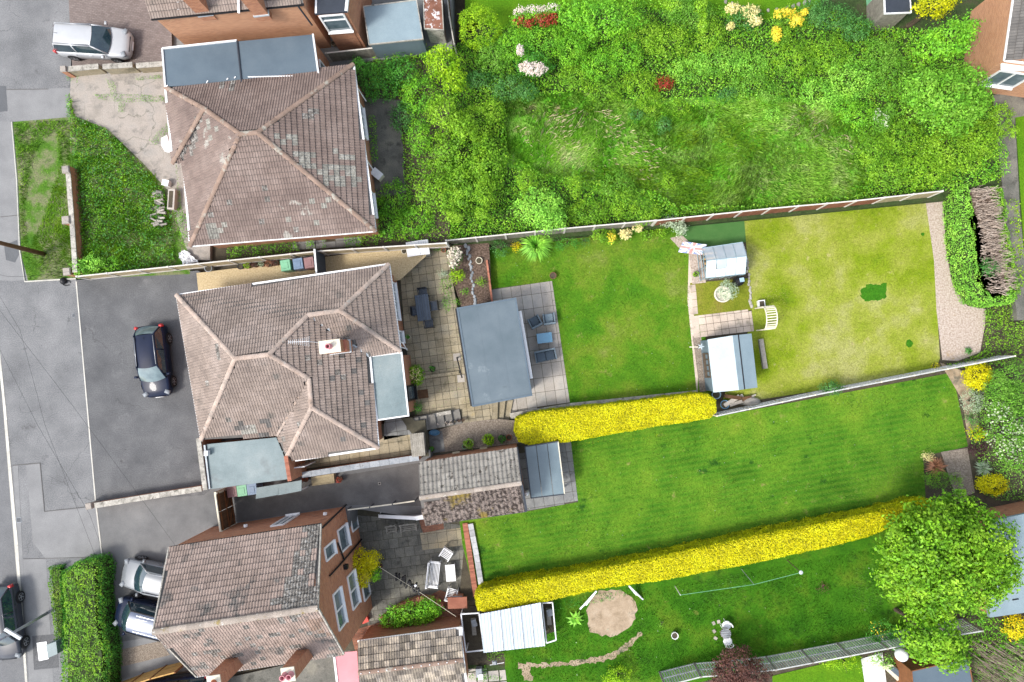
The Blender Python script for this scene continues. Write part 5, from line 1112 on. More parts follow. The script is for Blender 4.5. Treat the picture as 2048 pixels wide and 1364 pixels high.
for i in range(4):
    a, b = Vector(Fs_[i]), Vector(Fs_[(i + 1) % 4]); k = 7; mb = MB()
    for j in range(13): z = REAR + (.5 - REAR) * (j + .5) / 13; mb.beam((a.x, a.y, z), (b.x, b.y, z), .03 + .012 * (j % 2), (.5 - REAR) / 13)
    mb.build('wall', M['shedwall'], t, uv=False)
aw, bw = sorted(Fs_, key=lambda p: p[0])[:2]
if aw[1] < bw[1]: aw, bw = bw, aw
L = math.dist(aw, bw); window(t, aw, bw, .26 * L, .72 * L, -.55, .25, np.mean(np.array(Fs_), axis=0), mull=3, frame='bark')
# small star wind vane on the shed corner
t = thing('wind_vane', 'pale star shaped weather vane by the shed corner', 'ornament', W(1402, 693, REAR)); c = W(1402, 693, .2); mb = MB()
for k in range(5): a = k * 1.257; mb.add([(c.x, c.y, .22), (c.x + .09 * math.cos(a - .5), c.y + .09 * math.sin(a - .5), .2), (c.x + .22 * math.cos(a), c.y + .22 * math.sin(a), .2), (c.x + .09 * math.cos(a + .5), c.y + .09 * math.sin(a + .5), .2)], [(0, 1, 2, 3)])
mb.build('star', M['felt_shed'], t, uv=False); MB().tube([(c.x, c.y, REAR), (c.x, c.y, .2)], .02, 6).build('pole', M['black'], t, uv=False); MB().beam(W(1379, 694, .1), W(1396, 694, .1), .05, .03).build('arm', M['cream'], t, uv=False)
# greenhouse
t = thing('greenhouse', 'aluminium greenhouse with whitened south slope on the gravel', 'greenhouse', W(1440, 525, REAR))
zr, ze = .75, -.05; RW_, RE_ = W(1413, 521.5, zr), W(1493, 512.5, zr); NW_, NE_ = W(1404.5, 496.5, ze), W(1485, 484.5, ze); SW_, SE_ = W(1411, 556, ze), W(1490.5, 547.5, ze)
fr = MB()
for a, b in ((RW_, RE_), (NW_, NE_), (SW_, SE_)): fr.beam(a, b, .05, .05)
for k in range(5):
    u = k / 4; n0, r0, s0 = NW_.lerp(NE_, u), RW_.lerp(RE_, u), SW_.lerp(SE_, u); fr.beam(n0, r0, .035, .035); fr.beam(r0, s0, .035, .035)
    for q in (n0, s0): fr.beam(q, (q.x, q.y, REAR), .035, .035, up=Vector((1, 0, 0)))
for n0, s0 in ((NW_, SW_), (NE_, SE_)):
    for z in (REAR + .05, REAR + .75, ze): fr.beam((n0.x, n0.y, z), (s0.x, s0.y, z), .035, .035)
    for u in (.35, .65): q = n0.lerp(s0, u); fr.beam((q.x, q.y, REAR), (q.x, q.y, ze + .5), .035, .035, up=Vector((1, 0, 0)))
fr.build('frame', M['alu'], t, uv=False)
for k in range(4):
    for side, m_ in ((NW_, 'ghglass'), (SW_, 'ghwhite')):
        e1 = NE_ if side is NW_ else SE_; u0, u1 = (k + .03) / 4, (k + .97) / 4; q = [side.lerp(e1, u0), side.lerp(e1, u1), RW_.lerp(RE_, u1), RW_.lerp(RE_, u0)]
        if m_ == 'ghwhite' and k == 1:
            q = [x + Vector((0, 0, .02)) for x in q]; m0 = q[0].lerp(q[3], .45); m1 = q[1].lerp(q[2], .45); MB().poly([q[0], q[1], m1, m0]).build('pane', M['ghwhite'], t, uv=False); MB().poly([m0 + Vector((0, 0, .12)), m1 + Vector((0, 0, .12)), q[2], q[3]]).build('roof_vent', M['ghglass'], t, uv=False)
        else: MB().poly(q).build('pane', M[m_], t, uv=False)
        MB().poly([Vector((q[0].x, q[0].y, REAR)), Vector((q[1].x, q[1].y, REAR)), Vector((q[1].x, q[1].y, ze)), Vector((q[0].x, q[0].y, ze))]).build('pane', M['ghglass'], t, uv=False)
MB().poly([NE_, SE_, Vector((SE_.x, SE_.y, REAR)), Vector((NE_.x, NE_.y, REAR))]).build('pane', M['ghglass'], t, uv=False)
mb = MB()
for k in range(5): q = NW_.lerp(SW_, .15 + k * .16); q2 = NE_.lerp(SE_, .15 + k * .16); mb.beam((q.x + .2, q.y, REAR + .7), (q.x + 1.0, q.y + .1, REAR + .7), .12, .03)
mb.build('staging', M['fence_gold'], t, uv=False)
# union flag draped at the greenhouse corner (built from strips of cloth)
t = thing('flag', 'faded red, white and blue flag draped beside the greenhouse corner', 'flag', W(1380, 492, REAR)); a, b, d_ = W(1366, 483, REAR + .35), W(1414, 489, REAR + .9), W(1356, 504, REAR + .2)
u, v = b - a, d_ - a; P_ = lambda s, q, k=0: a + u * s + v * q + Vector((0, 0, .04 * math.sin(s * 7 + q * 3) + k))
M['flagblue'] = flat('faded_blue_cloth', (.22, .27, .45), .9); M['flagred'] = flat('faded_red_cloth', (.60, .24, .22), .9); M['flagwhite'] = flat('white_cloth', (.7, .7, .72), .9)
def band(mb, s0, q0, s1, q1, w_, k):
    n = 12; d = Vector((s1 - s0, (q1 - q0))); L = d.length; nx, ny = -d.y / L * w_, d.x / L * w_ ; vs = []
    for i in range(n + 1):
        f = i / n; s, q = s0 + (s1 - s0) * f, q0 + (q1 - q0) * f; cl = lambda x: min(1, max(0, x)); vs += [P_(cl(s + nx), cl(q + ny), k), P_(cl(s - nx), cl(q - ny), k)]
    mb.add(vs, [(2 * i, 2 * i + 1, 2 * i + 3, 2 * i + 2) for i in range(n)])
mb = MB(); band(mb, 0, .5, 1, .5, .5, 0); mb.build('cloth', M['flagblue'], t, uv=False)
mb = MB(); band(mb, 0, 0, 1, 1, .10, .012); band(mb, 0, 1, 1, 0, .10, .015); band(mb, 0, .5, 1, .5, .17, .019); band(mb, .5, 0, .5, 1, .12, .022); mb.build('white_bars', M['flagwhite'], t, uv=False)
mb = MB(); band(mb, 0, .5, 1, .5, .10, .027); band(mb, .5, 0, .5, 1, .07, .031); band(mb, 0, 0, 1, 1, .03, .017); mb.build('red_bars', M['flagred'], t, uv=False)
# metal roofed store at the bottom
t = thing('metal_roof_store', 'store with pale corrugated metal roof beside the long yellow hedge', 'shed', W(1028, 1260, REAR))
pa, pb, pc, pd = W(960, 1228, .5), W(1082, 1205, .5), W(1091, 1292, .25), W(967, 1306, .25)
for k in range(6):
    u0, u1 = k / 6, (k + 1) / 6 - .006; q = [pa.lerp(pb, u0), pa.lerp(pb, u1), pd.lerp(pc, u1), pd.lerp(pc, u0)]; mb = MB(); vs = []; ns = 12
    for j in range(ns + 1):
        f = j / ns; zz = .018 * math.cos(f * 6 * math.pi); vs += [q[0].lerp(q[1], f) + Vector((0, 0, zz)), q[3].lerp(q[2], f) + Vector((0, random.uniform(-.0, .02), zz))]
    mb.add(vs, [(2 * j, 2 * j + 1, 2 * j + 3, 2 * j + 2) for j in range(ns)]); mb.build('roof_sheet', M['metal_roof'], t, uv=False)
    MB().beam(q[1] + Vector((0, 0, .0)), q[2] + Vector((0, 0, .0)), .03, .03).build('seam', M['charcoal'], t, uv=False) if k < 5 else None
Fm = [(pa.x, pa.y), (pb.x, pb.y), (pc.x, pc.y), (pd.x, pd.y)]; walls(t, offset(Fm, .1), REAR - .1, .15, 'wood_dark')
for lab, px in (('open timber bay with white rail at the left of the metal roofed store', [(922, 1228), (958, 1226), (968, 1300), (932, 1304)]), ('open bay with shelves and pots at the right of the metal roofed store', [(1084, 1206), (1105, 1205), (1112, 1280), (1093, 1286)])):
    t2 = thing('storage_bay', lab, 'storage bay', W(px[0][0] + 10, px[0][1] + 30, REAR)); Q = [W(*p, -.1) for p in px]
    MB().prism([(q.x, q.y) for q in Q], REAR, REAR + .03).build('floor', M['soil'], t2, uv=False)
    for i in range(4): MB().beam(Q[i], Q[(i + 1) % 4], .07, .06).build('rail', M['whitepaint'], t2, uv=False); MB().box((Q[i].x, Q[i].y, (REAR - .1) / 2), (.06, .06, -.1 - REAR)).build('post', M['whitepaint'], t2, uv=False)
    c = (Q[0] + Q[2]) / 2; MB().box((c.x, c.y, REAR + .5), (.25, 1.0, .05), .1).build('shelf', M['wood_grey'], t2, uv=False); MB().box((c.x + .05, c.y + .3, REAR + .65), (.3, .4, .25), .3).build('crate', M['coping_blue'], t2, uv=False)
# right edge flat roofs
t = thing('flat_roof_garage', 'grey felt flat roofed garage beside the large tree at the right edge', 'garage', W(2020, 1130, REAR)); P = flatroof(t, [(1988, 1040), (2130, 1010), (2130, 1215), (1979, 1236), (1962, 1130)], .9, .2, 'felt_shed2', trim=None, name='flat_roof'); walls(t, offset(P, .1), REAR - .1, .72)
for p in (((2000, 1193), (1990, 1180)), ((2025, 1200), (2037, 1198))): MB().beam(W(*p[0], .93), W(*p[1], .93), .05, .04).build('roof_clip', M['black'], t, uv=False)
t = thing('summerhouse', 'summerhouse with dark blue-grey felt roof at the bottom right', 'shed', W(1885, 1345, REAR)); P = flatroof(t, [(1823, 1342), (1936, 1316), (1955, 1420), (1830, 1420)], .7, .15, 'felt2', trim='wood_teak', tw=.05, name='flat_roof'); walls(t, offset(P, .1), REAR - .1, .55, 'wood_teak')
dk = G('deck', [(1790, 1325), (1865, 1300), (1870, 1360), (1800, 1400)], REAR + .05, 'mortar'); pave(dk, [(1790, 1325), (1865, 1300), (1870, 1345), (1800, 1370)], REAR + .05, 2.4, .14, ((1790, 1345), (1870, 1320)), gap=.01, mat='wood_teak', name='board')
# ================================================================ FENCES AND WALLS
fence('panel_fence', 'pale low panel fence with concrete posts along the golden gravel and parking', [(153, 553), (400, 527), (640, 502), (892, 486)], FRONT - .05, 1.35, bay=1.83, panel='fence_tan', style='lap')
fence('panel_fence', 'weathered grey panel fence between the first lawn and the bramble thicket', [(892, 481), (1130, 457), (1310, 441)], REAR, .42, bay=1.86, panel='fence_grey')
fence('panel_fence', 'red-brown panel fence with pale posts beside the artificial turf and dry lawn', [(1313, 441), (1560, 415), (1690, 404), (1885, 382)], REAR, .55, bay=1.7, panel='fence_red', mats=['fence_red'] * 6 + ['fence_tan'] * 2)
fence('rail_fence', 'cream post and board fence between the dry lawn and the striped lawn', [(1434, 832), (1500, 818), (1640, 788), (1895, 738), (2030, 712)], REAR, -.05, bay=1.9, post='cream', panel='fence_white', style='trellis', rail='fence_white', board=False, pw=.08)
fence('panel_fence', 'mossy grey boarded fence behind the yard at the top', [(652, 106), (745, 96), (843, 82)], -.9, .9, bay=2.6, panel='fence_grey', post='coping')
fence('trellis_fence', 'silvery trellis fence with brown posts at the bottom of the garden', [(1330, 1372), (1410, 1352), (1525, 1345), (1700, 1312), (1850, 1283)], REAR, .35, bay=2.0, post='wood_grey', panel='fence_white', style='trellis', rail='fence_white', board=False)
fence('trellis_fence', 'short grey trellis fence beyond the large round tree', [(1905, 1272), (1965, 1262)], REAR, .4, bay=1.8, post='wood_grey', panel='fence_white', style='trellis', rail='fence_white', board=False)
fence('board_fence', 'new golden pine fence beside the parked cars', [(205, 1392), (285, 1362), (350, 1345)], FRONT, 1.7, bay=1.7, post='wood_teak', panel='fence_gold', style='lap', rail='fence_gold', board=False, pw=.09)
fence('dark_fence', 'grey rail topped dark fence beside the clipped ball bush', [(893, -20), (900, 45), (908, 88)], -.9, 1.0, bay=1.8, panel='wood_dark', post='coping', rail='coping')
fence('iron_railing', 'thin black iron railing above the lower patio wall', [(694, 1020), (760, 1012), (830, 1002)], P3, .9, bay=1.3, post='charcoal', panel='charcoal', style='none', rail='cream', board=False, pw=.05)
lowwall('stone_wall', 'grey coped wall between the block paving and the old concrete', [(134, 139), (198, 133)], FRONT, .75, .24, mat='slab', cop_len=.9, piers=[(127, 138, .32, .12, 'brick')])
lowwall('stone_wall', 'middle length of grey coped wall with sparse weeds, between its two neighbours', [(206, 134), (266, 130)], FRONT, .80, .24, mat='slab', cop_len=.9)
lowwall('stone_wall', 'grey coped wall ending at the flat roof corner', [(273, 132), (328, 128)], FRONT, .72, .24, mat='slab', cop_len=.9)
lowwall('garden_wall', 'front garden brick wall with grey coping and pale pier caps beside the verge', [(137, 343), (144, 430), (150, 520), (151, 545)], FRONT, .75, .22, piers=[(132, 339, .40, .12, 'brick'), (132, 440, .42, .10, 'brick'), (134, 543, .40, .10, 'brick')])
lowwall('garden_wall', 'long low brick wall with mossy coping below the big tarmac drive', [(190, 1011), (300, 993), (404, 977)], FRONT, .75, .24, piers=[(178, 1012, .34, .0, 'coping')])
lowwall('garden_wall', 'brick wall with blue-grey coping beside the side drive', [(604, 950), (720, 932), (838, 915)], FRONT, .8, .26, cop='coping_blue')
lowwall('garden_wall', 'pale block wall edging the steps up by the bungalow', [(824, 838), (902, 824)], P2, P2 + .35, .14, mat='coping', cop='coping')
lowwall('brick_retaining_wall', 'brick edged wall between the lower patio and the long lawn', [(930, 1046), (952, 1192)], P3, REAR + .05, .24, cop='brickred', cop_len=.09)
wt = lowwall('white_block_edge', 'white painted block edging beside the long lawn', [(941, 1047), (953, 1110), (962, 1168)], REAR, REAR + .12, .24, mat='charcoal', cop='dullwhite', cop_len=.42)
lowwall('curved_brick_wall', 'curved dark brick retaining wall around the ivy planter', [(762, 1240), (800, 1213), (840, 1198), (868, 1202), (884, 1214)], P3, P3 + .55, .25, cop='brickred', cop_len=.12)
t = lowwall('brick_pier', 'thick brick pier at the end of the long yellow hedge', [(905, 1203), (925, 1203)], P3, -.9, .6, cop='coping_blue', cop_len=.8)
MB().box(W(915, 1205, -.8), (1.15, .66, .16), .05).build('brick_cap', M['brickred'], t, uv=False)
# steps
def steps(name, label, n, a0, a1, b0, b1, z0, z1, mat, bottom):
    """a0->a1 one side, b0->b1 the other, px at mid height; each tread a piece"""
    t = thing(name, label, 'steps', W(*a0, bottom)); L = lambda p, q, u: (p[0] + (q[0] - p[0]) * u, p[1] + (q[1] - p[1]) * u)
    for i in range(n):
        z = z0 + (z1 - z0) * (i + .5) / n; u0, u1 = i / n, (i + 1) / n
        MB().prism([W2(*L(a0, a1, u0), z), W2(*L(a0, a1, u1), z), W2(*L(b0, b1, u1), z), W2(*L(b0, b1, u0), z)], bottom, z).build('step', M[mat], t)
    return t
steps('stone_steps', 'six grey concrete steps from the side passage to the beige patio', 6, (820, 838), (918, 818), (824, 866), (924, 847), FRONT - .02, P2 + .05, 'step_grey', P2 - .1)
steps('stone_steps', 'three golden stone steps beside the garden room corner', 3, (981, 805), (1026, 800), (983, 838), (1018, 842), P2 + .08, REAR + .05, 'slab', REAR - .1)
t = steps('outside_stairs', 'pale blue-white stairs descending to the lower patio beside the mossy garage', 9, (832, 1006), (758, 1018), (840, 1031), (762, 1033), FRONT, P3 + .1, 'step_white', P3)
MB().beam(W(850, 1033, .9), W(832, 1036, .7), .24, .14).build('stair_wall_top', M['white'], t, uv=False); MB().beam(W(832, 1036, .7), W(758, 1032, -.7), .20, .12).build('stair_wall_top', M['white'], t, uv=False)
p, q = W(845, 1036, .5), W(758, 1034, -.9); mb = MB(); mb.add([(p.x, p.y - .02, P3), (q.x, q.y - .02, P3), (q.x, q.y - .02, q.z + .1), (p.x, p.y - .02, p.z + .2), (p.x, p.y + .12, P3), (q.x, q.y + .12, P3), (q.x, q.y + .12, q.z + .1), (p.x, p.y + .12, p.z + .2)], [(0, 1, 2, 3), (7, 6, 5, 4), (3, 2, 6, 7), (0, 4, 5, 1), (1, 5, 6, 2), (0, 3, 7, 4)]); mb.build('stair_wall', M['coping_blue'], t)
t = steps('timber_steps', 'small timber slatted steps beside the coped wall on the side drive', 5, (622, 954), (624, 972), (667, 947), (669, 966), .5, .1, 'fence_tan', 0)
# timber bench under the stairs, wooden platform, gates
t = thing('wooden_platform', 'weathered timber boarded platform beside the garage and gravel', 'platform', W(835, 890, 0)); 
for k in range(7):
    u0, u1 = k / 7, (k + .93) / 7; L = lambda a, b, u: (a[0] + (b[0] - a[0]) * u, a[1] + (b[1] - a[1]) * u); a, b, c, d = (819, 868), (847, 865), (851, 911), (824, 914)
    MB().prism([W2(*L(a, b, u0), .9), W2(*L(a, b, u1), .9), W2(*L(d, c, u1), .9), W2(*L(d, c, u0), .9)], .85, .9, bottom=True).build('board', M['wood_grey'], t, uv=False)
MB().prism(offset([W2(819, 868, .8), W2(847, 865, .8), W2(851, 911, .8), W2(824, 914, .8)], .06), -.9, .84).build('base', M['wood_grey'], t, uv=False)
t = thing('wooden_gates', 'dark brown double gates with pale top rail closing the side drive', 'gate', W(450, 1020, 0))
ga, gb = W(432, 986, 1.9), W(443, 1064, 1.9); e = (gb - ga) / 2
for k in range(2):
    a, b = ga + e * k, ga + e * (k + .97); lf = MB(); n = 9
    for j in range(n): c = a.lerp(b, (j + .5) / n); lf.box((c.x, c.y, .98), (.03, (b - a).length / n * .93, 1.75), 0.14)
    o = lf.build('gate_leaf', M['wood_dark'], t, uv=False)
    r_ = MB(); 
    for z in (.25, 1.0, 1.75): r_.beam((a.x + .05, a.y, z), (b.x + .05, b.y, z), .04, .11)
    r_.beam((a.x + .05, a.y, .25), (b.x + .05, b.y, 1.0), .04, .09); r_.build('brace', M['wood_teak'], t, uv=False)
MB().beam(ga + Vector((-.04, 0, .02)), gb + Vector((-.04, 0, .02)), .09, .09).build('top_rail', M['cream'], t, uv=False)
for p in (ga, gb): MB().box((p.x, p.y, 1.0), (.13, .13, 2.0)).build('post', M['cream'], t, uv=False)
t = thing('blue_gate', 'blue-grey boarded side gate between the bins and the bungalow', 'gate', W(645, 530, 0)); a, b = W(629, 498, 1.75), W(633, 546, 1.75)
for j in range(10): c = a.lerp(b, (j + .5) / 10); MB().box((c.x + .03, c.y, .88), (.03, (b - a).length / 10 * .93, 1.7), .09).build('board', M['slatblue'], t, uv=False)
MB().beam(a, b, .10, .06).build('top_rail', M['whitepaint'], t, uv=False)
t = thing('shed_canopy', 'pale grey sheet canopy over the bins against the flat roofed porch', 'canopy', W(555, 975, 0))
for a, b in (((512, 976), (556, 969)), ((556, 969), (602, 961))):
    q = [W2(*a, 1.4), W2(*b, 1.4), W2(b[0] + 2, b[1] + 20, 1.2), W2(a[0] + 1, a[1] + 21, 1.2)]; MB().prism(q, 1.27, 1.31, bottom=True).build('panel', M['felt3'], t, uv=False)
for p in ((514, 995), (602, 980)): c = W(*p, 1.2); MB().box((c.x, c.y, .63), (.06, .06, 1.27)).build('post', M['whitepaint'], t, uv=False)
for k, (p, m_) in enumerate((((571, 531), 'green'), ((596, 528), 'blue'), ((618, 526), 'maroon'))):
    bin_({'green': 'green wheelie bin by the gravel beside the row of pots', 'blue': 'blue-grey wheelie bin between the green one and the maroon one', 'maroon': 'maroon lidded wheelie bin beside the blue-grey boarded gate'}[m_], *p, math.radians(9), {'green': 'bin_green', 'blue': 'bin_blue', 'maroon': 'bin_brown'}[m_], 0, group='wheelie bins on the golden gravel')
for p, m_, l_ in (((464, 984), 'bin_brown', 'maroon wheelie bin just inside the brown gates'), ((484, 982), 'bin_green', 'green wheelie bin next to the pale sheet canopy, inside the gates'), ((504, 979), 'bin_blue', 'grey wheelie bin half under the pale sheet canopy')):
    bin_(l_, *p, math.radians(9), m_, 0, group='wheelie bins inside the gates')
# ================================================================ VEHICLES
r_ = math.radians
car('silver five door car parked nose to the block paving at the top left', 180, 79, r_(-4), L=4.45, Wd=1.84, Hh=1.62, paint='paint_silver', bars=True, style='suv')
car('navy blue hatchback parked on the big tarmac drive', 303, 722, r_(-83), L=4.25, Wd=1.76, Hh=1.5, paint='paint_navy', glassmat='carglass_pale', bars=True)
car('pale silver car with dark sides tucked under the eaves by the green hedge', 312, 1162, r_(172) - .06, L=4.5, Wd=1.78, Hh=1.5, paint='paint_pale', bars=True)
car('dark blue van with ribbed grey roof parked beside the silver car', 300, 1243, r_(168) - .02, L=4.6, Wd=1.80, Hh=1.75, paint='paint_navy', roofmat='vanroof', style='van')
car('dark grey car at the kerb at the left edge', 2, 1248, r_(-82), L=4.4, Wd=1.78, Hh=1.5, paint='paint_dark', group='cars parked by the houses')
car('dark blue van with pale windscreen frame by the pine fence', 340, 1392, r_(187), L=4.6, Wd=1.85, Hh=1.8, paint='paint_navy', style='van', glassmat='carglass_pale')
# ================================================================ FURNITURE
def local(t, mb, nm, mat, **k): return mb.build(nm, M[mat], t, world=False, uv=False, **k)
ang8 = r_(8)
t = thing('dining_table', 'dark slatted garden dining table on the beige patio', 'table', W(850, 617, P2), ang8)
for k in range(6): local(t, MB().box(((k - 2.5) * .135, 0, .73), (.125, 1.55, .025)), 'slat', 'slatblue')
for sx in (-1, 1):
    local(t, MB().box((sx * .35, 0, .69), (.04, 1.45, .06)), 'apron', 'charcoal')
    for sy in (-1, 1): local(t, MB().box((sx * .36, sy * .70, .36), (.06, .06, .72)), 'leg', 'charcoal')
def dchair(label, px, py, a):
    t = thing('garden_chair', label, 'chair', W(px, py, P2 + .4) - Vector((0, 0, .4)), a, 'dark dining chairs around the table')
    for k in range(5): local(t, MB().box(((k - 2) * .095, 0, .44), (.085, .44, .022)), 'seat_slat', 'slatblue')
    local(t, MB().box((0, -.24, .70), (.50, .04, .50), 0), 'backrest', 'black')
    for s in (-1, 1):
        local(t, MB().box((s * .26, .0, .64), (.05, .50, .03)), 'armrest', 'charcoal')
        for y in (-.22, .22): local(t, MB().box((s * .25, y, .32 if y > 0 else .45), (.035, .035, .64 if y > 0 else .9)), 'leg', 'charcoal')
    return t
dchair('dark slatted chair at the north end of the dining table', 846, 585, r_(180 + 8)); dchair('dark slatted chair at the south end of the dining table', 858, 648, r_(8))
dchair('dark slatted chair on the house side of the dining table', 832, 622, r_(-82)); dchair('dark slatted chair on the planting bed side of the dining table', 869, 612, r_(98))
def armchair(name, label, px, py, a, wd=.72, dp=.68, cush='cush_pale', cat='armchair', n=1, group='grey rattan lounge furniture'):
    t = thing(name, label, cat, W(px, py, REAR + .3) - Vector((0, 0, .3)), a, group)
    local(t, MB().box((0, 0, .16), (wd - .04, dp - .04, .26)), 'base', 'rattan')
    for s in (-1, 1): local(t, MB().box((s * (wd / 2 - .04), 0, .33), (.08, dp, .60), 0, taper=.98), 'arm', 'rattan')
    local(t, MB().box((0, -dp / 2 + .05, .40), (wd, .10, .76), 0, taper=.98), 'backrest', 'rattan')
    for k in range(n): local(t, MB().box(((k - (n - 1) / 2) * (wd - .2) / n, .04, .35), ((wd - .2) / n - .015, dp - .14, .13), taper=.94), 'seat_cushion', cush)
    return t
armchair('lounge_chair', 'grey rattan armchair turned at an angle, nearer the garden room', 1070, 644, r_(28), cush='cushion'); armchair('lounge_chair', 'grey rattan armchair with pale seat, nearer the lawn edge', 1098, 638, r_(8))
armchair('lounge_sofa', 'grey rattan two seat sofa on the pale terrace', 1091, 711, r_(192), wd=1.28, dp=.70, cush='cushion', n=2, cat='sofa')
t = thing('coffee_table', 'blue glass topped rattan coffee table on the terrace', 'table', W(1089, 676, REAR + .2) - Vector((0, 0, .2)), r_(7), 'grey rattan lounge furniture')
local(t, MB().box((0, 0, .19), (.84, .54, .36)), 'base', 'rattan'); local(t, MB().box((0, 0, .39), (.90, .60, .025)), 'table_top', 'blueglass')
def bench(name, label, px, py, a, wd, dp, zg, cat, mat='white', group='white slatted garden furniture', n=7, back=True):
    t = thing(name, label, cat, W(px, py, zg + .4) - Vector((0, 0, .4)), a, group)
    for k in range(n): local(t, MB().box((0, -dp / 2 + .10 + (dp - .14) * k / (n - 1), .42), (wd - .10, (dp - .14) / n * .62, .022)), 'seat_slat', mat)
    for s in (-1, 1):
        local(t, MB().box((s * (wd / 2 - .03), 0, .63), (.06, dp + .04, .035)), 'armrest', mat)
        for y in (-1, 1): local(t, MB().box((s * (wd / 2 - .03), y * (dp / 2 - .03), .31 if y > 0 else .44), (.055, .055, .62 if y > 0 else .88)), 'leg', mat)
        local(t, MB().box((s * (wd / 2 - .03), 0, .40), (.05, dp - .06, .05)), 'side_rail', mat)
    if back:
        b = MB().box((0, -dp / 2 - .03, .88), (wd, .05, .06)); local(t, b, 'top_rail', mat); k = max(2, int(wd / .22)); b = MB()
        for i in range(k):
            x0 = -wd / 2 + wd * i / k; x1 = x0 + wd / k; b.beam((x0, -dp / 2 - .02, .50), (x1, -dp / 2 - .03, .85), .03, .03); b.beam((x1, -dp / 2 - .02, .50), (x0, -dp / 2 - .03, .85), .03, .03)
        b.box((0, -dp / 2, .50), (wd, .04, .05)); local(t, b, 'lattice_back', mat)
    return t
bench('garden_bench', 'white slatted bench with lattice back on the lower patio', 868, 1148, r_(-96), 1.55, .66, P3, 'bench')
bench('slatted_chair', 'white slatted chair above the small white table, turned aside', 893, 1107, r_(-212), .66, .60, P3, 'chair', n=6)
bench('slatted_chair', 'white slatted chair with lattice back near the brick pier', 904, 1187, r_(-14), .66, .62, P3, 'chair', n=6)
t = thing('slatted_table', 'low white slatted table between the white chairs', 'table', W(901, 1146, P3 + .45) - Vector((0, 0, .45)), r_(5), 'white slatted garden furniture')
for k in range(7): local(t, MB().box(((k - 3) * .083, 0, .45), (.078, 1.0, .025)), 'slat', 'white')
for sx in (-1, 1):
    for sy in (-1, 1): local(t, MB().box((sx * .25, sy * .45, .22), (.05, .05, .44)), 'leg', 'white')
bench('old_bench', 'weathered grey bench standing under the outside stairs', 818, 1054, r_(188), 1.0, .45, P3, 'bench', mat='wood_grey', group='weathered furniture under the stairs', n=4)
bench('old_bench', 'dark seated weathered chair under the outside stairs, nearer the house', 784, 1057, r_(188), .62, .45, P3, 'chair', mat='wood_grey', group='weathered furniture under the stairs', n=3)
# grey table with two white chairs on the bottom lawn
c = W(1451, 1266, REAR + .7); t = thing('garden_table', 'round grey slatted table between two white chairs on the bottom lawn', 'table', (c.x, c.y, REAR))
MB().lathe((c.x, c.y, REAR), [(.001, .70), (.31, .70), (.32, .73), (.31, .76), (.001, .76)], 24).build('table_top', M['wood_dark'], t, uv=False)
for k in range(6): MB().box((c.x, c.y - .25 + k * .1, REAR + .77), (2 * math.sqrt(max(.01, .30 ** 2 - (-.25 + k * .1) ** 2)), .075, .02), -.05).build('slat', M['coping_blue'], t, uv=False)
for k in range(3): a = k * 2.09; MB().tube([(c.x, c.y, REAR + .7), (c.x + .25 * math.cos(a), c.y + .25 * math.sin(a), REAR)], .02, 6).build('leg', M['white'], t, uv=False)
def rchair(label, px, py, a):
    t = thing('white_chair', label, 'chair', W(px, py, REAR + .4) - Vector((0, 0, .4)), a, 'white chairs at the round table'); local(t, MB().lathe((0, 0, 0), [(.001, .42), (.24, .42), (.26, .44), (.24, .46), (.001, .46)], 20), 'seat', 'white')
    b = MB(); pts = [(.27 * math.cos(q), .27 * math.sin(q), .78) for q in np.linspace(-2.6, -.5, 9)]; b.tube(pts, .03, 6)
    for p in pts[::2]: b.tube([(p[0] * .9, p[1] * .9, .45), p], .018, 5)
    local(t, b, 'backrest', 'white')
    for k in range(4): q = k * 1.571 + .78; local(t, MB().tube([(.18 * math.cos(q), .18 * math.sin(q), .42), (.24 * math.cos(q), .24 * math.sin(q), 0)], .02, 6), 'leg', 'white')
rchair('white round backed chair on the north side of the grey table', 1453, 1250, r_(150)); rchair('white round seated chair on the south side of the grey table', 1455, 1282, r_(10))
for p in ((1427, 1246), (1437, 1243), (1428, 1262), (1431, 1276)):
    c = W(*p, REAR); t = thing('stepping_stone', 'stepping stone ' + {1246: 'leftmost in the upper pair', 1243: 'nearest the white chair, above the others', 1262: 'small, level with the round table top', 1276: 'lowest and squarest'}[p[1]] + ' beside the grey round table', 'stepping stone', (c.x, c.y, REAR), 0, 'stepping stones beside the round table'); MB().box((c.x, c.y, REAR + .02), (.17, .2, .05), random.random()).build('stone', M['slab_pale'], t, uv=False)
# garden arch
t = thing('garden_arch', 'white curved slatted garden arch leading to the dry lawn', 'arch', W(1520, 636, REAR)); b0, b1 = W(1510, 617, REAR), W(1513, 661, REAR); off = W(1530, 615, REAR) - b0
def arch_pt(u, k):
    a, b = b0 + off * k, b1 + off * k; hgt = 1.35
    if u < .28: return a + Vector((0, 0, hgt * u / .28))
    if u > .72: return b + Vector((0, 0, hgt * (1 - u) / .28))
    th = math.pi * (u - .28) / .44; m_ = (a + b) / 2; r = (b - a) / 2; return m_ - r * math.cos(th) + Vector((0, 0, hgt + .62 * math.sin(th)))
for k in (0, 1): MB().tube([arch_pt(i / 30, k) for i in range(31)], .035, 6).build('hoop', M['cream'], t, uv=False)
for i in range(1, 30): MB().beam(arch_pt(i / 30, 0), arch_pt(i / 30, 1), .06, .02).build('slat', M['cream'], t, uv=False)
c = W(1522, 608, REAR + .2); t = thing('planter', 'small white square planter at the foot of the arch', 'planter', (c.x, c.y, REAR)); MB().box((c.x, c.y, REAR + .18), (.36, .40, .36), .1, taper=1.1).build('pot', M['white'], t, uv=False); MB().box((c.x, c.y, REAR + .365), (.28, .32, .02), .1).build('compost', M['soil'], t, uv=False)
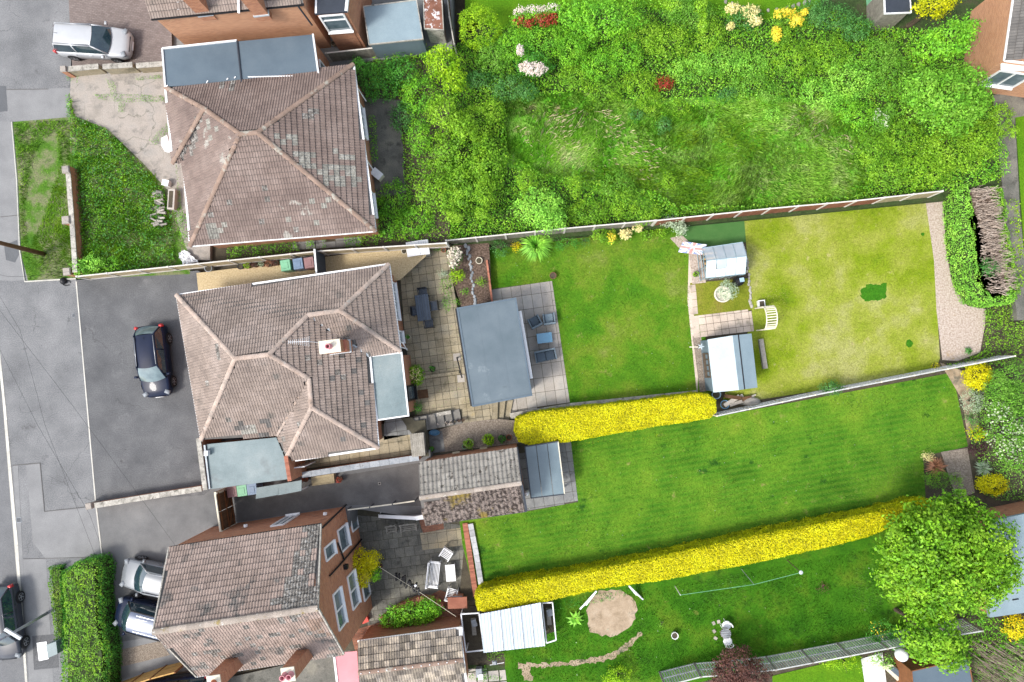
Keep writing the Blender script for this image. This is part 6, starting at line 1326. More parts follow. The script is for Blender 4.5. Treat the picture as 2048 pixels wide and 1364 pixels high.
t = thing('old_beam', 'long weathered timber beam lying beside the shed', 'beam', W(1527, 705, REAR)); MB().beam(W(1521, 678, REAR + .12), W(1530, 737, REAR + .12), .26, .24).build('beam', M['wood_grey'], t, uv=False)
# heap behind the shed
t = thing('junk_heap', 'pile of timber and sheeting behind the shed', 'rubbish pile', W(1480, 800, REAR)); 
for k in range(9): a = random.uniform(-.5, .6); c = W(1470 + random.uniform(-10, 30), 799 + random.uniform(-6, 8), REAR + .1 + k * .03); MB().box(c, (random.uniform(.6, 1.2), random.uniform(.05, .25), .05), a).build('plank', M[random.choice(['wood_dark', 'wood_grey', 'slab_pale'])], t, uv=False)
t = thing('log_pile', 'pale crumpled sack lying at the end of the heap behind the shed', 'sack', W(1505, 805, REAR)); c = W(1503, 803, REAR + .2); mb = MB().lathe(c, [(.5, -.2), (.48, 0), (.35, .14), (.12, .18), (.001, .16)], 14); mb.v = [(c[0] + (x - c[0]) * 1.1, c[1] + (y - c[1]) * .55, z + random.uniform(-.03, .03)) for x, y, z in mb.v]; mb.build('sack', M['slab_pale'], t, uv=False, smooth=True)
pot('teal plastic tub behind the shed near the yellow hedge', 1450, 809, 9, REAR, .3, 'skyblue')
pot('round bowl of pale blue sheeting under the shed corner', 1433, 789, 9, REAR, .35, 'paleblue')
c = W(1477, 563, REAR + .5); t = thing('water_butt', 'black water butt with pale lid beside the greenhouse', 'water butt', (c.x, c.y, REAR)); MB().lathe((c.x, c.y, REAR), [(.20, 0), (.27, .1), (.28, .7), (.24, .85), (.001, .88)], 18).build('butt', M['black'], t, uv=False, smooth=True); c2 = W(1486, 559, REAR + .9); MB().box((c.x + .08, c.y + .05, REAR + .9), (.26, .24, .05), .2).build('lid', M['paleblue'], t, uv=False)
# pots
for k, (px, r, m_, pl, lab) in enumerate([(480, 6, 'charcoal', None, 'dark green empty pot at the left of the row on the gravel'), (495, 6, 'terra_dark', 'lime', 'low pot with bright green plant in the row on the gravel'), (510, 5, 'terra_dark', 'purple', 'pot with purple leaved plant in the row on the gravel'), (524, 5, 'terra_dark', 'silver', 'narrow pot with silvery plant in the row on the gravel'), (538, 7, 'terra_dark', 'bronze', 'wide terracotta pot with bronze plant in the row on the gravel'), (551, 6, 'terra_dark', 'purple', 'terracotta pot nearest the green bin')]):
    pot(lab, px, 533 - k * 1.4, r, 0, .28, m_, pl, group='pots on the golden gravel')
pot('grey stone pot by the edge of the parking', 416, 536, 8, 0, .35, 'coping_blue')
pot('round dark pot on the first lawn above the terrace', 1106, 551, 7, REAR, .3, 'terra_dark'); pot('cream bowl on the bark bed', 958, 521, 7, P2, .2, 'cream')
pot('orange terracotta pot beside the clipped yellow hedge', 1018, 875, 6, REAR + .3, .3, 'terra'); pot('dark pot of bright green leaves on the grey gravel', 977, 879, 9, P2, .3, 'black', 'lime', .11, ph=.4, pr=1.3)
pot('pale pot with yellow-green plant on the grey gravel', 938, 887, 9, P2, .3, 'cream', 'yellowgreen', .09, pr=1.2); pot('small teal pot beside the yellow-green plant', 929, 893, 5, P2, .25, 'bin_green')
pot('black pot of dark leaves beside the clipped yellow hedge', 1004, 877, 8, P2, .3, 'black', 'dark'); pot('pot with dark trailing plant on the slab by the garage wall', 863, 898, 6, P2, .3, 'terra_dark', 'dark')
pot('black square pot with a small plant on the beige patio', 865, 738, 6, P2, .3, 'black', 'dark'); pot('small white pot by the bungalow wall', 816, 674, 5, P2, .25, 'cream', 'dark')
pot('terracotta pot in the yard by the bay window', 680, 80, 6, -.2, .35, 'terra'); pot('pale stone pot in the yard by the bay window', 666, 86, 5, -.2, .3, 'slab')
pot('green plant in a dark pot in the top yard', 708, 70, 5, -.2, .3, 'black', 'mid'); pot('red flowering pot by the brown gate steps', 611, 958, 6, 0, .3, 'terra_dark', 'red'); pot('maroon leaved pot beside the slatted steps', 679, 959, 6, 0, .3, 'terra_dark', 'red')
pot('round white pot with dark centre on the bottom lawn', 1350, 1272, 7, REAR, .35, 'white'); pot('pot with green leaves by the greenhouse door', 1391, 549, 6, REAR, .25, 'slab_pale', 'lime')
pot('terracotta pot at the fence beside the storage box', 887, 500, 5, P2, .3, 'terra'); pot('terracotta pot at the foot of the golden bush', 757, 1136, 8, P3, .35, 'terra_dark', 'dark')
t = thing('laundry_box', 'dark manhole cover plate on the beige patio', 'cover', W(847, 789, P2)); MB().box(W(846, 788, P2 + .035), (.62, .52, .03), .13).build('cover', M['wood_dark'], t, uv=False)
c = W(755 + 0, 967, 0); c = W(759, 967, .02); t = thing('drain_cover', 'small square drain cover on the side drive', 'drain', c); MB().box(c, (.16, .16, .03), .1).build('frame', M['slab_pale'], t, uv=False); MB().box(c + Vector((0, 0, .01)), (.10, .10, .03), .1).build('grate', M['black'], t, uv=False)
c = W(837, 498, P2 + .9); t = thing('garden_store', 'white plastic storage shed with ridged lid by the pale fence', 'storage box', (c.x, c.y, P2)); MB().box((c.x, c.y, P2 + .55), (1.20, .78, 1.1), r_(8)).build('box', M['coping'], t, uv=False)
for s in (-1, 1): mb = MB(); mb.box((c.x + s * .32, c.y + s * .045, P2 + 1.16), (.68, .86, .06), r_(8)); mb.v = [(x, y, z - (.16 * abs((x - c.x))) + .10) for x, y, z in mb.v]; mb.build('lid', M['white'], t, uv=False)
for k in range(4): MB().box((c.x + .12 + k * .13, c.y + .02 + k * .02, P2 + 1.27 - k * .02 - .0), (.02, .80, .02), r_(8)).build('lid_rib', M['lead'], t, uv=False)
c = W(822, 502, P2 + .3); pot('white round tub at the corner of the storage shed', 808, 502, 6, 0, .2, 'cream')
c = W(832, 731, 0)
t = thing('rotary_airer', 'folded black pole leaning beside the garden room', 'pole', W(917, 715, P2)); MB().tube([W(914, 716, P2 + .5), W(924, 756, P2 + .5)], .04, 6).build('pole', M['black'], t, uv=False); MB().tube([W(914, 716, P2), W(914, 716, P2 + .5)], .05, 6).build('socket', M['black'], t, uv=False)
for p in ((914, 714), (922, 757)): c = W(*p, P2 + .03); t = thing('base_slab', 'pinkish base slab under the black pole, ' + ('upper one' if p[1] < 730 else 'lower one'), 'slab', c, 0, 'base slabs of the black pole'); MB().box(c, (.44, .44, .05), .1).build('slab', M['slab_pale'], t, uv=False)
# low brick ledge on patio
t = lowwall('patio_ledge', 'low L shaped stone ledge on the beige patio', [(832, 756), (918, 745)], P2, P2 + .12, .10, mat='slab', cop='slab', cop_len=.45)
c = W(712, 28, .2); t = thing('garden_cabinet', 'dark blue slatted cabinet carrying a pale tub', 'cabinet', (c.x, c.y, -.25)); MB().box((c.x, c.y, .15), (.72, 1.4, .8), .05).build('body', M['blue_wood'], t, uv=False)
for k in range(5): MB().box((c.x - .28 + k * .14, c.y, .57), (.12, 1.4, .03), .05).build('slat', M['blue_wood'], t, uv=False)
c = W(710, 28, .75); t = thing('wash_tub', 'pale blue oval tub of water on the dark blue cabinet', 'tub', c); mb = MB().lathe((c.x, c.y, .6), [(.14, 0), (.21, .17), (.235, .17), (.2, .1)], 20); mb.v = [(x, c.y + (y - c.y) * 1.6, z) for x, y, z in mb.v]; mb.build('tub', M['white'], t, uv=False, smooth=True); mb = MB().lathe((c.x, c.y, .6), [(.001, .10), (.19, .10)], 20); mb.v = [(x, c.y + (y - c.y) * 1.6, z) for x, y, z in mb.v]; mb.build('water', M['blueglass'], t, uv=False)
for nm, lab, px, z, m_, wm in (('garden_shed', 'shed with flat pale blue-grey roof in the top yard', [(727, 13), (833, 0), (846, 78), (738, 89)], 1.7, 'felt_shed2', 'shedwall'), ('garden_shed', 'small shed with rusty roof blotched white beside the flat roofed shed', [(846, -30), (882, -30), (887, 60), (849, 57)], 1.6, 'rusty', 'coping'), ('garden_shed', 'shed with black roof and green side at the top edge', [(1768, -30), (1818, -30), (1822, 25), (1770, 27)], 1.3, 'charcoal', 'fence_grey')):
    if m_ == 'rusty' and 'rusty' not in M: M['rusty'] = mk('rusty_sheet', [(.12, .05, .03), (.24, .11, .075)], scale=2, fine=.3, stains=[((.6, .58, .58), 3.5, .56, .6)])
    t = thing(nm, lab, 'shed', W(px[0][0], px[0][1] + 30, -.9)); P = flatroof(t, px, z, .12, m_, trim='coping' if m_ != 'charcoal' else 'white', tw=.05, name='roof'); walls(t, offset(P, .06), -1.0, z - .12, wm)
t = thing('green_panel', 'green sheet fence panel beside the black roofed shed', 'fence', W(1750, 20, -.9)); MB().prism([W2(1742, -10, -.3), W2(1765, -10, -.3), W2(1768, 35, -.3), W2(1748, 48, -.3)], -.9, -.3).build('panel', M['bin_green'], t, uv=False)
# trough, logs, buckets on the concrete
c = W(341, 398, .5); t = thing('stone_trough', 'pale stone trough beside the log pile', 'trough', (c.x, c.y, 0)); MB().box((c.x, c.y, .22), (.42, 1.2, .44), -.05).build('trough', M['slab_pale'], t, uv=False); MB().box((c.x - .02, c.y, .445), (.24, 1.0, .02), -.05).build('soil', M['soil'], t, uv=False)
c = W(332, 366, .3); t = thing('bucket', 'white square bucket at the top of the log pile', 'bucket', (c.x, c.y, 0)); MB().box((c.x, c.y, .2), (.36, .32, .4), -.2, taper=1.1).build('bucket', M['white'], t, uv=False)
t = thing('log_pile', 'heap of cut pale logs beside the stone trough', 'logs', W(320, 420, 0))
for k in range(38):
    p = W(318 + random.gauss(0, 6), 382 + 68 * random.random(), .12 + .28 * random.random()); a = random.uniform(-.5, .5); d = Vector((math.cos(a) * .2, math.sin(a) * .2, 0)); MB().tube([p - d, p + d], random.uniform(.05, .09), 7).build('log', M[random.choice(['wood_grey', 'slab_pale', 'step_grey'])], t, uv=False)
c = W(333, 290, .3); t = thing('white_sheeting', 'white curved panel leaning against the weathered bungalow', 'panel', (c.x, c.y, 0)); MB().prism([W2(*p, .3) for p in ((322, 276), (334, 270), (342, 304), (330, 303), (322, 290))], .05, .3).build('panel', M['white'], t, uv=False)
c = W(376, 516, .2); t = thing('white_sheet', 'crumpled white plastic sheet on the weeds by the pale fence', 'sheet', (c.x, c.y, 0)); mb = MB(); gx = 9; vs = [W2(*p, .2) for p in ((356, 506), (372, 501), (398, 523), (366, 530))]
for i in range(gx):
    for j in range(gx): u, v = i / (gx - 1), j / (gx - 1); a = Vector(vs[0]).lerp(Vector(vs[1]), u); b = Vector(vs[3]).lerp(Vector(vs[2]), u); q = a.lerp(b, v); mb.v.append((q.x + random.uniform(-.05, .05), q.y + random.uniform(-.05, .05), .12 + random.uniform(0, .2)))
for i in range(gx - 1):
    for j in range(gx - 1): mb.f.append((i * gx + j, (i + 1) * gx + j, (i + 1) * gx + j + 1, i * gx + j + 1)); mb.mi.append(0)
mb.build('sheet', M['whitepaint'], t, uv=False)
# utility things in the street
def pole(name, label, base, top, zt, r0, r1, mat, cat, zg=0):
    b, q = W(*base, zg), W(*top, zt); t = thing(name, label, cat, b); MB().tube([b, q], [r0, r1], 10).build('pole', M[mat], t, smooth=True, uv=False); return t, b, q
t, b, q = pole('telegraph_pole', 'dark wooden telegraph pole on the grass verge at the left edge', (88, 508), (-70, 468), 7.0, .14, .10, 'wood_dark', 'pole'); MB().beam(q + Vector((-.1, -.5, -.3)), q + Vector((.1, .5, -.3)), .1, .1).build('crossarm', M['wood_dark'], t, uv=False)
t, b, q = pole('street_lamp', 'grey street lamp column with arm over the dark car', (93, 1227), (4, 1278), 5.2, .09, .06, 'coping_blue', 'lamp'); MB().beam(W(10, 1258, 5.4), W(42, 1277, 5.4), .16, .10).build('lamp_head', M['lead'], t, uv=False); MB().tube([q, W(-30, 1295, 6.0)], .05, 8).build('arm', M['coping_blue'], t, uv=False)
c = W(100, 1300, .9); t = thing('utility_cabinet', 'green-grey street cabinet with pale top beside the green hedge', 'cabinet', (c.x, c.y, 0)); MB().prism([W2(92, 1290, 1.0), W2(112, 1283, 1.0), W2(115, 1308, 1.0), W2(96, 1316, 1.0)], 0, 1.0).build('body', M['felt3'], t, uv=False)
c = W(85, 1303, .02); t = thing('utility_cover', 'bright white rectangular cover plate set in the pavement by the street cabinet', 'cover', c); MB().prism([W2(73, 1286, .03), W2(93, 1283, .03), W2(97, 1318, .03), W2(78, 1322, .03)], 0, .03).build('cover', M['white'], t, uv=False)
c = W(122, 561, .3); t = thing('black_bag', 'black bag with looped strap on the drive edge by the verge', 'bag', (c.x, c.y, 0)); mb = MB().lathe((c.x, c.y, 0), [(.18, 0), (.22, .12), (.12, .25), (.001, .27)], 12); mb.build('bag', M['black'], t, uv=False, smooth=True); MB().tube([(c.x + .25 * math.cos(a) + .15, c.y - .12 + .16 * math.sin(a), .04) for a in np.linspace(0, 5.5, 14)], .02, 5).build('strap', M['black'], t, uv=False)
for k, pts in enumerate([[(-20, 595, 6), (148, 815, 6.2), (270, 980, 6.0), (350, 1090, 5)], [(-20, 560, 5), (40, 660, 6.4), (90, 850, 6), (190, 1110, 5.5)], [(0, 700, 6.2), (75, 850, 6.4), (180, 1030, 6), (205, 1100, 5.6)], [(-20, 545, 6.4), (15, 553, 6.2), (60, 553, 5.8), (240, 530, 4.8)]]):
    t = thing('overhead_cable', ['thin overhead cable running longest, down to the gabled house', 'thin overhead cable passing over the pale kerb side', 'thin overhead cable ending over the side drive entrance', 'thin overhead cable crossing the verge above the fence'][k], 'cable', W(pts[0][0], pts[0][1], 0), 0, 'overhead cables')
    MB().tube([W(*p) for p in pts], .006, 4).build('cable', M['black'], t, uv=False)
t = thing('washing_line', 'washing line with black socks pegged over the lower patio', 'washing line', W(757, 1135, P3)); a, b = W(757, 1133, -.1), W(912, 1233, -.1); MB().tube([a, a.lerp(b, .5) + Vector((0, 0, -.12)), b], .012, 5).build('line', M['cream'], t, uv=False)
for k in range(9):
    p = a.lerp(b, .22 + .035 * k * 1.05) + Vector((0, 0, -.12)); MB().box((p.x, p.y + .08 * (1 if k % 2 else -.4), p.z - .12), (.09, random.uniform(.25, .55), .3), random.uniform(-.4, .5)).build('sock', M['black'], t, uv=False)
MB().box(W(831, 1171, -.2), (.14, .12, .1), .5).build('peg_bag', M['white'], t, uv=False)
t = thing('washing_line', 'white line stretched between corner posts on the bottom lawn', 'line', W(1350, 1175, REAR)); mb = MB(); A_, B_, C_, D_ = W(1350, 1172, REAR), W(1361, 1190, REAR + 1.5), W(1508, 1169, REAR + 1.5), W(1602, 1145, REAR + 1.5)
MB().tube([A_, B_], .03, 6).build('post', M['white'], t, uv=False); MB().tube([W(1483, 1138, REAR), C_], .018, 6).build('post', M['silver_'] if 'silver_' in M else M['coping_blue'], t, uv=False); MB().tube([W(1574, 1120, REAR), D_], .025, 6).build('post', M['bark'], t, uv=False); MB().tube([B_, C_, D_], .014, 5).build('line', M['bin_green'], t, uv=False)
MB().lathe(D_, [(.1, -.05), (.12, 0), (.001, .05)], 10).build('bracket', M['silverwhite'] if 'silverwhite' in M else M['lead'], t, uv=False)
for lab, p in (('white swing frame legs at the left of the bare earth circle', [(1193, 1182), (1160, 1218), (1172, 1210)]), ('white swing frame legs at the right of the bare earth circle', [(1258, 1172), (1286, 1199), (1273, 1190)])):
    t = thing('swing_frame', lab, 'frame', W(*p[1], REAR), 0, 'white swing frame legs'); tp = W(*p[0], REAR + .9)
    for q in p[1:]: MB().beam(W(*q, REAR), tp, .09, .05).build('leg', M['whitepaint'], t, uv=False)
    MB().poly([tp, W(p[1][0], p[1][1], REAR + .1), W(p[2][0], p[2][1], REAR + .1)]).build('net', M['whitepaint'], t, uv=False)
c = W(1803, 1310, REAR + 2.2); b = W(1770, 1290, REAR); t = thing('garden_globe', 'white round paper globe on a pole by the deck', 'lamp', (c.x, c.y, REAR)); MB().lathe(c, [(.001, -.34)] + [(.35 * math.cos(a), .34 * math.sin(a)) for a in np.linspace(-1.4, 1.4, 13)] + [(.001, .34)], 24).build('globe', M['white'], t, uv=False, smooth=True); MB().tube([c, (c.x, c.y, REAR)], .03, 6).build('pole', M['white'], t, uv=False)
t = thing('lounger', 'cream garden lounger with grey-blue cushion on the white path', 'lounger', W(1790, 1345, REAR)); MB().prism([W2(*p, REAR + .35) for p in ((1765, 1333), (1783, 1328), (1812, 1350), (1795, 1362))], REAR, REAR + .35).build('frame', M['cream'], t, uv=False); MB().prism([W2(*p, REAR + .42) for p in ((1778, 1338), (1788, 1334), (1806, 1348), (1797, 1354))], REAR + .35, REAR + .42).build('cushion', M['cushion'], t, uv=False)
t = thing('red_tub', 'red plastic tub against the corner of the gabled house', 'tub', W(728, 1238, P3)); c = W(729, 1238, P3 + .3); MB().box((c.x, c.y, P3 + .17), (.35, .4, .34), .4, taper=1.15).build('tub', M['redplastic'], t, uv=False)
t = thing('blue_basin', 'pale blue basin on the slab beside the grey gravel', 'basin', W(867, 866, P2)); c = W(869, 865, P2 + .2); mb = MB().lathe((c.x, c.y, P2 + .05), [(.001, .05), (.24, .06), (.30, .22), (.27, .22)], 18); mb.v = [(c.x + (x - c.x) * 1.1, c.y + (y - c.y) * .6, z) for x, y, z in mb.v]; mb.build('basin', M['skyblue'], t, uv=False, smooth=True)
sheet('gravel_slab', [(850, 868), (884, 862), (890, 902), (856, 908)], P2, 'slab_grey', layer=8)
for k in range(14):
    pass
rocks('stepping_row', 'row of rounded log edging along the far lawn at the top', [(1452, 4), (1466, 9), (1482, 13), (1500, 22), (1527, 22), (1545, 20), (1575, 16), (1590, 12), (1605, 7), (1618, 2)], -.85, 13, .14, 'wood_grey', cat='edging', jit=1)
for p, l_ in (((958, 1345), 'small grey crate with white lid on the bottom paving'),): c = W(*p, REAR + .3); t = thing('crate', l_, 'crate', (c.x, c.y, REAR)); MB().box((c.x, c.y, REAR + .2), (.35, .5, .4), .1).build('body', M['coping_blue'], t, uv=False); MB().box((c.x + .1, c.y - .2, REAR + .42), (.3, .3, .05), .1).build('lid', M['white'], t, uv=False)
t = thing('bird_table', 'small grey bird table with white bar near the bottom paving', 'bird table', W(990, 1326, REAR)); c = W(989, 1326, REAR + .9); MB().tube([(c.x, c.y, REAR), c], .03, 6).build('post', M['wood_grey'], t, uv=False); MB().box(c, (.28, .26, .08), .1, taper=.6).build('roof', M['coping_blue'], t, uv=False); MB().beam(W(980, 1330, REAR + .6), W(1008, 1325, REAR + .6), .03, .03).build('bar', M['white'], t, uv=False)
# ================================================================ VEGETATION
RZ = REAR
# clipped hedges
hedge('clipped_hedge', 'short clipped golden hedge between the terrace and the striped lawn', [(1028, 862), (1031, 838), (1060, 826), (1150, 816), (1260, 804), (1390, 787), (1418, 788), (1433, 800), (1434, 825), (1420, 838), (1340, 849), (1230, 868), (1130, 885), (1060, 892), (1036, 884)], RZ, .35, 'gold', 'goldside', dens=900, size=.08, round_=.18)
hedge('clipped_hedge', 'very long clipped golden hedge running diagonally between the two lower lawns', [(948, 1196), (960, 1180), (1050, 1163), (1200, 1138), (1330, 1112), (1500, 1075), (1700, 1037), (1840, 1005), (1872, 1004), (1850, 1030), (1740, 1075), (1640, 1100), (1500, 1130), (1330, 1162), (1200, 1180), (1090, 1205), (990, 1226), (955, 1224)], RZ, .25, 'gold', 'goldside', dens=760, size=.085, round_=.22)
hedge('clipped_hedge', 'broad clipped green hedge between the pavement and the parked cars', [(116, 1146), (148, 1126), (188, 1120), (200, 1137), (199, 1200), (203, 1255), (214, 1310), (212, 1400), (118, 1400), (118, 1310), (122, 1240), (116, 1180)], 0, 1.5, 'hedgeg', 'dark', dens=330, size=.10, lump=.3, round_=.45)
hedge('ivy_strip', 'low dark green ivy strip at the foot of the green hedge', [(92, 1136), (122, 1130), (128, 1285), (108, 1280), (98, 1200)], 0, .45, 'grassgreen', 'dark', dens=380, size=.09, lump=.25, round_=.2)
hg = hedge('overgrown_hedge', 'tall hedge by the gravel strip, clipped green outside with a bare brown side', [(1914, 384), (1930, 370), (1940, 366), (1952, 420), (1957, 500), (1964, 560), (1990, 592), (2030, 582), (2028, 606), (1990, 612), (1955, 602), (1938, 575), (1926, 520), (1917, 450)], RZ, .1, 'hedgeg2', 'hedgeg2', dens=380, size=.09, lump=.25, round_=.35)
# dead inner twigs of the same hedge
def twigs(name, parent, poly, zg, h, n, L, lean, label=None, mat='twig', r=.016):
    P = [W2(a, b, zg + h * .6) for a, b in poly]; x, y = sample_poly(P, 200); mb = MB()
    for i in range(min(n, len(x))):
        a = random.uniform(-.55, .55) + lean; l = L * random.uniform(.5, 1.2); z = zg + h * random.uniform(.4, 1.0); p = Vector((x[i], y[i], z)); q = p + Vector((math.cos(a) * l, math.sin(a) * l, random.uniform(-.25, .2)))
        m_ = p.lerp(q, .5) + Vector((random.uniform(-.08, .08), random.uniform(-.08, .08), random.uniform(0, .12))); mb.tube([p, m_, q], [r, r * .8, r * .4], 3, caps=False)
    o = mb.build(name, M[mat], parent, uv=False); return tag(o, label, kind='stuff') if parent is None else tag(o, kind='stuff')
MB().prism([W2(*p, -.3) for p in ((1935, 385), (1978, 380), (1992, 450), (2005, 520), (2018, 575), (1990, 592), (1965, 580), (1955, 500))], RZ, -.3).build('branches', M['mulch'], hg, uv=False)
twigs('dead_twigs', hg, [(1935, 378), (1984, 376), (1996, 450), (2012, 530), (2022, 570), (1998, 592), (1968, 585), (1955, 520), (1948, 440)], RZ + .6, 1.0, 1500, .42, .1)
hedge('overgrown_hedge', 'narrow green outer side of the tall hedge with bare brown middle', [(1990, 370), (2010, 376), (2022, 470), (2045, 580), (2030, 604), (2022, 585), (2008, 520), (1998, 440)], RZ, .0, 'hedgeg', 'hedgeg2', dens=330, size=.10, lump=.35, round_=.2)
shrub('ivy_clump', 'small dark ivy clump growing in the dead part of the tall hedge', 'shrub', [(1978, 535, 18, 20)], -.5, .9, 'blueg', dens=250, group=None)
# big tree and the trees of the thicket
def tree(label, blobs, zg, h, mat, dens=150, size=.17, clump=.45, trunk=.17, group=None, name='tree', aspect=.5, low=-.3, inner=.62):
    """crown of several lobes high on a trunk; blobs: px, py, rx, ry, z of the lobe centre, rz"""
    c0 = W(blobs[0][0], blobs[0][1], blobs[0][4]); t = thing(name, label, 'tree', (c0.x, c0.y, zg), 0, group); Ps = []; Ns = []
    mb = MB(); mb.tube([(c0.x, c0.y, zg), (c0.x + .08, c0.y, zg + h * .25), (c0.x, c0.y + .05, zg + h * .5)], [trunk, trunk * .8, trunk * .6], 8)
    for b in blobs:
        c = W(b[0], b[1], b[4]); k = ppm(b[4]); P, Nn = blob_pts(c, (b[2] / k, b[3] / k, b[5]), dens, clump, low, inner); Ps.append(P); Ns.append(Nn)
        mb.tube([(c0.x, c0.y, zg + h * .25), tuple((Vector((c0.x, c0.y, zg + h * .45)) + c) / 2), tuple(c)], [trunk * .5, trunk * .35, trunk * .15], 6)
        for q in range(4): a = random.random() * 6.28; mb.tube([tuple(c), (c.x + b[2] / k * .6 * math.cos(a), c.y + b[3] / k * .6 * math.sin(a), c.z + b[5] * .3)], [trunk * .16, trunk * .06], 5)
    mb.build('trunk', M['bark'], t, uv=False); leaves('crown', np.concatenate(Ps), np.concatenate(Ns), size, M[mat], t, aspect); return t
tree('large round bright green tree at the lower right', [(1885, 1110, 105, 92, 3.0, 2.3), (1830, 1085, 74, 66, 2.9, 1.8), (1950, 1085, 76, 72, 2.8, 1.8), (1870, 1040, 70, 46, 2.3, 1.5), (1925, 1160, 72, 62, 2.6, 1.7), (1808, 1140, 54, 60, 2.4, 1.6), (1990, 1140, 38, 52, 2.4, 1.4), (1860, 1185, 62, 48, 2.4, 1.5), (1915, 1005, 28, 24, 1.6, 1.0)], RZ, 4.5, 'treebig', dens=115, size=.19, clump=.34, trunk=.22, inner=.6, aspect=.55)
tree('smaller tree lobe below the large round tree, over the summerhouse roof', [(1862, 1268, 56, 48, 2.2, 1.5), (1898, 1310, 34, 28, 2.0, 1.1), (1838, 1290, 26, 32, 1.6, 1.0)], RZ, 3.6, 'treebig', dens=115, size=.19, clump=.34, trunk=.14, inner=.6, aspect=.55)
tree('purple leaved small tree at the bottom edge by the trellis', [(1475, 1330, 42, 38, .6, .9), (1450, 1350, 36, 30, .3, .7), (1505, 1352, 34, 34, .3, .7)], RZ, 2.6, 'purple', dens=190, size=.13, clump=.25, trunk=.08)
TG = 'trees in the overgrown thicket'
tree('pale green broad tree at the right of the thicket', [(1885, 190, 74, 56, 2.2, 1.3), (1930, 165, 38, 34, 2.2, 1.0), (1845, 175, 45, 40, 1.9, 1.0), (1905, 235, 56, 36, 1.7, 1.0), (1850, 215, 40, 30, 1.4, .8), (1945, 200, 34, 34, 1.8, .9)], -.9, 4, 'paletree', dens=120, size=.16, clump=.36, group=TG)
tree('darker green tree touching the orange brick wall', [(1895, 82, 48, 40, 2.3, 1.2), (1925, 60, 28, 26, 2.4, .8), (1860, 100, 30, 30, 1.8, .9)], -.9, 4, 'mid', dens=120, size=.15, clump=.33, group=TG)
tree('golden green conifer between the black roofed shed and the brick house', [(1870, 4, 38, 30, 1.8, 1.2)], -.9, 3.4, 'goldside', dens=200, size=.13, clump=.25, group=TG)
tree('pale lime tree left of centre in the thicket', [(888, 228, 36, 34, 1.7, 1.0), (925, 255, 28, 26, 1.5, .9)], -.9, 3.2, 'yellowgreen', dens=150, size=.14, clump=.3, group=TG)
tree('lime green tree with loose crown beside the bungalow fence', [(885, 125, 36, 34, 1.6, 1.0), (905, 160, 28, 28, 1.2, .9)], -.9, 3, 'lime', dens=150, size=.14, clump=.28, group=TG)
tree('variegated young tree against the weathered fence', [(1075, 415, 50, 38, 1.2, .9), (1100, 440, 34, 26, .9, .7)], -.9, 2.8, 'hedgeg2', dens=160, size=.13, clump=.28, group=TG)
tree('dense green tree at the top edge of the thicket', [(1215, 40, 75, 42, 1.6, 1.2), (1150, 30, 40, 28, 1.2, 1.0)], -.9, 3.2, 'mid', dens=160, size=.13, clump=.28, group=TG)
SG = 'shrubs in the overgrown thicket'
def S_(label, blobs, h, mat, **k): k.setdefault('group', SG); k.setdefault('dens', 200); return shrub('shrub', label, 'shrub', blobs, k.pop('zg', -.9), h, mat, **k)
shrub('ball_bush', 'neat clipped bright green ball bush at the top', 'shrub', [(960, 55, 42, 42)], -.9, 2.7, 'lime', dens=420, size=.085, clump=.16, inner=.93, low=-.5)
S_('red and white flowering shrub at the top edge', [(1070, 42, 48, 18), (1100, 34, 24, 14), (1045, 48, 24, 16)], 2.3, 'mid', extra=[('flower', 'red', [(1045, 45, 20, 12), (1085, 42, 26, 14), (1105, 38, 16, 12), (1058, 52, 10, 8)], 120, .10, 'deep red new leaves'), ('flower', 'pinkfl', [(1040, 26, 16, 7), (1070, 22, 24, 7), (1105, 20, 20, 8)], 130, .09, 'white blossom')])
S_('shrub with cream blossom mass in the upper thicket', [(1066, 130, 40, 26)], 2.2, 'dark', extra=[('flower', 'pinkfl', [(1072, 140, 24, 12, 1.0), (1052, 136, 14, 10, 1.0), (1040, 102, 6, 10, 1.0)], 420, .085)])
S_('blue-green rounded shrub below the cream blossom', [(1020, 175, 42, 26), (1055, 185, 22, 18), (955, 160, 30, 20)], 1.9, 'blueg')
S_('broad dark green shrub below the red shrub', [(1085, 85, 58, 38), (1030, 95, 40, 36), (1140, 100, 36, 34)], 2.3, 'mid')
S_('olive green shrub between ball bush and blossom', [(990, 115, 40, 34)], 2.1, 'olive')
S_('huge bright bramble mound beside the dark path', [(920, 300, 72, 62), (940, 380, 66, 52), (880, 390, 56, 46), (975, 330, 38, 46)], 2.3, 'hedgeg', dens=170, size=.12, clump=.3, aspect=.6)
S_('lime topped mound nearer the long grass', [(955, 245, 42, 38), (985, 225, 22, 26)], 2.3, 'yellowgreen', dens=170, clump=.3)
S_('glossy green bush at the corner of the weathered bungalow', [(790, 400, 38, 40), (770, 450, 34, 30), (830, 440, 42, 36)], 1.4, 'mid', dens=220)
S_('dark bush behind the mossy boarded fence', [(760, 165, 44, 46), (800, 145, 40, 36), (720, 140, 22, 26)], 1.9, 'dark')
S_('blue-green bush beside the dark path', [(805, 235, 28, 36)], 1.5, 'blueg')
S_('mid green bush beside the dark path, its tip over the slabs', [(842, 190, 40, 44), (840, 275, 26, 46)], 1.9, 'mid')
S_('golden topped shrub spray near the weathered fence', [(970, 385, 18, 30), (965, 430, 16, 12), (910, 435, 20, 12)], 1.9, 'yellowgreen', zg=-.2)
S_('yellow-green sprays standing up by the variegated tree', [(1055, 362, 22, 22), (1150, 375, 10, 24)], 1.7, 'yellowgreen', zg=-.3)
S_('rounded green bush at the end of the weathered fence', [(1180, 425, 46, 28), (1245, 405, 34, 32), (1290, 430, 32, 20)], 1.4, 'hedgeg', dens=240)
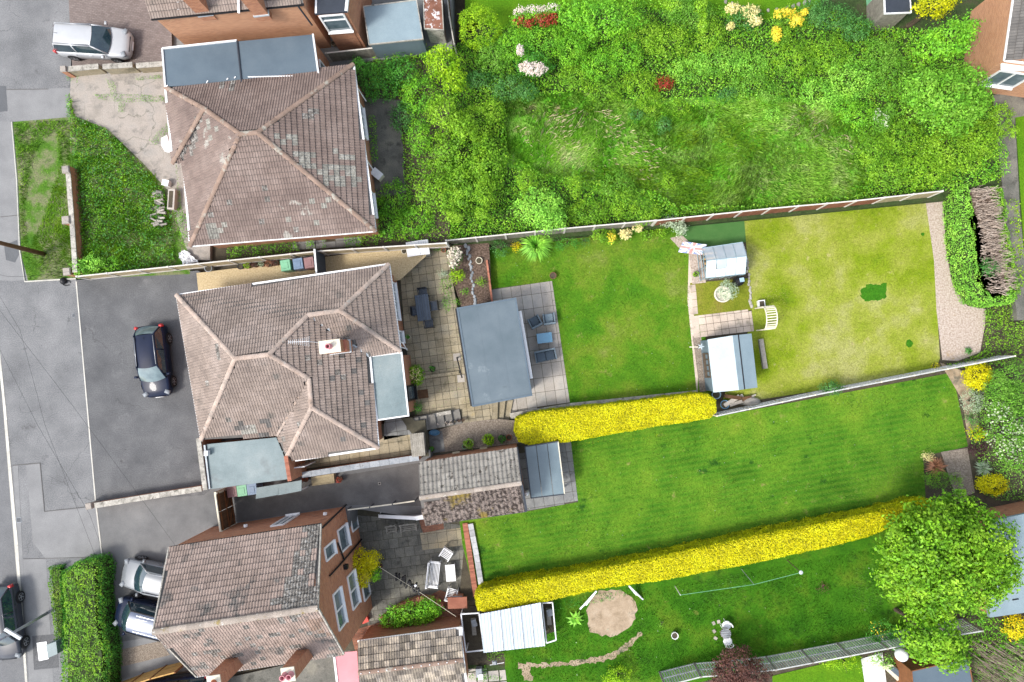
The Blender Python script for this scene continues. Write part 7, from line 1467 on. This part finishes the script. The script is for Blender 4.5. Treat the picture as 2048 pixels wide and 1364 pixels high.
S_('grey-green bush left of the small lime bush', [(1235, 375, 36, 36)], 1.2, 'olive')
S_('yellow tipped tall shrub at the top edge', [(1385, 30, 44, 34), (1350, 20, 28, 26)], 2.3, 'olive', extra=[('flower', 'yellowgreen', [(1345, 14, 20, 10), (1400, 14, 14, 16), (1405, 45, 8, 24)], 260, .11)])
S_('broad leafy shrub below the yellow tipped one', [(1340, 85, 52, 34), (1290, 70, 44, 34), (1420, 70, 30, 36)], 2.0, 'yellowgreen', dens=180)
S_('dense dark shrub in the upper middle of the thicket', [(1250, 110, 40, 34), (1200, 130, 40, 34), (1165, 70, 36, 34)], 1.9, 'mid')
S_('cream flowered shrub near the far lawn', [(1490, 38, 34, 26)], 1.8, 'blueg', extra=[('flower', 'creamfl', [(1465, 18, 16, 10), (1500, 24, 20, 14), (1510, 44, 14, 8), (1460, 55, 8, 6)], 280, .09)])
S_('bright yellow flowering shrub near the far lawn', [(1578, 38, 38, 24), (1560, 75, 18, 22)], 1.8, 'hedgeg', extra=[('flower', 'yellowfl', [(1570, 28, 24, 9), (1592, 42, 12, 12), (1552, 70, 8, 18), (1607, 26, 6, 7)], 330, .09)])
S_('big dark green bank beside the green panel', [(1660, 35, 52, 26), (1710, 60, 34, 24), (1630, 20, 30, 20)], 1.9, 'blueg')
S_('grassy green mound in the upper thicket', [(1440, 120, 62, 30), (1380, 140, 46, 28), (1500, 130, 40, 30)], 1.2, 'hedgeg2', dens=240, size=.08)
S_('leafy mound below the yellow flowers', [(1590, 120, 48, 40), (1660, 110, 40, 40)], 1.5, 'hedgeg')
S_('olive bramble mound right of centre', [(1500, 170, 46, 24), (1545, 190, 30, 22)], 1.2, 'olive')
S_('green mound above the dry grass', [(1700, 160, 52, 46), (1640, 190, 40, 34)], 1.5, 'hedgeg2', dens=200)
S_('yellowish bramble bank in the right thicket', [(1780, 150, 46, 44), (1760, 110, 36, 34)], 1.7, 'olive')
S_('tall loose bush at the right end of the long grass', [(1720, 230, 40, 30), (1690, 210, 30, 24)], 1.3, 'mid')
S_('bright green bank at the fence end of the thicket', [(1900, 300, 72, 46), (1850, 340, 54, 38), (1955, 280, 40, 40)], 1.9, 'yellowgreen', dens=180, size=.12, clump=.28)
S_('mid green bank along the red-brown fence', [(1780, 345, 46, 36), (1745, 300, 40, 40), (1800, 270, 46, 38)], 1.6, 'hedgeg')
S_('pale plumed shrub in the right thicket', [(1760, 245, 20, 22), (1775, 225, 10, 18)], 1.8, 'olive', extra=[('flower', 'varieg', [(1752, 228, 5, 14, 1.1), (1768, 240, 6, 14, 1.1)], 60, .08)])
S_('small round blue-green bush in the long grass', [(1329, 250, 16, 16)], 1.0, 'blueg'); S_('blue-green cushion left of its twin in the long grass', [(1275, 228, 15, 13)], .9, 'blueg')
S_('small lime bush standing alone in the long grass', [(1338, 363, 15, 14)], 1.0, 'yellowgreen', dens=300); S_('low green bush below the olive mound', [(1545, 228, 20, 16)], .9, 'hedgeg2')
S_('lime cushion near the dark red sprig', [(1360, 215, 18, 16)], .9, 'yellowgreen'); S_('dark red leaved sprig in the middle of the thicket', [(1328, 168, 20, 14)], 1.2, 'red')
S_('blue-green mound in the middle of the thicket', [(1455, 190, 20, 16)], 1.2, 'blueg')
S_('yellow-green shrub left of the dark red sprig', [(1280, 165, 40, 24), (1300, 205, 30, 22)], 1.3, 'yellowgreen')
S_('leafy mound below the dense dark shrub', [(1205, 185, 44, 26), (1150, 150, 34, 30)], 1.5, 'hedgeg')
S_('small tree shoots growing over the right path', [(2000, 240, 24, 34), (2020, 265, 12, 12)], 1.4, 'yellowgreen')


TH = [[(752, 118), (905, 96), (1000, 60), (1100, 10), (1250, 0), (1440, 20), (1520, 45), (1640, 25), (1760, 50), (1850, 70), (1950, 150), (2000, 250), (2010, 350), (1960, 372), (1895, 385), (1480, 424), (1200, 450), (892, 484), (752, 485), (757, 400), (812, 388), (802, 200), (738, 195)]]
MD = [(1010, 205), (1150, 190), (1260, 212), (1400, 222), (1500, 205), (1640, 215), (1700, 260), (1730, 330), (1720, 392), (1500, 414), (1350, 415), (1310, 390), (1200, 370), (1080, 350), (1015, 310)]
ground_cover('bramble_thicket', 'tangled brambles filling the overgrown garden between the shrubs', TH, [MD], -.9, .15, 1.1, 'mid', 230, .12, seed=2)
ground_cover('bramble_thicket', 'paler bramble tips scattered through the overgrown garden', TH, [MD], -.9, .5, 1.3, 'yellowgreen', 75, .12, seed=2)
ground_cover('bramble_thicket', 'bluish nettle growth scattered through the overgrown garden', TH, [MD], -.9, .4, 1.1, 'hedgeg2', 80, .11, seed=8)
MD2 = [(1000, 195), (1150, 182), (1260, 205), (1400, 215), (1500, 195), (1640, 205), (1720, 255), (1745, 330), (1735, 396), (1500, 418), (1330, 428), (1290, 395), (1190, 378), (1070, 358), (1005, 315)]
blades('long_grass', 'tall uncut grass leaning over in the overgrown garden', [MD2], [], -.89, .28, 'grassblade', 260, lean=(.25, .15))
blades('long_grass', 'darker green grass patches in the overgrown garden', [MD2], [[(1010, 230), (1250, 230), (1300, 330), (1030, 340)]], -.89, .3, 'grassgreen', 110, seed=9)
blades('long_grass', 'pale dry grass patches in the overgrown garden', [[(1020, 240), (1200, 215), (1330, 300), (1290, 360), (1080, 345)], [(1600, 215), (1700, 270), (1700, 330), (1560, 260)]], [], -.89, .35, 'straw', 28, seed=21)
ground_cover('weeds', 'leafy weeds in the uncut grass', [MD2], [], -.9, .1, .35, 'hedgeg', 28, .10, seed=12)
# front garden wild growth
FG = [(136, 190), (150, 232), (215, 258), (285, 330), (330, 385), (345, 430), (350, 520), (345, 535), (190, 552), (158, 545), (150, 330), (140, 250)]
ground_cover('weeds', 'mixed weeds and nettles filling the front garden behind the wall', [FG], [], .02, .08, .45, 'mid', 260, .085, seed=4)
ground_cover('weeds', 'broad leaved weeds in the front garden behind the wall', [FG], [], .02, .2, .6, 'blueg', 60, .13, seed=24)
ground_cover('weeds', 'pale flowering weeds in the front garden behind the wall', [[(160, 240), (240, 290), (320, 400), (300, 460), (200, 420), (158, 300)]], [], .02, .3, .6, 'varieg', 16, .07, seed=25)
ground_cover('weeds', 'yellowish weeds in the front garden behind the wall', [[(150, 250), (200, 262), (280, 335), (335, 400), (300, 470), (180, 400), (156, 300)]], [], .02, .15, .5, 'yellowgreen', 120, .08, seed=5)
blades('grass', 'long bright grass in the front garden behind the wall', [FG], [], .02, .35, 'grassgreen', 150, wd=.014, seed=6)
VG = [(27, 247), (138, 240), (142, 335), (128, 350), (150, 552), (58, 560), (42, 500), (37, 360)]
blades('grass', 'rough verge grass between the pavement and the garden wall', [VG], [[(70, 300), (110, 260), (122, 330), (100, 400), (60, 500), (48, 420)]], .022, .16, 'grassgreen', 330, wd=.012, seed=7)
ground_cover('weeds', 'weeds in the verge grass', [VG], [[(95, 270), (108, 300), (112, 400), (100, 420)]], .02, .03, .16, 'hedgeg', 60, .06, seed=9)
ground_cover('weeds', 'weeds growing from cracks across the old concrete', [[(190, 190), (240, 188), (330, 192), (330, 204), (240, 206), (200, 200)], [(215, 160), (232, 165), (236, 190), (225, 192)], [(238, 208), (252, 206), (250, 228), (238, 226)], [(300, 282), (338, 246), (342, 262), (312, 292)], [(133, 150), (158, 152), (156, 166), (136, 164)], [(132, 192), (146, 190), (148, 235), (134, 236)], [(270, 155), (325, 150), (326, 158), (275, 162)], [(352, 300), (364, 400), (372, 480), (362, 480)]], [], .01, .02, .22, 'olive', 420, .06, seed=10)
ground_cover('weeds', 'weeds along the foot of the weathered bungalow and its side path', [[(350, 400), (378, 430), (384, 520), (348, 520)], [(455, 492), (590, 478), (600, 502), (455, 520)], [(690, 470), (755, 468), (760, 490), (690, 495)], [(612, 480), (628, 478), (632, 498), (615, 500)], [(645, 478), (652, 476), (654, 496), (646, 496)]], [], -.25, .1, .5, 'mid', 330, .09, seed=11)
ground_cover('weeds', 'weeds by the side path east of the weathered bungalow', [[(738, 230), (752, 232), (758, 320), (742, 330)], [(745, 395), (762, 398), (770, 440), (750, 450)]], [], -.25, .1, .5, 'mid', 330, .09, seed=13)
FGG = 'plants along the front fence'
shrub('shrub', 'leafy shrub at the corner of the pale fence and the garden wall', 'shrub', [(190, 528, 24, 20), (160, 535, 18, 18)], 0, .9, 'hedgeg2', dens=240, size=.12)
shrub('shrub', 'leafy shrub right of the corner one, against the pale fence', 'shrub', [(225, 530, 22, 16)], 0, .7, 'mid', dens=220, size=.11)
# border along the fence of the first lawn
shrub('shrub', 'grey-green rounded shrub first in the border behind the first lawn', 'shrub', [(1000, 497, 20, 18)], RZ, 1.0, 'blueg', dens=300, size=.07)
shrub('shrub', 'small orange and yellow shrub in the border behind the first lawn', 'shrub', [(1031, 494, 10, 10)], RZ, .7, 'goldorange', dens=330, size=.07)
def spikes(name, label, px, py, r_px, zg, h, n, mat, wd=.02, cat='plant'):
    c = W(px, py, zg); r = r_px / ppm(zg); t = thing(name, label, cat, c); mb = MB()
    for k in range(n):
        a = random.random() * 6.283; l = r * random.uniform(.55, 1.15); hh = h * random.uniform(.4, 1.1); m_ = Vector((c.x + math.cos(a) * l * .5, c.y + math.sin(a) * l * .5, zg + hh)); e = Vector((c.x + math.cos(a) * l, c.y + math.sin(a) * l, zg + hh * .7)); sx = Vector((-math.sin(a), math.cos(a), 0)) * wd
        mb.add([Vector((c.x, c.y, zg)) - sx, Vector((c.x, c.y, zg)) + sx, m_ + sx, m_ - sx, e], [(0, 1, 2, 3), (3, 2, 4)])
    mb.build('leaves', M[mat], t, uv=False); MB().tube([c, c + Vector((0, 0, .1))], .04, 6).build('stem', M['bark'], t, uv=False); return t
spikes('grass_clump', 'wide fountain of green grassy leaves in the border', 1072, 492, 34, RZ, .8, 500, 'hedgeg2')
shrub('shrub', 'dark bronze green shrub in the border right of the grass fountain', 'shrub', [(1135, 484, 26, 12), (1120, 492, 12, 8)], RZ, .7, 'dark', dens=280, size=.07)
shrub('shrub', 'small round green shrub between the dark shrub and the cream azaleas', 'shrub', [(1168, 480, 10, 10)], RZ, .5, 'blueg', dens=300, size=.07)
shrub('shrub', 'bright leafy green shrub at the fence left of the azaleas', 'shrub', [(1199, 468, 17, 16)], RZ, 1.1, 'hedgeg', dens=300)
shrub('shrub', 'golden green shrub at the lawn edge left of the azaleas', 'shrub', [(1223, 474, 12, 16)], RZ, .8, 'yellowgreen', dens=330, extra=[('flower', 'yellowfl', [(1223, 474, 9, 12, 1.0)], 200, .08)])
shrub('azalea', 'cream flowered azalea nearer the lawn', 'shrub', [(1250, 468, 14, 12)], RZ, .7, 'olive', dens=200, extra=[('flower', 'creamfl', [(1250, 468, 13, 11, 1.0)], 420, .11)])
shrub('azalea', 'cream flowered azalea against the fence', 'shrub', [(1277, 455, 12, 9)], RZ, .8, 'olive', dens=200, extra=[('flower', 'creamfl', [(1277, 455, 11, 8, 1.0)], 420, .11)])
shrub('shrub', 'low olive plants between azalea and variegated shrub', 'shrub', [(1298, 468, 16, 12), (1325, 462, 14, 12)], RZ, .5, 'hedgeg', dens=260)
shrub('shrub', 'silver variegated shrub over the fence corner of the artificial turf', 'shrub', [(1352, 450, 16, 14), (1340, 444, 20, 8), (1362, 460, 8, 12)], RZ, 1.3, 'silver', dens=220, size=.11)
# bark bed plants
shrub('rhododendron', 'white flowered shrub in the bark bed', 'shrub', [(910, 510, 15, 18), (908, 528, 10, 10)], P2, 1.0, 'dark', dens=140, extra=[('flower', 'whitefl', [(910, 508, 14, 14, 1.0), (906, 526, 8, 9, 1.0)], 300, .12)])
shrub('shrub', 'bright green shrub below the white flowered one in the bark bed', 'shrub', [(914, 553, 15, 14)], P2, .8, 'lime', dens=300)
shrub('shrub', 'small green shrub at the right of the bark bed', 'shrub', [(963, 562, 11, 9)], P2, .5, 'hedgeg', dens=330, size=.07)
shrub('shrub', 'smallest green shrub low in the bark bed', 'shrub', [(929, 584, 8, 8)], P2, .4, 'mid', dens=360, size=.06)
shrub('shrub', 'tall thin trailing shrub along the patio edge', 'shrub', [(893, 575, 12, 28), (896, 605, 9, 20), (912, 605, 8, 8)], P2, .8, 'olive', dens=200, size=.06)
shrub('shrub', 'small white flowering plant at the patio edge', 'shrub', [(887, 548, 9, 8)], P2, .7, 'silver', dens=300, size=.07)
shrub('shrub', 'wispy green plant beside the white storage shed', 'shrub', [(872, 494, 11, 8)], P2, .7, 'olive', dens=300, size=.06)
shrub('shrub', 'rounded yellow-green potted shrub against the bungalow wall', 'shrub', [(830, 750, 17, 18)], P2, 1.0, 'yellowgreen', dens=520, size=.12, clump=.16, inner=.85, extra=[('flower', 'creamfl', [(830, 750, 14, 15, 1.0)], 120, .07)])
shrub('shrub', 'small dark green bush beside the steps', 'shrub', [(834, 815, 11, 11)], P2, .9, 'dark', dens=420, size=.06)
tp = W(1446, 588, RZ + .4); t = thing('round_planter', 'white round planter under the small tree on the mossy plot', 'planter', (tp.x, tp.y, RZ)); MB().lathe((tp.x, tp.y, RZ), [(.30, 0), (.46, .08), (.50, .38), (.42, .38), (.40, .28), (.001, .28)], 22).build('planter', M['cream'], t, uv=False, smooth=True)
tree('small pale leaved tree in a white planter on the mossy plot', [(1455, 580, 20, 20, .1, .5)], RZ + .3, 1.6, 'silver', dens=420, size=.075, clump=.14, trunk=.03, name='small_tree')
shrub('shrub', 'blue-green bush growing on the cream fence', 'shrub', [(1662, 776, 22, 13)], RZ, 1.4, 'blueg', dens=420, size=.075)
shrub('fern', 'small yellowish plant by the cream fence', 'plant', [(1870, 731, 9, 5)], RZ, .4, 'goldorange', dens=300, size=.06)
ground_cover('weeds', 'green ground cover right of the gravel strip', [[(1962, 622), (2060, 590), (2080, 720), (1960, 730), (1905, 738), (1885, 728), (1920, 722), (1965, 700)]], [], RZ, .1, .6, 'hedgeg', 330, .10, seed=14)
ground_cover('weeds', 'bright ground cover behind the tall hedge', [[(1990, 370), (2030, 400), (2040, 560), (2030, 600), (2010, 500)], [(1985, 355), (2012, 350), (2010, 400), (1995, 400)]], [], RZ, .3, 1.1, 'lime', 260, .12, seed=15)
spikes('grass_clump', 'small grassy plant at the bottom of the gravel strip', 1932, 702, 8, RZ, .4, 70, 'blueg')
BG = 'border shrubs at the end of the striped lawn'
shrub('shrub', 'golden yellow rounded shrub at the top of the border', 'shrub', [(1953, 752, 27, 24)], RZ, 1.1, 'gold', dens=700, size=.10, inner=.85, group=BG)
shrub('shrub', 'silvery white rounded shrub below the golden one', 'shrub', [(1945, 802, 24, 20)], RZ, .9, 'silver', dens=420, size=.07, inner=.85, group=BG)
shrub('shrub', 'small teal shrub under the silvery one', 'shrub', [(1946, 836, 15, 14)], RZ, .6, 'blueg', dens=360, size=.07, group=BG)
shrub('shrub', 'yellow and green mottled shrub above the purple one', 'shrub', [(1952, 866, 19, 13)], RZ, .7, 'gold', dens=220, size=.09, group=BG, extra=[('leaves', 'lime', [(1952, 866, 18, 12, 1.0)], 130, .08)])
shrub('shrub', 'dark purple heart shaped shrub in the border', 'shrub', [(1957, 899, 17, 15)], RZ, .8, 'plum', dens=420, size=.07, group=BG)
shrub('shrub', 'large white blossomed shrub hanging over the border', 'shrub', [(2018, 850, 48, 62), (2034, 900, 42, 46), (2010, 800, 44, 44)], RZ, 2.3, 'olive', dens=170, size=.11, group=BG, extra=[('flower', 'varieg', [(2005, 860, 40, 44), (2020, 905, 30, 24), (1995, 820, 26, 20), (2035, 860, 24, 30)], 22, .10)])
shrub('shrub', 'tall yellow-green feathery shrub at the right edge', 'shrub', [(2025, 755, 42, 34), (1998, 775, 30, 30)], RZ, 2.0, 'olive', dens=220, size=.09, group=BG)
shrub('shrub', 'bright yellow low oval shrub in the lower border', 'shrub', [(1985, 968, 27, 18)], RZ, .6, 'gold', dens=800, size=.10, inner=.9, group=BG)
shrub('shrub', 'olive mottled oval shrub near the bronze plant', 'shrub', [(1876, 958, 27, 16)], RZ, .8, 'olive', dens=480, size=.06, inner=.88, group=BG, extra=[('leaves', 'yellowgreen', [(1876, 958, 25, 15, 1.0)], 150, .05)])
shrub('shrub', 'small yellow-green cushion right of the olive oval shrub', 'shrub', [(1913, 955, 10, 10)], RZ, .6, 'yellowgreen', dens=420, size=.06, group=BG)
shrub('shrub', 'pale yellow ball shrub above the bronze plant', 'shrub', [(1856, 914, 10, 9)], RZ, .5, 'creamfl', dens=520, size=.06, group=BG)
spikes('phormium', 'bronze spiky leaved plant at the corner of the striped lawn', 1866, 932, 22, RZ, .5, 120, 'bronze', wd=.025)
spikes('grass_clump', 'pale blue grass clump beside the bright yellow oval shrub', 1962, 935, 18, RZ, .4, 120, 'silver', wd=.018)
ground_cover('weeds', 'low planting in the border at the end of the striped lawn', [[(1930, 745), (1975, 770), (1975, 900), (1950, 915), (1938, 880), (1940, 800)], [(1895, 960), (1915, 945), (1930, 985), (1900, 990)], [(1952, 905), (1985, 900), (2060, 960), (2060, 1000), (1990, 1000), (1960, 985)]], [], RZ, .05, .4, 'hedgeg2', 220, .09, seed=16)
ground_cover('weeds', 'planting around the flat roofed garage and summerhouse', [[(1900, 1240), (1975, 1235), (2060, 1235), (2060, 1400), (1945, 1400), (1940, 1320), (1915, 1290)], [(1955, 1180), (1985, 1190), (1985, 1235), (1950, 1240)]], [], RZ, .1, .9, 'mid', 300, .12, seed=17)
shrub('shrub', 'golden yellow shrub beside the grey flat roofed garage', 'shrub', [(2030, 1252, 26, 26)], RZ, 1.2, 'goldorange', dens=260, size=.10)
b = thing('dead_bamboo', 'dry brown bamboo canes fanning out in the bottom right corner', 'bamboo', W(1990, 1310, RZ)); mb = MB()
for k in range(230):
    p = W(1925 + random.random() * 110, 1275 + random.random() * 90, RZ + .1); out = Vector((p.x, p.y, 0)).normalized(); l = random.uniform(.5, 1.7); q = p + Vector((out.x * .5 + random.gauss(0, .18), out.y * .5 + random.gauss(0, .18), l)); mb.tube([p, q], [.014, .010], 4, caps=False)
tag(mb.build('cane', M['twig'], b, uv=False), kind='stuff')
shrub('shrub', 'dark green shrub with tiny yellow flowers above the trellis fence', 'shrub', [(1765, 1265, 34, 28), (1790, 1280, 22, 24)], RZ, 1.1, 'dark', dens=260, size=.08, extra=[('flower', 'yellowfl', [(1755, 1258, 20, 16, 1.0)], 12, .07)])
shrub('shrub', 'airy green shrub on the path below the trellis fence', 'shrub', [(1765, 1322, 26, 14)], RZ, 1.1, 'hedgeg2', dens=180, size=.08)
shrub('shrub', 'bright climbing foliage on the trellis fence', 'shrub', [(1690, 1325, 36, 14), (1655, 1322, 14, 8)], RZ, .7, 'lime', dens=260, size=.09)
shrub('shrub', 'bright green bush at the bottom edge near the worn track', 'shrub', [(1238, 1350, 26, 22), (1222, 1362, 16, 14)], RZ, .9, 'lime', dens=260, size=.09)
spikes('leafy_plant', 'broad leaved plant beside the white swing frame', 1151, 1236, 18, RZ, .3, 22, 'hedgeg2', wd=.07)
shrub('shrub', 'fading brown-green tuft on the bottom lawn', 'shrub', [(1324, 1246, 9, 8)], RZ, .3, 'olive', dens=260, size=.06); shrub('shrub', 'dry brown tuft near the big tree on the bottom lawn', 'shrub', [(1647, 1173, 13, 11)], RZ, .3, 'purple', dens=160, size=.07)
shrub('shrub', 'golden bush standing against the gabled house wall', 'shrub', [(722, 1122, 28, 24), (724, 1150, 20, 22), (742, 1118, 18, 18)], P3, 2.4, 'gold', dens=340, size=.09, inner=.8, extra=[('leaves', 'mid', [(752, 1148, 12, 14, .5)], 200, .1)])
shrub('ivy_bush', 'dark glossy bush filling the curved brick planter', 'shrub', [(820, 1228, 52, 24), (858, 1218, 28, 24), (785, 1240, 26, 16)], P3 + .3, .9, 'mid', dens=300, size=.12, clump=.2, extra=[('leaves', 'yellowgreen', [(820, 1238, 50, 18, 1.0)], 22, .11)])
ground_cover('weeds', 'weeds in the joints of the bottom paving', [[(935, 1345), (1000, 1352), (1005, 1358), (940, 1358)], [(965, 1330), (972, 1330), (975, 1364), (966, 1364)], [(972, 1298), (1014, 1294), (1012, 1318), (975, 1322)]], [], RZ, .03, .25, 'mid', 330, .08, seed=18)
ground_cover('weeds', 'dark hedge bottom growth under the long golden hedge', [[(1095, 1205), (1200, 1185), (1280, 1172), (1290, 1182), (1220, 1200), (1110, 1222)]], [], RZ, .03, .2, 'dark', 200, .08, seed=19)
ground_cover('weeds', 'plants along the bungalow wall in the narrow side strip', [[(1925, 1190), (1960, 1200), (1975, 1240), (1940, 1250)]], [], RZ, .2, .8, 'dark', 200, .1, seed=20)
# scattered turf relief so the lawns are not one flat sheet
for nm, lab, px, mat, dn, h in (('grass', 'short grass on the first lawn', [(980, 505), (1365, 452), (1395, 785), (1145, 806), (1105, 560), (982, 575)], 'grasslawn', 210, .05), ('grass', 'short grass on the striped lawn', [(1135, 880), (1440, 835), (1900, 750), (1932, 892), (1850, 905), (1845, 995), (960, 1165), (930, 1048), (1156, 1004)], 'grasslawn', 170, .05), ('grass', 'short grass on the dry lawn', [(1492, 438), (1846, 400), (1876, 716), (1860, 740), (1520, 795)], 'grassdry', 130, .045), ('grass', 'thick grass on the bottom lawn', [(1100, 1215), (1850, 1080), (1750, 1230), (1700, 1290), (1345, 1360), (1030, 1364), (1020, 1310)], 'grasslush', 210, .08)):
    if 'grasslawn' not in M:
        leaf('grasslawn', [(.05, .155, .008), (.09, .20, .012), (.16, .235, .03)], scale=.45, isl=.25); leaf('grassdry', [(.145, .22, .012), (.25, .28, .03), (.37, .34, .12)], scale=.35, isl=.22); leaf('grasslush', [(.03, .12, .006), (.058, .165, .009), (.11, .195, .02)], scale=.6, isl=.28)
    blades(nm, lab, [px], [[(1172, 1200), (1200, 1180), (1250, 1180), (1275, 1220), (1262, 1262), (1205, 1272), (1175, 1250)], [(1720, 575), (1750, 565), (1776, 575), (1770, 600), (1725, 603)]], RZ + .001, h, mat, dn, lean=(.3, .2), wd=.014)

for k in range(9):
    px, py = 792 + 66 + k * 8.6, 863 - 44 + 28 - k * 1.6 + 14
    pot('small dark pot number %s from the left in the row on the steps wall' % ('one two three four five six seven eight nine'.split()[k]), px, py - 8, 3, P2 + .2, .18, random.choice(['black', 'terra_dark', 'charcoal']), random.choice(['purple', 'dark', None, 'pinkfl']), .05, group='small pots along the steps wall', ph=.12)
ground_cover('moss', 'moss and small weeds in the paving joints of the beige patio', [[(790, 500), (893, 488), (945, 812), (822, 832), (812, 700)]], [[(812, 560), (890, 550), (905, 690), (830, 700)]], P2 + .02, 0, .03, 'olive', 14, .05, seed=31)
ground_cover('leaf_litter', 'fallen leaves and clippings beside the golden hedges', [[(1150, 888), (1430, 842), (1440, 850), (1160, 900)], [(950, 1160), (1500, 1050), (1840, 990), (1842, 1000), (1500, 1066), (960, 1178)]], [], REAR, 0, .05, 'goldside', 26, .05, seed=32)
ground_cover('weeds', 'daisies and clover scattered in the lawns', [[(985, 505), (1365, 455), (1390, 780), (1145, 800)], [(960, 1050), (1440, 840), (1900, 752), (1930, 890), (960, 1160)], [(1100, 1215), (1850, 1080), (1700, 1290), (1030, 1364)]], [], REAR, .03, .07, 'silver', .9, .07, seed=33)
